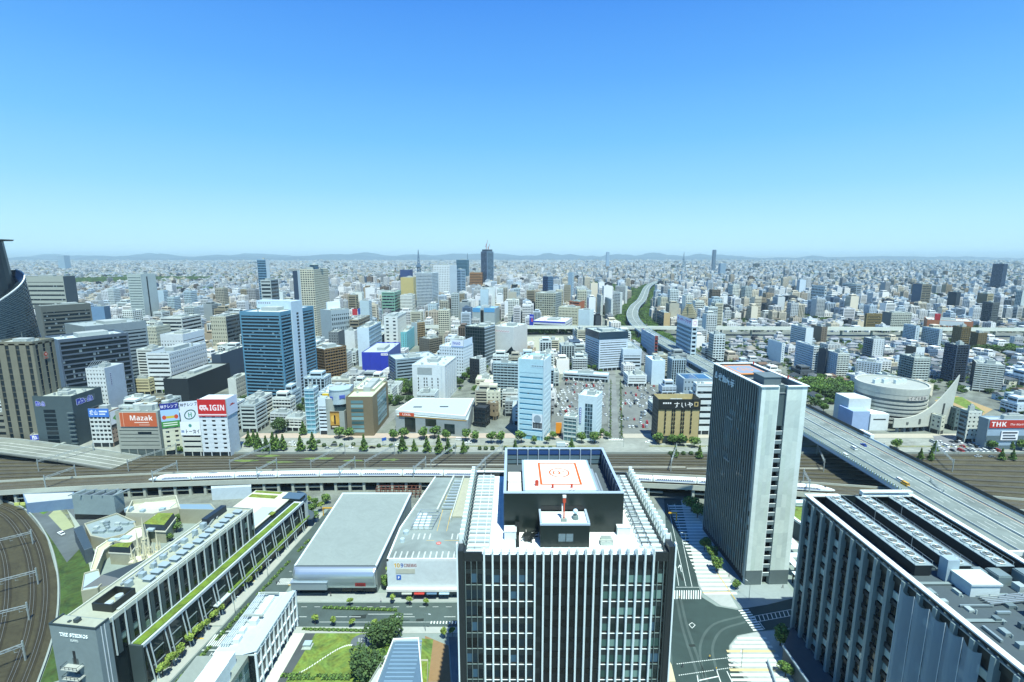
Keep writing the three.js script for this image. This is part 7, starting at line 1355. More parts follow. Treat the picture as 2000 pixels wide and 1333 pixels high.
b = bd('sign_store', 'grey striped store with a red THK board on its front', [1913, 1932, 2030], [822, 878], 80, { wall: '#8a989c', wall2: '#9fb4c8', f: ['x', 'x'], n: 3, roof: '#aab4b6', eq: 4 });
{ const [A, B, H] = b.userData.dim; mk('grey_stripe', G().box(.36, H * .28, -B, .42, H * .48, 0).box(.36, 0, -B, .42, H * .14, 0), M('#5f7078', 'con', .7), b); board(b, 1, .02, 1, -.6, 5.6, tx(320, 64, '#b03226', (x) => { la(x, 'THK', 60, 34, 52, '#eef0ee', 'bold', 100); x.font = 'italic 22px sans-serif'; x.fillText('The Mark of Linear', 220, 36, 180); }), .5); board(b, 1, .28, .62, 8, 15, tx(96, 64, '#e3eaf0', (x) => { fill(x, '#3a4650', 6, 6, 84, 12); fill(x, '#55636e', 10, 26, 70, 12); fill(x, '#3a4650', 10, 46, 76, 12); }), .6); }
bd('small_office', 'white narrow office with a cream sign left of the THK store', [1876, 1892, 1920], [806, 866], 62, { wall: '#7d8f92', wall2: '#d9dad0', f: ['r', 'p'], n: 6 });
bd('small_office', 'dark flat office with white stair windows behind the round hall wing', [1840, 1868, 1878], [800, 842], 30, { wall: '#5d7072', f: ['p', 'p'], n: 4 });
bd('small_office', 'low cream office beside the round hall car park', [1820, 1840, 1848], [816, 850], 30, { wall: '#d2d0bd', f: ['p', 'p'], n: 3 });
// spiral tower at the left edge: twisting glass wings round a dark core
{
const c = gp(6, 775), t = thing('spiral_tower', 'dark twisting glass tower with curved white edges at the left edge', 'skyscraper', [c.x, 0, c.z]);
const wing = (a0, r0, r1, h, tw, dr, m) => {
const g = G(), n = 44, S = (k) => { const f = k / n, a = a0 + tw * f, r = r0 + (r1 - r0) * f; const p = []; for (let i = 0; i <= 12; i++) { const b = -1.05 + 2.1 * i / 12; p.push([Math.cos(a + b) * r, h * f * (1 - .26 * Math.pow(i / 12, 1.4) * f), Math.sin(a + b) * r]); } return p; };
for (let k = 0; k < n; k++) { const A = S(k), B = S(k + 1); for (let i = 0; i < 12; i++) g.quad(A[i], A[i + 1], B[i + 1], B[i]); g.quad([0, A[0][1], 0], A[0], B[0], [0, B[0][1], 0]); g.quad(A[12], [0, A[0][1], 0], [0, B[0][1], 0], B[12]); }
const T = S(n); for (let i = 0; i < 12; i++) g.quad([0, h * .8, 0], T[i + 1], T[i], [0, h * .8, 0]);
mk('glass_wing', g, m, t);
const fr = G(); for (let k = 0; k < n; k += 1) { const A = S(k), B = S(k + 1); for (let i = 0; i < 12; i++) { const s = 1.01; fr.bar(A[i].map((q, j) => (j === 1 ? q : q * s)), A[i + 1].map((q, j) => (j === 1 ? q : q * s)), .22, .4); if (k % 2 === 0) fr.bar(A[i].map((q, j) => (j === 1 ? q : q * s)), S(Math.min(n, k + 2))[Math.min(12, i + 1)].map((q, j) => (j === 1 ? q : q * s)), .3); } }
mk('lattice', fr, M('#5c6d76', null, .4, .4), t, 'stuff');
const ed = G(); for (let k = 0; k < n; k++) { const A = S(k)[dr], B = S(k + 1)[dr]; ed.bar(A.map((q, j) => (j === 1 ? q : q * 1.03)), B.map((q, j) => (j === 1 ? q : q * 1.03)), 1); } for (let i = 0; i < 12; i++) ed.bar(T[i], T[i + 1], 1); mk('white_edge', ed, WHITE, t);
};
const gm = M('#27333c', null, .12, .25);
wing(.35, 38, 30, 128, -.7, 0, gm); wing(2.5, 38, 28, 116, -.7, 0, gm); wing(4.5, 36, 26, 140, -.7, 0, gm);
mk('core', G().cyl(6, 0, 0, 25, 15, 157, 20), M('#1c252c', null, .3, .2), t);
mk('top_plate', G().cyl(4, 157, 0, 23, 24, 1.2, 24), M('#333d44', null, .5), t);
OBST.push([c.x, c.z, 45, 45, 0]); HAND.push([-60, 70, 468, 780, -c.z, 'the spiral tower']);
}
// round hall with a curved sail wall
{
const c = gp(1732, 822), t = thing('round_hall', 'round pale ceremony hall with drum storeys, black lettering and a sweeping curved wall', 'hall', [c.x, 0, c.z]);
const k0 = (-c.z * CP + EYE * SP) / FOC, m = M('#b9b9b0', 'con', .7), dk = M('#2b3438', null, .3), wl = M('#c6c6bc', 'con', .7);
const R = 57 * k0;
mk('drum', G().cyl(0, 12, 0, R, R, 22, 48), M('#6d7373', null, .4), t);
for (let f = 0; f < 6; f++) mk('drum_band', G().cyl(0, 5 + f * 3.3, 0, R + .5, R + .5, 1.7, 48), m, t);
mk('drum_band', G().cyl(0, 25.6, 0, R + .5, R + .5, 3.6, 48), m, t); mk('drum_band', G().cyl(0, 29.4, 0, R + .6, R + .9, 4.6, 48), wl, t); { const g = G(); for (let k = 0; k < 48; k++) { const P = (q, r) => [Math.cos(q / 48 * 6.2832) * r, Math.sin(q / 48 * 6.2832) * r]; g.prism([P(k, R + .9), P(k + 1, R + .9), P(k + 1, R - .4), P(k, R - .4)], 34.01, 35.2); } mk('drum_rim', g, wl, t); } mk('drum_roof', G().cyl(0, 34, 0, R - .5, R - .5, .1, 48), M('#a9aca6', 'con', .8), t);
mk('drum_base', G().cyl(0, 0, 0, R - 1, R - 1, 12, 40), dk, t);
for (let k = 0; k < 7; k++) mk('roof_tank', G().cbox(-R * .6 + k * R * .17, 34, rr(-4, 4), 3, 3.4, 3), M('#d3dadc', null, .5, .1), t);
// sail wall: flat curved plate rising to a point on the right
const g = G(), n = 30, top = (f) => 12 + Math.pow(f, 2.4) * 34, at = (f, y, o) => [R * (-.72 + 2.12 * f) + f * f * y * .08, y, R * (1.12 - .42 * f * f) + 2 + o];
for (let k = 0; k < n; k++) { const f = k / n, e = (k + 1) / n, yb = 4.5; g.quad(at(f, yb, .5), at(e, yb, .5), at(e, top(e), .5), at(f, top(f), .5)); g.quad(at(e, yb, -.5), at(f, yb, -.5), at(f, top(f), -.5), at(e, top(e), -.5)); g.quad(at(f, top(f), .5), at(e, top(e), .5), at(e, top(e), -.5), at(f, top(f), -.5)); }
mk('sail_wall', g, wl, t);
for (const f of [.2, .4, .6, .8]) { const s = mk('wall_slit', G().bar(at(f, 7, .55), at(f, top(f) * .72, .55), .5), dk, t); mk('slit_pair', G().bar(at(f + .02, 7, .55), at(f + .02, top(f) * .72, .55), .5), dk, s); }
for (let k = 0; k < 8; k++) mk('support', G().bar([at(.1 + k * .11, 0, -2)[0], 0, at(.1 + k * .11, 0, -2)[2]], [at(.1 + k * .11, 5, -2)[0], 5, at(.1 + k * .11, 5, -2)[2]], 1.6), M('#7d858a', 'con', .7), t);
const sg = G(), ns = 12; for (let k = 0; k < ns; k++) { const P = (u, y) => { const a = 1.75 - u * .62; return [Math.cos(a) * (R + 1.1), y, Math.sin(a) * (R + 1.1)]; }; sg.quad(P(k / ns, 25.8), P((k + 1) / ns, 25.8), P((k + 1) / ns, 29.2), P(k / ns, 29.2), [[k / ns, 0], [(k + 1) / ns, 0], [(k + 1) / ns, 1], [k / ns, 1]]); }
mk('lettering', sg, tx(256, 48, '#b9b9b0', (x) => { jp(x, 'イズモ葬儀', 10, 2, 46, '#22282a', .11); }), t);
const w = G(); w.box(-R * 1.75, 0, -4, -R * 1.02, 24, 14); mk('left_wing', w, M('#cfd4d4', 'con', .7), t); mk('blue_wing', G().box(-R * 1.85, 0, 6, -R * 1.3, 16, 24), M('#9fb4d8', 'con', .6), t); mk('white_wing', G().box(-R * 1.29, 0, 10, -R * .7, 14, 25), WHITE, t);
mk('wing_window', G().box(-R * 1.2, 9, 25.02, -R * .8, 10, 25.1), dk, t);
OBST.push([c.x, c.z, R * 1.9, R * 1.6, 0]); HAND.push([1625, 1832, 742, 862, -c.z, 'the round hall']);
}
// masts and slim towers on the skyline
{
const mast = (label, px, yt, yb, z, w, col, tower) => { const x = (px - 1000) / FOC * (-z * CP), h = hAt(yt, z), t = thing(tower ? 'slim_tower' : 'lattice_mast', label, tower ? 'tower' : 'mast', [x, 0, z]); if (tower) { mk('shaft', G().box(-w / 2, 0, -w / 2, w / 2, h, w / 2), M(col, null, .6), t); mk('crown', G().box(-w / 2.4, h, -w / 2.4, w / 2.4, h * 1.02, w / 2.4), M(col, null, .6), t); } else { const g = G(); for (let k = 0; k < 12; k++) { const a = w * (1 - k / 12.5) / 2, b2 = w * (1 - (k + 1) / 12.5) / 2, y = h * k / 12, y2 = h * (k + 1) / 12; for (const [p, q] of [[1, 1], [-1, 1], [1, -1], [-1, -1]]) { g.bar([p * a, y, q * a], [p * b2, y2, q * b2], w * .09); g.bar([p * a, y, q * a], [-p * b2, y2, q * b2], w * .06); } } mk('frame', g, M(col, null, .6), t); mk('platform', G().cbox(0, h * .55, 0, w, h * .05, w), M(col, null, .6), t); } };
mast('tall television mast with a platform left of the ribbed apartment tower', 817, 488, 560, -2300, 22, '#5f7890');
mast('thin lattice mast behind the white slab hotel', 913, 495, 540, -3300, 20, '#6f8698');
mast('slim cylinder tower standing alone on the left skyline', 123, 500, 540, -5200, 70, '#8fa4b4', true);
mast('thin dark slab tower standing alone on the right skyline', 1395, 489, 540, -4600, 26, '#55697e', true);
mast('pale twin-crowned tower on the skyline right of the skyscraper', 1187, 493, 530, -5200, 30, '#8ba2b8', true);
mast('thin far mast right of the pale twin-crowned tower', 1336, 492, 525, -5600, 22, '#6f8698');
mast('small dark tower far right of the thin slab tower', 1412, 515, 545, -3800, 40, '#7f95a8', true);
}

// ---------------------------------------------------------------- the rest of the city
const NUM = ['', 'one', 'two', 'three', 'four', 'five', 'six', 'seven', 'eight', 'nine', 'ten', 'eleven', 'twelve', 'thirteen', 'fourteen', 'fifteen', 'sixteen', 'seventeen', 'eighteen'];
const PARKS = [];    // [x, z, rx, rz]
{ const add = (px, py, rx, rz) => { const p = gp(px, py); PARKS.push([p.x, p.z, rx, rz]); };
add(200, 549, 330, 420); add(330, 546, 200, 200); add(1180, 566, 120, 480); add(1140, 585, 40, 160); add(1500, 594, 90, 60); add(1160, 606, 40, 70); add(1075, 652, 110, 14); add(1390, 602, 40, 30); add(640, 640, 30, 20); add(1955, 590, 70, 60); add(1620, 768, 30, 34); add(795, 762, 14, 22); add(925, 735, 16, 14); add(1960, 690, 40, 16); add(1230, 694, 14, 16); }
{ seed = 31; for (let k = 0; k < 34; k++) { const z = -rr(1100, 7000), x = rr(-1, 1) * -z; PARKS.push([x, z, rr(30, 60) * (1 - z / 3500), rr(20, 50) * (1 - z / 3500)]); } }
const STREETS = [[[80, -373], [122, -590], 8], [[122, -588], [150, -900], 8], [[-262, -374], [-300, -640], 12], [[-300, -628], [-420, -1500], 11]];
{ const p1 = gp(712, 856), p2 = gp(812, 778); STREETS.push([[p1.x, p1.z], [p2.x, p2.z], 9]); const q2 = gp(1598, 628), q1 = gp(1545, 588); STREETS.push([[q2.x, q2.z], [q1.x - 140, q1.z - 700], 20]); }
const LOTS = [PX([[1098, 742], [1186, 742], [1190, 850], [1060, 850]]), PX([[1215, 742], [1290, 742], [1290, 866], [1208, 866]]), PX([[1026, 656], [1102, 656], [1114, 696], [1018, 696]]), PX([[1818, 770], [1950, 770], [1960, 890], [1820, 890]])];
const inPoly = (x, z, p) => { let r = false; for (let i = 0, j = p.length - 1; i < p.length; j = i++) if ((p[i][1] > z) !== (p[j][1] > z) && x < (p[j][0] - p[i][0]) * (z - p[i][1]) / (p[j][1] - p[i][1]) + p[i][0]) r = !r; return r; };
const segD = (x, z, a, b) => { const dx = b[0] - a[0], dz = b[1] - a[1], t = Math.max(0, Math.min(1, ((x - a[0]) * dx + (z - a[1]) * dz) / (dx * dx + dz * dz))); return Math.hypot(x - a[0] - dx * t, z - a[1] - dz * t); };
function free(x, z, r) {
for (const o of OBST) { const dx = x - o[0], dz = z - o[1], c = Math.cos(o[4]), s = Math.sin(o[4]), u = Math.abs(dx * c + dz * s), w = Math.abs(-dx * s + dz * c); if (u < o[2] + r && w < o[3] + r) return false; }
for (const s of STREETS) if (segD(x, z, s[0], s[1]) < s[2] + r * .7) return false;
for (const p of LOTS) if (inPoly(x, z, p)) return false;
for (const p of PARKS) if (((x - p[0]) / p[2]) ** 2 + ((z - p[1]) / p[3]) ** 2 < 1) return false;
const w = z > -580 ? 25 : z > -2400 ? 42 : 20;
for (const q of EXPW) if (Math.hypot(x - q[0], z - q[1]) < w + r * .5) return false;
if (z < -840 && z > -960 && Math.abs(z + 905 - x * .035) < 18 + r * .5 && x > -430) return false;
if (z > -386) return false;
return true;
}
// prototypes
const PROT = [], KIND = { b: 'balcony block', g: 'gridded block', r: 'ribbon-windowed block', p: 'plain block', v: 'ribbed block' };
for (let k = 0; k < 30; k++) {
const tall = k > 21, n = tall ? 11 + (k % 6) : [2, 3, 4, 5, 6, 7, 8, 9, 10][k % 9], A = tall ? rr(14, 26) : rr(10, 24), B = tall ? rr(13, 22) : rr(10, 20), f = pick(['b', 'g', 'r', 'b', 'b', 'r', 'g', 'v']), f2 = pick(['x', 'p', f, f, f, 'g']);
const H = n * 3.4 + 1.5, q = blockParts(A, B, H, { n, f: [f, f2], far: true, bay: 3.8, sill: .42, pf: .26, eq: 4 });
if (k % 3 === 0) { q.wall.box(-A * .82, H, -B * .8, -A * .22, H + 5.2, -B * .2); q.core.box(-A * .825, H + 1.8, -B * .76, -A * .215, H + 3.6, -B * .24).box(-A * .78, H + 1.8, -B * .805, -A * .26, H + 3.6, -B * .195); }
const parts = [];
for (const [g, c] of [[q.wall, [1, 1, 1]], [q.core, [.05, .075, .09]], [q.rf, [.52, .54, .53]], [q.eq, [.75, .76, .76]]]) {
if (!g.p.length) continue;
const bg = g.geometry(), m = bg.clone(), n2 = m.attributes.position.count, col = new Float32Array(n2 * 3); for (let i = 0; i < n2; i++) col.set(c, i * 3);
m.setAttribute('color', new THREE.BufferAttribute(col, 3)); parts.push(m);
}
PROT.push({ A, B, H, n, f, q, geo: mergeGeometries(parts), kind: KIND[f] });
}
// small houses with hipped roofs
const HOUSE = [];
for (let k = 0; k < 4; k++) {
const A = rr(8, 12), B = rr(7, 10), h = 5.6, w = G().box(-A / 2, 0, -B / 2, A / 2, h, B / 2), r = G(), e = .7, y = h + 2.3, x = A / 2 + e, z = B / 2 + e, t = A * (k % 2 ? .5 : .22);
r.quad([-x, h, z], [x, h, z], [t, y, 0], [-t, y, 0]).quad([x, h, -z], [-x, h, -z], [-t, y, 0], [t, y, 0]).quad([x, h, z], [x, h, -z], [t, y, 0], [t, y, 0]).quad([-x, h, -z], [-x, h, z], [-t, y, 0], [-t, y, 0]);
const win = G(); for (const [a, b2] of [[-A * .3, 1], [A * .2, 1], [-A * .3, 3.6], [A * .2, 3.6]]) { win.box(a - .8, b2, -B / 2 - .05, a + .8, b2 + 1.2, B / 2 + .05); win.box(-A / 2 - .05, b2, -.8, A / 2 + .05, b2 + 1.2, .8); }
const parts = []; for (const [g, c] of [[w, [1, 1, 1]], [r, [.32, .33, .36]], [win, [.1, .12, .14]]]) { const m = g.geometry().clone(), n2 = m.attributes.position.count, col = new Float32Array(n2 * 3); for (let i = 0; i < n2; i++) col.set(c, i * 3); m.setAttribute('color', new THREE.BufferAttribute(col, 3)); parts.push(m); }
HOUSE.push({ A, B, H: y, n: 2, w, r, win, geo: mergeGeometries(parts), kind: 'tiled house' });
}
const TONES = [['white', '#e0e6e4'], ['white', '#d9e2e3'], ['cream', '#d8d3bd'], ['pale grey', '#bfc9c9'], ['white', '#e6e8e1'], ['pale blue', '#bdd0da'], ['grey', '#9aa1a2'], ['beige', '#b7b1a0'], ['white', '#d6dbdb'], ['brown', '#70665a'], ['dark grey', '#4f5a60'], ['tan', '#a39880'], ['slate blue', '#5f7890'], ['dark', '#333c44']];
const tone = () => { const r = rnd(); return TONES[r < .78 ? Math.floor(rnd() * 6) : r < .93 ? 6 + Math.floor(rnd() * 3) : 9 + Math.floor(rnd() * 5)]; };
const cand = [];
function tryLot(x, z, step) {
const D = Math.hypot(x, z), ang = Math.atan2(x, -z);
if (Math.abs(ang) > .86 || z > -386) return;
let hm;    // typical height here
const down = Math.exp(-(((x + 250) / 900) ** 2 + ((z + 1500) / 900) ** 2));
const mid = Math.exp(-(((x - 300) / 1300) ** 2 + ((z + 1600) / 1000) ** 2));
const houses = x > 200 && z > -1100 && x > -z * .42;
hm = 11 + 20 * down + 15 * mid; if (z > -900 && x < 120) hm = 20; if (houses) hm = 8; if (z < -4000) hm = 12; if (x < -400 && z < -1200) hm *= .75;
let h = hm * (.45 + 1.25 * Math.pow(rnd(), 1.6)) * (rnd() < .1 ? 1.8 : 1);
const isH = (houses && rnd() < .66) || (z < -1500 && rnd() < .22), P = isH ? pick(HOUSE) : PROT.reduce((a, c) => { const s = Math.abs(c.H - h) + rnd() * 12; return s < a[0] ? [s, c] : a; }, [1e9])[1];
let sc = isH ? 1 : rr(.82, 1.12) * Math.min(1, (step - 2) / Math.max(P.A, P.B) * 1.1);
const sy = isH ? 1 : Math.min(1.2, Math.max(.85, h / P.H)), H = P.H * (isH ? 1 : sy), r = Math.max(P.A, P.B) * sc * .55;
if (!free(x, z, r)) return;
const [px, pt, dep] = pj(x, H, z), w = FOC * r / dep;
if (px < -60 || px > 2060) return;
for (const k of HAND) if (k[4] > -z - 12 && px + w > k[0] && px - w < k[1]) { const lim = k[2] + (k[3] - k[2]) * (k[5] === 'the spiral tower' ? .85 : .62); if (pt < lim) return; }
cand.push({ x, z, P, sc, sy, H, px, pt, w, sx: z < -2600 ? rr(.55, 1.7) : rr(.85, 1.25), sz: z < -2600 ? rr(.55, 1.5) : rr(.85, 1.2), pb: pj(x, 0, z)[1], t: tone(), turn: pick([0, 1, 2, 3]) * Math.PI / 2 + (ang > .1 ? .04 : -.05) + rr(-.03, .03), isH, dep, size: w * (pj(x, 0, z)[1] - pt) });
}
const fillRows = (z0, z1, step, jit) => { let row = 0; for (let z = z0; z > z1; z -= step, row++) { if (row % 4 === 3) z -= step * .35; const R = -z * 1.16 + 60; for (let x = -R, c = 0; x < R; x += step, c++) { if (c % 5 === 4) x += step * .4; if (rnd() > .06) tryLot(x + rr(-jit, jit), z + rr(-jit, jit), step); } } };
fillRows(-398, -700, 19, 2.5);
fillRows(-700, -1300, 22, 3.5);
fillRows(-1300, -2600, 27, 5);
fillRows(-2600, -5200, 40, 9);
fillRows(-5200, -9000, 70, 18);
fillRows(-9000, -17000, 130, 40);
console.log('lots', cand.length);
// the largest in view are things of their own
cand.sort((a, b2) => b2.size - a.size);
const LM = HAND.map((h) => { let s = h[5].replace(/^the /, '').split(/ (?:left of|right of|beside|behind|in front of|far behind|between|next to|above|below|before|beyond|rising|at the|near|on the|close|in the|standing|left)\b/)[0].split(' '); return { x: (h[0] + h[1]) / 2, y: (h[2] + h[3]) / 2, z: h[4], s: s.slice(0, 7).join(' ').replace(/ (with|and|a|of|under|by|the|its|crowned|carrying|topped)$/, '').replace(/ (with|and|a|of|under|by|the|its)$/, '') }; });
const seenLabel = new Set(), seenRef = {};
for (const l of LM) seenRef[l.s] = (seenRef[l.s] || 0) + 1;
const LMU = LM.filter((l) => seenRef[l.s] === 1);
const bigs = cand.filter((c) => !c.isH).slice(0, 225), homes = cand.filter((c) => c.isH).slice(0, 75), single = new Set([...bigs, ...homes]);
for (const c of single) {
const near = LMU.map((l) => [Math.hypot((l.x - c.px) * .7, (l.y - (c.pt + c.pb) / 2) * 1.3) + Math.abs(-c.z - l.z) * .04, l]).sort((a, b2) => a[0] - b2[0]);
const head = c.isH ? `${c.t[0]} ${pick(['tiled', 'hip-roofed', 'low'])} house` : `${c.t[0]} ${NUM[c.P.n] || 'high'}-storey ${c.P.kind}`;
let label;
out: for (const more of ['', 'near ', 'farther ']) for (let i = 0; i < 9; i++) {
const l = near[i][1], dx = c.px - l.x, dz = -c.z - l.z, rel = dz > 60 && Math.abs(dx) < 60 ? 'behind' : dz < -60 && Math.abs(dx) < 60 ? 'in front of' : dx < 0 ? 'left of' : 'right of', far = more === 'farther ' ? 'well ' : more === 'near ' ? 'just ' : '';
label = `${head} ${far}${rel} the ${l.s}`;
if (!seenLabel.has(label)) break out;
}
seenLabel.add(label);
const o = thing(c.isH ? 'tiled_house' : 'city_building', label, c.isH ? 'house' : 'building', [c.x, 0, c.z], c.turn, c.isH ? 'small tiled houses of the city' : 'ordinary buildings of the city');
const put = (n, g, m, k) => { const e = mk(n, g, m, o, k); if (e) { e.scale.set(c.sc, c.sy, c.sc); if (!c.isH) e.position.set(c.P.A * c.sc / 2, 0, c.P.B * c.sc / 2); } };
if (c.isH) { put('wall', c.P.w, wm(c.t[1])); put('roof', c.P.r, M(pick(['#4a5058', '#5d6266', '#6b5648', '#3f464c', '#72767a']), 'con', .8)); put('window', c.P.win, GLASS, 'stuff'); }
else { const q = c.P.q; put('wall', q.wall, wm(c.t[1])); put('glazing', q.core, GLASS); put('roof', q.rf, M(pick(['#aeb3ae', '#9ba3a2', '#c3c6bf', '#8f9a9c']), 'con', .85)); if (q.eq.p.length) put('roof_equipment', q.eq, EQM, 'stuff'); }
}
const rest = new THREE.Group(); rest.name = 'distant_city'; scene.add(rest);
tag(rest, 'mass of small distant city buildings reaching to the horizon', 'city', null, 'stuff');
{
const vm = new THREE.MeshStandardMaterial({ vertexColors: true, roughness: .72, side: THREE.DoubleSide }); vm.name = 'city';
const m = new THREE.Matrix4(), e = new THREE.Euler(), qn = new THREE.Quaternion(), c3 = new THREE.Color();
for (const P of [...PROT, ...HOUSE]) {
const l = cand.filter((c) => c.P === P && !single.has(c)); if (!l.length) continue;
const im = new THREE.InstancedMesh(P.geo, vm, l.length); im.name = 'building_mass'; im.userData.kind = 'stuff'; im.castShadow = im.receiveShadow = true;
l.forEach((c, k) => { const far = c.z < -2600 ? (c.z < -9000 ? 3.2 : c.z < -5200 ? 1.9 : 1.3) : 1, s = c.sc * far; qn.setFromEuler(e.set(0, c.turn, 0)); const off = c.isH ? V(0, 0, 0) : V(P.A * s * c.sx / 2, 0, P.B * s * c.sz / 2).applyQuaternion(qn); m.compose(V(c.x, 0, c.z).add(off), qn, V(s * c.sx, c.sy * (far > 1 ? Math.min(1.5, far) * (c.sx > 1.3 ? .6 : 1) : 1), s * c.sz)); im.setMatrixAt(k, m); im.setColorAt(k, c3.set(c.t[1]).multiplyScalar(c.z < -1800 ? .88 : .98)); });
rest.add(im);
}
}
// ---------------------------------------------------------------- trees
function leafGeo(n, shape, size, cols, s0) {
seed = s0; const g = G(); g.c = [];
for (let k = 0; k < n; k++) {
const [x, y, z, t] = shape(), a = V(rr(-1, 1), rr(-1, 1), rr(-1, 1)).normalize(), b2 = V(rr(-1, 1), rr(-1, 1), rr(-1, 1)).cross(a).normalize(), s = size * rr(.6, 1.25), c = cols[Math.floor(rnd() * cols.length)], f = t * rr(.8, 1.2);
g.k = [c[0] * f, c[1] * f, c[2] * f];
const P = (u, w) => [x + (a.x * u + b2.x * w) * s, y + (a.y * u + b2.y * w) * s, z + (a.z * u + b2.z * w) * s];
g.quad(P(-.5, -.35), P(.5, -.5), P(.4, .5), P(-.55, .3));
}
return g.geometry();
}
const LEAFM = new THREE.MeshStandardMaterial({ vertexColors: true, roughness: .85, side: THREE.DoubleSide }); LEAFM.name = 'leaf';
const MIDG = [[.085, .18, .04], [.12, .235, .045], [.055, .12, .03], [.16, .26, .05], [.045, .1, .03]], DEEP = [[.05, .105, .035], [.07, .135, .035], [.04, .085, .03]], YEL = [[.18, .28, .05], [.14, .24, .04], [.23, .32, .06]];
const blobs = (n, rx, ry, y0, s0) => { seed = s0; return Array.from({ length: n }, () => [rr(-1, 1) * rx * .55, y0 + rr(-.5, .6) * ry, rr(-1, 1) * rx * .55, rx * rr(.42, .7), rr(.75, 1.25)]); };
const inBlob = (bs) => () => { const b2 = pick(bs), d = V(rr(-1, 1), rr(-1, 1), rr(-1, 1)).normalize().multiplyScalar(b2[3] * Math.cbrt(rr(.3, 1))); return [b2[0] + d.x, b2[1] + d.y * .85, b2[2] + d.z, b2[4]]; };
const inCone = (r, y0, h) => () => { const f = Math.pow(rnd(), 1.5), a = rnd() * 6.283, q = r * (1 - f) * (.55 + .45 * rnd()) * (.8 + .25 * Math.sin(a * 3 + f * 14)); return [Math.cos(a) * q, y0 + f * h, Math.sin(a) * q, .8 + .4 * ((Math.sin(f * 22 + a * 2) + 1) / 2)]; };
const trunk = (h, r, n, s0, w = .42) => { seed = s0; const g = G().cyl(0, 0, 0, r, r * .55, h, 7, false); for (let k = 0; k < n; k++) { const a = k / n * 6.283 + rr(0, .6), y = h * rr(.6, .95); g.bar([0, y, 0], [Math.cos(a) * h * w, y + h * w * rr(.6, 1.2), Math.sin(a) * h * w], r * .7); } return g.geometry(); };
const BARK = M('#4f4336', 'con', .9);
const TREES = {
round: [leafGeo(1150, inBlob(blobs(9, 3.6, 2.6, 6, 11)), .62, MIDG, 12), trunk(4.6, .26, 5, 13), 8.6],
round2: [leafGeo(1000, inBlob(blobs(7, 3.1, 2.4, 5.2, 21)), .58, MIDG, 22), trunk(4, .24, 4, 23), 7.6],
dark: [leafGeo(1400, inBlob(blobs(11, 4.2, 2.8, 6, 31)), .6, DEEP, 32), trunk(4.6, .32, 5, 33), 8.8],
cone: [leafGeo(1050, inCone(2.9, 1.6, 9.4), .62, MIDG, 42), trunk(8, .22, 5, 43, .15), 11],
cone2: [leafGeo(900, inCone(2.4, 1.4, 8.2), .58, [...MIDG, ...DEEP], 52), trunk(7, .2, 4, 53, .15), 9.6],
young: [leafGeo(260, inBlob(blobs(5, 1.5, 1.3, 3.3, 61)), .5, YEL, 62), trunk(2.8, .09, 4, 63), 4.6],
bare: [leafGeo(110, inCone(1.5, 1.5, 6), .5, MIDG, 72), trunk(6.2, .12, 8, 73, .13), 7.4],
bush: [leafGeo(150, () => { const d = V(rr(-1, 1), rr(-1, 1), rr(-1, 1)).normalize(); return [d.x * .95, 1.05 + d.y * 1.05, d.z * .95, rr(.7, 1.1)]; }, .5, DEEP, 82), trunk(1, .1, 3, 83), 2.1],
shrub: [leafGeo(170, () => [rr(-1.7, 1.7), rr(.1, .8), rr(-.5, .5), rr(.8, 1.2)], .42, MIDG, 92), trunk(.5, .06, 4, 93), 1],
};
const tproto = {};
seed = 4242;
function tree(kind, x, z, h, label, group, y = 0) {
const [cg, tg, H] = TREES[kind], s = h / H;
let o;
const nm = { bush: 'clipped_bush', shrub: 'shrub', young: 'young_tree', cone: 'conical_tree', cone2: 'conical_tree', dark: 'evergreen_tree', bare: 'street_tree' }[kind] || 'broadleaf_tree';
if (!tproto[kind]) { o = thing(nm, label, 'tree', [x, y, z]); mk('trunk', tg, BARK, o); mk('crown', cg, LEAFM, o); tproto[kind] = o; }
else { o = copy(tproto[kind], [x, y, z], 0, label); }
o.position.set(x, y, z); o.rotation.y = kind === 'shrub' ? rr(-.12, .12) + (Math.abs(x + 108) < 14 ? 1.35 : 0) : rnd() * 6.28; o.scale.set(s * rr(1.05, 1.3), s, s * rr(1.05, 1.3));
o.userData.category = kind === 'bush' || kind === 'shrub' ? 'bush' : 'tree';
if (group) o.userData.group = group; else delete o.userData.group;
return o;
}
const ORD = ['first', 'second', 'third', 'fourth', 'fifth', 'sixth', 'seventh', 'eighth', 'ninth', 'tenth', 'eleventh', 'twelfth', 'thirteenth', 'fourteenth', 'fifteenth', 'sixteenth', 'seventeenth', 'eighteenth', 'nineteenth', 'twentieth'];
const ord = (k) => (k < 20 ? ORD[k] : `${['twenty', 'thirty', 'forty'][Math.floor(k / 10) - 2]}-${ORD[k % 10 - 1] || 'and'}`);
function trees(kind, h, list, text, group, tail) { list.forEach(([x, y, hh, kd], k) => { const p = gp(x, y); tree(kd || (Array.isArray(kind) ? kind[k % kind.length] : kind), p.x, p.z, hh || h * rr(.9, 1.12), `${text}, ${ord(k)} ${tail}`, group); }); }
trees('young', 5.4, [[318, 1324], [336, 1304], [356, 1284], [371, 1266], [386, 1250], [401, 1235], [418, 1217], [431, 1202], [470, 1160], [482, 1150], [494, 1135], [504, 1124], [538, 1090], [545, 1083], [556, 1072], [562, 1064]], 'young light green tree by the hotel podium', 'young trees along the hotel street', 'counting up the street');
trees(['round2', 'young', 'round'], 5.5, [[584, 1002], [596, 994], [607, 1006], [616, 990], [628, 1000], [637, 984], [613, 1020], [604, 986]], 'green tree in the square at the far hotel end', 'trees of the square by the hotel end', 'from its left edge');
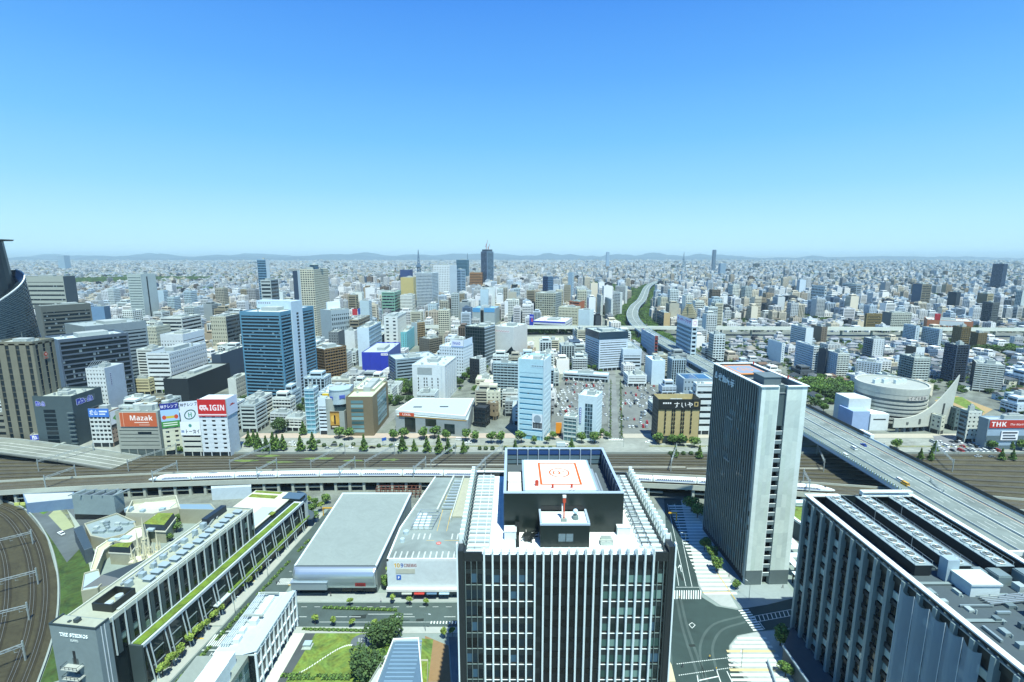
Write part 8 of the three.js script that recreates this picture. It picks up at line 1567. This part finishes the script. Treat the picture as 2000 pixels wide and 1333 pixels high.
{ const a = V(-54.2, 0, -194), c = V(-49.6, 0, -252); for (let k = 0; k < 17; k++) { const f = k / 16; tree(['round2', 'cone2', 'young'][k % 3], a.x + (c.x - a.x) * f + rr(-.6, .6), a.z + (c.z - a.z) * f, rr(4.2, 6.4), `leafy tree in the row beside the grey music hall, ${ord(k)} from the street`, 'tree row beside the music hall'); } }
trees('young', 3.6, [[683, 1184], [766, 1180], [800, 1184], [833, 1186]], 'small street tree before the music hall and the cinema', 'small trees north of the cross street', 'from the left end');
trees('young', 3.8, [[616, 1221], [652, 1222], [689, 1226], [730, 1228], [868, 1246], [884, 1244]], 'small street tree on the garden side of the cross street', 'small trees on the garden side of the street', 'from the left end');
trees('dark', 8.6, [[737, 1262], [752, 1258], [764, 1250], [712, 1318], [724, 1332]], 'dense dark evergreen in the garden clump', 'dark evergreens in the garden', 'from the top of the clump');
trees('round2', 5, [[740, 1295], [748, 1312]], 'bright green garden tree between the dark evergreens', 'bright garden trees', 'from the top');
for (let k = 0; k < 9; k++) { const p = gp(562 + k * 14 + (k > 3 ? 10 : 0), 1322 + (k % 2) * 5); tree('shrub', p.x, p.z, rr(.8, 1.3), `low shrub along the lower edge of the garden lawn, ${ord(k)} from its left`, 'low shrubs by the garden lawn'); }
for (let k = 0; k < 12; k++) { const p = gp(640 + k * 11.5, 1189 + k * .4); tree('shrub', p.x, p.z, 1, `clipped hedge bush before the music hall, ${ord(k)} along the kerb`, 'hedge before the halls'); }
for (let k = 0; k < 16; k++) { const p = gp(600 + k * 8.8, 1231 + k * .25); tree('shrub', p.x, p.z, .9, `low hedge bush on the garden side of the street, ${ord(k)} from the framed block`, 'hedge on the garden side'); }
for (let k = 0; k < 20; k++) { const f = k / 19, x = 336 + f * 250 , y = 1330 - f * 270; if (k % 6 === 5) continue; const p = gp(x + 14, y); tree('shrub', p.x, p.z, 1, `kerbside hedge bush opposite the hotel columns, ${ord(k)} up the street`, 'hedge along the hotel street'); }
trees('round2', 6, [[1376, 1076], [1390, 1094], [1399, 1118], [1437, 1152, 4]], 'street tree on the striped pavement by the slim tower', 'trees on the striped pavement', 'from the far end');
trees('round', 8, [[1350, 1000], [1362, 1012], [1524, 1262], [1534, 1322, 5]], 'dark shaded tree beside the shadowed street on the right', 'shaded street trees', 'from the far end');
trees(['cone', 'cone2'], 13.5, [[505, 882], [520, 884], [534, 882], [553, 880], [587, 882], [611, 880], [711, 882, 13], [786, 884], [809, 884, 10], [834, 885, 13], [857, 886, 14], [875, 886, 12], [905, 886, 10], [1006, 884, 10], [1116, 878, 9], [1318, 894, 9], [1366, 896, 10]], 'tall conical tree on the near side of the railway street', 'conical trees along the railway', 'counting from the left');
trees(['round', 'round2'], 9.4, [[663, 856], [680, 860, 9.5], [768, 862, 9], [790, 858], [828, 858, 9.5], [849, 856], [870, 862, 9], [910, 862], [929, 864], [959, 866, 9], [979, 866, 9], [1018, 866], [1044, 867, 6], [1068, 867, 6], [1081, 858, 6], [1136, 866, 8], [1161, 866, 9], [1174, 852, 6], [1185, 858, 6], [1284, 868, 9], [1315, 870, 8], [1334, 872, 9], [1356, 874, 8]], 'round street tree on the far pavement of the railway street', 'round trees on the far pavement', 'counting from the left');
trees(['round', 'dark'], 9, [[546, 846, 11, 'dark'], [562, 815, 10], [560, 800, 10], [587, 808], [585, 838, 11, 'cone'], [592, 850, 12, 'cone'], [506, 800], [478, 806], [496, 868, 11, 'cone'], [486, 872, 12, 'cone'], [336, 886, 7], [345, 884, 7], [354, 886, 6], [478, 792], [541, 872, 10, 'cone2']], 'leafy tree at the junction below the blue glass tower', 'junction trees below the blue glass tower', 'across the junction');
for (const [k, x, y] of [[602, 868], [622, 866], [633, 873], [653, 869], [666, 873], [690, 871], [740, 874], [764, 874], [888, 876], [912, 878], [937, 879], [949, 879], [962, 879], [987, 879], [1024, 879], [1036, 879], [1049, 879], [1060, 879], [1075, 879], [1310, 889], [1322, 889], [1335, 889], [1350, 889], [1362, 890]].map((q, i) => [i, ...q])) { const p = gp(x, y); tree('bush', p.x, p.z, 2.6, `rounded dark bush on the median of the railway street, ${ord(k)} from the left`, 'clipped bushes on the median'); }
trees(['round', 'round2', 'dark'], 9, [[1586, 752], [1602, 750, 11], [1618, 752], [1640, 752], [1660, 748], [1676, 746], [1584, 776], [1600, 786], [1592, 800, 11], [1608, 806], [1586, 820], [1604, 828], [1574, 764], [1628, 756]], 'leafy tree in the grove left of the round hall', 'grove by the round hall', 'from its far corner');
trees(['round', 'cone'], 8, [[1752, 878], [1798, 898], [1818, 900, 9, 'cone'], [1826, 884], [1956, 900, 9, 'cone'], [1978, 900], [1936, 880], [1976, 878], [1996, 880]], 'street tree near the round hall and the red-signed store', 'trees near the round hall', 'from the left');
trees(['round', 'dark'], 9, [[762, 790], [780, 790], [792, 772], [800, 790], [772, 772], [814, 752], [906, 742], [898, 756], [930, 770], [944, 770], [958, 768], [752, 795, 7]], 'park tree between the brown corner office and the white hotel', 'trees near the white hotel', 'from the left');
trees(['round', 'round2'], 8, [[1082, 700], [1096, 712], [1104, 722], [1118, 722], [1132, 718], [1150, 724, 7], [1162, 724, 7], [1180, 724, 7], [1126, 690, 8], [1136, 692, 8], [1240, 692, 8], [1094, 694, 7]], 'leafy tree at the foot of the black ribbon office', 'trees around the black ribbon office', 'from the left');
for (let k = 0; k < 22; k++) { const s = k % 2, f = Math.floor(k / 2) / 10, x = (s ? 1212 : 1193) + (s ? 2 : -1) * f, y = 752 + f * 106; const p = gp(x, y); tree('bare', p.x, p.z, 6.6, `thin street tree, ${s ? 'right' : 'left'} row of the lane between the lots, ${ord(Math.floor(k / 2))} from its far end`, 'thin trees lining the street to the tracks'); }
trees('round2', 5, [[330, 1024], [345, 1040], [352, 1020], [364, 1012], [378, 1008], [333, 1058, 4], [340, 1030]], 'courtyard tree between the mansard hall and the hotel wing', 'courtyard trees', 'from the left');
// greenery beyond counting: parks, boulevards and gardens far off
{
const pos = [], cone = [];
seed = 99;
for (const p of PARKS) { const n = Math.round(p[2] * p[3] * 3.14 / (p[2] > 100 ? 90 : 60)); for (let k = 0; k < n; k++) { const a = rnd() * 6.283, r = Math.sqrt(rnd()); pos.push([p[0] + Math.cos(a) * r * p[2], p[1] + Math.sin(a) * r * p[3], rr(7, 14)]); } }
for (const q of EXPW) if (q[1] < -700 && q[1] > -2500 && q[0] > 200 && Math.abs(q[1] + 905 - q[0] * .035) > 12) for (const s of [-1, 1]) for (let k = 0; k < 11; k++) { const w = s * rr(20, 38), zz = q[1] + rr(-11, 11); pos.push([q[0] + w, zz, rr(8, 13)]); }
for (let k = 0; k < 2400; k++) { const z = -rr(420, 2600), x = rr(-1.05, 1.05) * -z; if (free(x, z, 1)) pos.push([x, z, rr(4, 8)]); }
for (let k = 0; k < 3600; k++) { const z = -rr(420, 1600), x = rr(.36, 1.1) * -z; if (free(x, z, 1)) pos.push([x, z, rr(3, 6)]); }
for (let k = 0; k < 6000; k++) { const z = -rr(2600, 9000), x = rr(-1.05, 1.05) * -z; pos.push([x, z, rr(10, 18)]); }
const q2 = gp(1598, 628), q1 = gp(1545, 588); for (let k = 0; k < 90; k++) { const f = k / 90, s = k % 2 ? 15 : -15; pos.push([q2.x + (q1.x - 140 - q2.x) * f + s, q2.z + (q1.z - 700 - q2.z) * f, rr(6, 9)]); }
const grp = new THREE.Group(); grp.name = 'distant_trees'; scene.add(grp); tag(grp, 'green masses of distant park and boulevard trees among the buildings', 'trees', null, 'stuff');
['round', 'dark', 'round2'].forEach((kd, j) => { const l = pos.filter((_, k) => k % 3 === j), im = new THREE.InstancedMesh(TREES[kd][0], LEAFM, l.length), m = new THREE.Matrix4(), qn = new THREE.Quaternion(); im.name = 'foliage'; im.userData.kind = 'stuff'; l.forEach(([x, z, h], k) => { const s = h / TREES[kd][2]; m.compose(V(x, -h * .12, z), qn.setFromEuler(new THREE.Euler(0, rnd() * 6.28, 0)), V(s * 1.25, s, s * 1.25)); im.setMatrixAt(k, m); }); grp.add(im); });
}
// ---------------------------------------------------------------- vehicles
function carGeo(L, W, H, hood, boot, cab) {
const s = new THREE.Shape(); s.moveTo(-L / 2, .25); s.lineTo(L / 2, .25); s.lineTo(L / 2, .25 + cab * .82); s.lineTo(L / 2 - hood, .25 + cab); s.lineTo(-L / 2 + boot * .2, .25 + cab); s.lineTo(-L / 2, .25 + cab * .8); s.closePath();
const body = new THREE.ExtrudeGeometry(s, { depth: W - .16, bevelEnabled: true, bevelThickness: .08, bevelSize: .07, bevelSegments: 1 }).translate(0, 0, -W / 2 + .08);
const c = new THREE.Shape(); c.moveTo(-L / 2 + boot * .3, 0); c.lineTo(L / 2 - hood * .95, 0); c.lineTo(L / 2 - hood * 1.6, H - cab - .25); c.lineTo(-L / 2 + boot, H - cab - .25); c.closePath();
const glass = new THREE.ExtrudeGeometry(c, { depth: W - .36, bevelEnabled: false }).translate(0, .25 + cab, -W / 2 + .18);
const roof = new THREE.BoxGeometry(L - hood * 1.6 - boot, .09, W - .34).translate((boot - hood * 1.6) / 2, H + .04, 0);
const wh = new THREE.CylinderGeometry(.33, .33, .22, 10).rotateX(Math.PI / 2);
return { body, glass, roof, wh, L, W };
}
const CARS = { sedan: carGeo(4.5, 1.75, 1.42, 1.15, .9, .55), hatch: carGeo(3.8, 1.65, 1.5, .85, .35, .6), van: carGeo(4.7, 1.8, 1.95, .45, .15, .95) };
const cproto = {};
const PAINT = { white: '#e6e8e8', silver: '#a3a9ac', black: '#17191b', red: '#a3221f', blue: '#27479c', yellow: '#d9a31f', grey: '#62686c' };
function car(kind, color, x, z, turn, y, label, group, nm = 'parked_car') {
const key = kind + color; let o;
if (!cproto[key]) {
const q = CARS[kind]; o = thing(nm, label, kind === 'van' ? 'van' : 'car');
mk('body', q.body, M(PAINT[color], null, .3, .1), o); mk('window', q.glass, GLASS, o); mk('roof', q.roof, M(PAINT[color], null, .3, .1), o);
for (const a of [-1, 1]) for (const b2 of [-1, 1]) mk('wheel', q.wh, DARK, o).position.set(a * q.L * .31, .33, b2 * (q.W / 2 - .1));
cproto[key] = o;
} else { o = cproto[key].clone(); o.userData = { ...cproto[key].userData }; o.name = numbered(nm); scene.add(o); tag(o, label, kind === 'van' ? 'van' : 'car'); }
if (group) o.userData.group = group; else delete o.userData.group;
o.position.set(x, y, z); o.rotation.y = turn; return o;
}
seed = 1234;
const PC = ['white', 'white', 'white', 'white', 'white', 'silver', 'silver', 'silver', 'black', 'grey', 'red'];
function lot(poly, z0, z1, dz, x0, x1, dx, p, where, turn) { let w = -1; for (let z = z0; z > z1; z -= dz) { let n = 0; w++; for (let x = x0; x < x1; x += dx) if (inPoly(x, z, poly) && inPoly(x + 2, z, poly) && rnd() < p) { const c = pick(PC), k = pick(['sedan', 'hatch', 'van']); car(k, c, x + rr(-.15, .15), z + rr(-.3, .3), turn + (rnd() < .5 ? 0 : Math.PI) + rr(-.03, .03), .03, `${c} ${k === 'van' ? 'van' : 'car'} ${ord(n)} from left in the ${ord(w)} row of ${where}`, `cars parked in ${where}`); n++; } } }
lot(LOTS[0], -432, -580, 8.4, 20, 130, 2.7, .42, 'the pale blue tower\'s lot', Math.PI / 2 + .18);
lot(LOTS[1], -400, -570, 9.5, 70, 200, 2.9, .36, 'the tan hotel\'s lot', Math.PI / 2 + .18);
lot(LOTS[2], -690, -860, 26, 0, 160, 3.4, .3, 'the vacant ground', Math.PI / 2);
lot(LOTS[3], -347, -372, 9, 280, 380, 3, .7, 'the round hall\'s lot', Math.PI / 2);
// vehicles one by one: kind, colour, pixel, height, turn, label
for (const [k, c, x, y, h, t, l] of [['van', 'white', 1668, 878, 14, 1.57, 'white van on the expressway behind the blue car'], ['sedan', 'blue', 1687, 871, 14, 1.57, 'blue car driving on the expressway'], ['van', 'yellow', 1768, 948, 14, 1.57, 'yellow works vehicle at the start of the chevrons on the expressway'], ['van', 'white', 1757, 941, 14, 1.57, 'white works van just ahead of the yellow vehicle'], ['van', 'white', 1651, 892, 14, 1.57, 'white van close to the near fence of the expressway'],
['sedan', 'white', 1266, 865, 0, 0, 'white car leaving the tan hotel\'s lot'], ['sedan', 'white', 915, 866, 0, 0, 'white car on the railway street below the showroom'], ['van', 'white', 896, 860, 0, 0, 'white van stopped at the showroom kerb'], ['sedan', 'black', 727, 876, 0, 0, 'black car on the near lanes below the brown corner office'], ['sedan', 'silver', 640, 877, 0, 0, 'silver car on the near lanes left of the black car'], ['hatch', 'white', 685, 876, 0, 0, 'white small car on the near lanes between two darker ones'], ['sedan', 'white', 777, 871, 0, 0, 'white car beside the median bushes below the showroom corner'], ['van', 'grey', 652, 872, 0, 0, 'grey van waiting at the lights below the movie poster'],
['sedan', 'silver', 1911, 893, 0, 0, 'silver car on the railway street near the red-signed store'], ['sedan', 'grey', 1938, 894, 0, 0, 'grey car following the silver one near the red-signed store'], ['sedan', 'white', 119, 1044, .3, .5, 'white car parked alone by the railway bank'], ['van', 'white', 82, 992, .3, .2, 'white van parked by the blue-grey station house'], ['van', 'white', 104, 989, .3, .2, 'second white van parked near the station house'], ['sedan', 'silver', 114, 991, .3, .2, 'silver car behind the white vans at the station house'], ['sedan', 'white', 182, 1003, .3, 0, 'white car under the grey gate hall'], ['hatch', 'white', 573, 872, 0, 0, 'white small car in the queue at the junction'], ['sedan', 'white', 570, 866, 0, 0, 'white saloon car ahead in the junction queue'], ['sedan', 'red', 1255, 628, 14, 1.2, 'red car on the bend of the far expressway'], ['sedan', 'grey', 1290, 658, 14, 1.4, 'grey car on the far expressway'], ['sedan', 'white', 1340, 690, 14, 1.5, 'white car on the far expressway lanes']])
{ const p = gp(x, y, h); car(k, c, p.x, p.z, t, h + .03, l, null, k === 'van' ? 'van' : 'car'); }
{ // buses and lorries
const big = (name, label, cat, x, y, h, t, L, H, col, cab) => { const p = gp(x, y, h), o = thing(name, label, cat, [p.x, h + .03, p.z], t); mk('body', G().box(-L / 2, .5, -1.2, L / 2 - (cab ? 2 : 0), H, 1.2), M(col, null, .4), o); if (cab) mk('cab', G().box(L / 2 - 1.9, .5, -1.15, L / 2, 2.5, 1.15), M('#d5d9da', null, .4), o); mk('window', cab ? G().box(L / 2 - 1, 1.5, -1.17, L / 2 + .03, 2.3, 1.17) : G().box(-L / 2 + .4, 1.5, -1.23, L / 2 + .03, 2.4, 1.23), GLASS, o); for (const a of [-.3, .32]) for (const s of [-1, 1]) mk('wheel', new THREE.CylinderGeometry(.48, .48, .3, 12).rotateX(Math.PI / 2), DARK, o).position.set(a * L, .48, s * 1.05); return o; };
big('bus', 'white bus on the upper lane of the expressway by the round hall', 'bus', 1692, 853, 14, 1.57, 12, 3.3, '#e3e6e8');
big('lorry', 'pale grey box lorry on the railway street below the white and pale blue tower', 'lorry', 1098, 873, 0, 0, 8.5, 3.4, '#b9c6cc', true);
big('bus', 'white bus parked by the blue glass tower', 'bus', 520, 795, 0, .9, 11, 3.1, '#e3e6e8');
big('lorry', 'dark lorry on the far expressway bend', 'lorry', 1263, 637, 14, 1.3, 9, 3.4, '#6a5f5c', true);
}
// ---------------------------------------------------------------- lamps and signs at street level
{
const proto = thing('street_lamp', 'slim grey street lamp on the hotel pavement', 'street lamp'); mk('post', G().cyl(0, 0, 0, .1, .07, 7.5, 7), GREY, proto); mk('arm', G().bar([0, 7.4, 0], [1.6, 7.7, 0], .09), GREY, proto); mk('lamp_head', G().cbox(1.9, 7.62, 0, .9, .14, .3), M('#c9cfd0', null, .5), proto);
[[459, 1200, 'on the hotel pavement, nearest one'], [523, 1130, 'on the hotel pavement, farther one'], [1463, 1172, 'by the corner of the slim tower plaza'], [1338, 1070, 'on the striped pavement'], [1448, 1305, 'on the striped corner pavement'], [1312, 1010, 'near the yellow gate on the right street'], [831, 1234, 'on the garden side of the cross street'], [780, 872, 'on the railway street under the showroom'], [913, 876, 'on the railway street median'], [1218, 874, 'on the corner by the tan hotel'], [1382, 892, 'on the railway street left of the slim tower'], [1872, 890, 'on the railway street near the red-signed store']].forEach(([x, y, t], k) => { const p = gp(x, y), l = `slim grey street lamp ${t}`; if (!k) { proto.position.set(p.x, .1, p.z); proto.userData.label = l; } else copy(proto, [p.x, .1, p.z], k, l); });
const p = gp(748, 872), s = thing('direction_sign', 'blue direction sign on a pole over the railway street', 'road sign', [p.x, 0, p.z]); mk('post', G().cyl(0, 0, 0, .14, .12, 6, 8), GREY, s); mk('board', G().cbox(1, 4.4, .1, 3.6, 2.4, .15, .6), M('#2a58a8', null, .5), s);
const q = gp(363, 843 + 20), o = thing('orange_sign', 'orange upright sign beside the small glass office', 'sign', [gp(1091, 852).x, 0, gp(1091, 852).z]); mk('post', G().box(-2.4, 0, -.4, 2.4, 2.4, .4), DARK, o); mk('board', G().box(-2.3, 2.4, -.4, 2.3, 11, .4), M('#e08a24', null, .5), o);
const c = gp(1904, 856), d = thing('pole_sign', 'tall pale blue pole sign beside the red-signed store', 'sign', [c.x, 0, c.z]); mk('post', G().box(-3.4, 0, -.5, 3.4, 3, .5), GREY, d); mk('board', G().box(-3.3, 3, -.45, 3.3, 15, .45), M('#8fc3dc', null, .5), d);
}
// ---------------------------------------------------------------- people on the pavements: one smooth body per figure
{
const sd = (p, a, b2, r0, r1) => { const d = V().subVectors(b2, a), t = Math.max(0, Math.min(1, V().subVectors(p, a).dot(d) / d.lengthSq())); return p.distanceTo(d.multiplyScalar(t).add(a)) - (r0 + (r1 - r0) * t); };
const sm = (a, b2, k) => { const h = Math.max(0, Math.min(1, .5 + .5 * (b2 - a) / k)); return b2 + (a - b2) * h - k * h * (1 - h); };
function figure(st) {
const J = (x, y, z) => V(x, y, z), bones = [[J(0, .98, 0), J(0, 1.36, .01), .15, .165], [J(-.11, 1.36, 0), J(.11, 1.36, 0), .1, .1], [J(0, 1.4, 0), J(0, 1.52, .01), .062, .055], [J(0, 1.6, .01), J(0, 1.66, .015), .095, .1], [J(-.08, .96, 0), J(.08, .96, 0), .12, .12]];
for (const s of [-1, 1]) { const q = s * st; bones.push([J(s * .1, .94, 0), J(s * .1, .5, q * .2 + .03), .095, .062], [J(s * .1, .5, q * .2 + .03), J(s * .1, .09, q * .42 - .04), .06, .042], [J(s * .1, .05, q * .42 - .05), J(s * .11, .04, q * .42 + .12), .045, .038], [J(s * .2, 1.37, 0), J(s * .25, 1.1, -q * .12), .055, .045], [J(s * .25, 1.1, -q * .12), J(s * .25, .87, -q * .2 + .08), .043, .034], [J(s * .25, .84, -q * .21 + .09), J(s * .24, .75, -q * .22 + .1), .034, .022]); }
const f = (p) => { let d = 9; for (const [a, b2, r0, r1] of bones) d = sm(d, sd(p, a, b2, r0, r1), .035); return d; };
const g = G(), n = 26, rows = []; g.c = [];
// walk the surface: march a coarse lattice of cells and project each face of the shell on to the surface
const h = .052, X = 9, Z = 9, Yn = 35, val = new Map(), key = (i, j, k) => (i * 64 + j) * 64 + k, at = (i, j, k) => { const q = key(i, j, k); if (!val.has(q)) val.set(q, f(V((i - X) * h, j * h - .02, (k - Z) * h))); return val.get(q); };
const proj = (p) => { for (let t = 0; t < 4; t++) { const d = f(p), e = .006, gx = f(V(p.x + e, p.y, p.z)) - d, gy = f(V(p.x, p.y + e, p.z)) - d, gz = f(V(p.x, p.y, p.z + e)) - d, l = Math.hypot(gx, gy, gz) || 1; p.x -= gx / l * d; p.y -= gy / l * d; p.z -= gz / l * d; p.n = [gx / l, gy / l, gz / l]; } return p; };
const cache = new Map(), idx = (i, j, k, cl) => { const q = key(i, j, k); if (!cache.has(q)) { const p = proj(V((i - X - .5) * h, (j - .5) * h - .02, (k - Z - .5) * h)), y = p.y; g.k = y > 1.5 ? (p.z < -.01 || y > 1.69 ? [.03, .025, .02] : [.5, .33, .24]) : (y > .9 && Math.abs(p.x) < .3 && !(y < .86)) ? cl[0] : y < .09 ? [.03, .03, .03] : Math.abs(p.x) > .2 && y < .9 ? [.5, .33, .24] : cl[1]; cache.set(q, g.vert(p.x, p.y, p.z, ...p.n, 0, 0)); } return cache.get(q); };
return (cl) => { for (let i = 0; i <= 2 * X; i++) for (let j = 0; j <= Yn; j++) for (let k = 0; k <= 2 * Z; k++) { if (at(i, j, k) >= 0) continue; const F = (a, b2, c, d) => g.i.push(a, b2, c, a, c, d), I = (a, b2, c) => idx(i + a, j + b2, k + c, cl);
if (at(i + 1, j, k) >= 0) F(I(1, 0, 0), I(1, 1, 0), I(1, 1, 1), I(1, 0, 1)); if (at(i - 1, j, k) >= 0) F(I(0, 0, 0), I(0, 0, 1), I(0, 1, 1), I(0, 1, 0)); if (at(i, j + 1, k) >= 0) F(I(0, 1, 0), I(0, 1, 1), I(1, 1, 1), I(1, 1, 0)); if (at(i, j - 1, k) >= 0) F(I(0, 0, 0), I(1, 0, 0), I(1, 0, 1), I(0, 0, 1)); if (at(i, j, k + 1) >= 0) F(I(0, 0, 1), I(1, 0, 1), I(1, 1, 1), I(0, 1, 1)); if (at(i, j, k - 1) >= 0) F(I(0, 0, 0), I(0, 1, 0), I(1, 1, 0), I(1, 0, 0)); } return g.geometry(); };
}
const pm = new THREE.MeshStandardMaterial({ vertexColors: true, roughness: .8 }); pm.name = 'clothes';
const cl = [[[.04, .045, .06], [.05, .05, .06]], [[.55, .55, .53], [.05, .06, .1]], [[.6, .42, .06], [.06, .07, .12]], [[.12, .14, .2], [.3, .28, .24]]], gs = cl.map((c, k) => figure(k === 2 ? .15 : .8)(c));
[[646, 1166, 0, 1.4, 'person in dark clothes walking before the music hall'], [744, 1178, 1, 0, 'person in a white top standing on the pavement between the halls'], [807, 1173, 0, 2, 'person in dark clothes near the cinema awnings'], [540, 1143, 0, 2.6, 'person in dark clothes on the crossing beside the music hall'], [545, 1141, 3, 2.6, 'person in navy walking beside another on the crossing'], [1529, 1150, 0, 1, 'person in dark clothes at the foot of the slim tower'], [1424, 1128, 3, .4, 'person in a navy top on the plaza by the slim tower'], [1333, 1305, 0, 1.5, 'person in dark clothes crossing the lower street'], [1386, 1288, 2, .2, 'traffic guard in a yellow jacket standing in the junction'], [1399, 1312, 2, .8, 'traffic guard in a yellow jacket at the lower crossing'], [1327, 1172, 2, 1, 'traffic guard in a yellow jacket at the upper crossing']].forEach(([x, y, k, t, l]) => { const p = gp(x, y), o = mk('person', gs[k], pm); o.position.set(p.x, .14, p.z); o.rotation.y = t; tag(o, l, 'person'); });
}

for (const o of scene.children) delete o.userData.dim;
scene.traverse((o) => { if (o.isMesh) { o.castShadow = true; o.receiveShadow = true; } });
renderer.render(scene, camera);
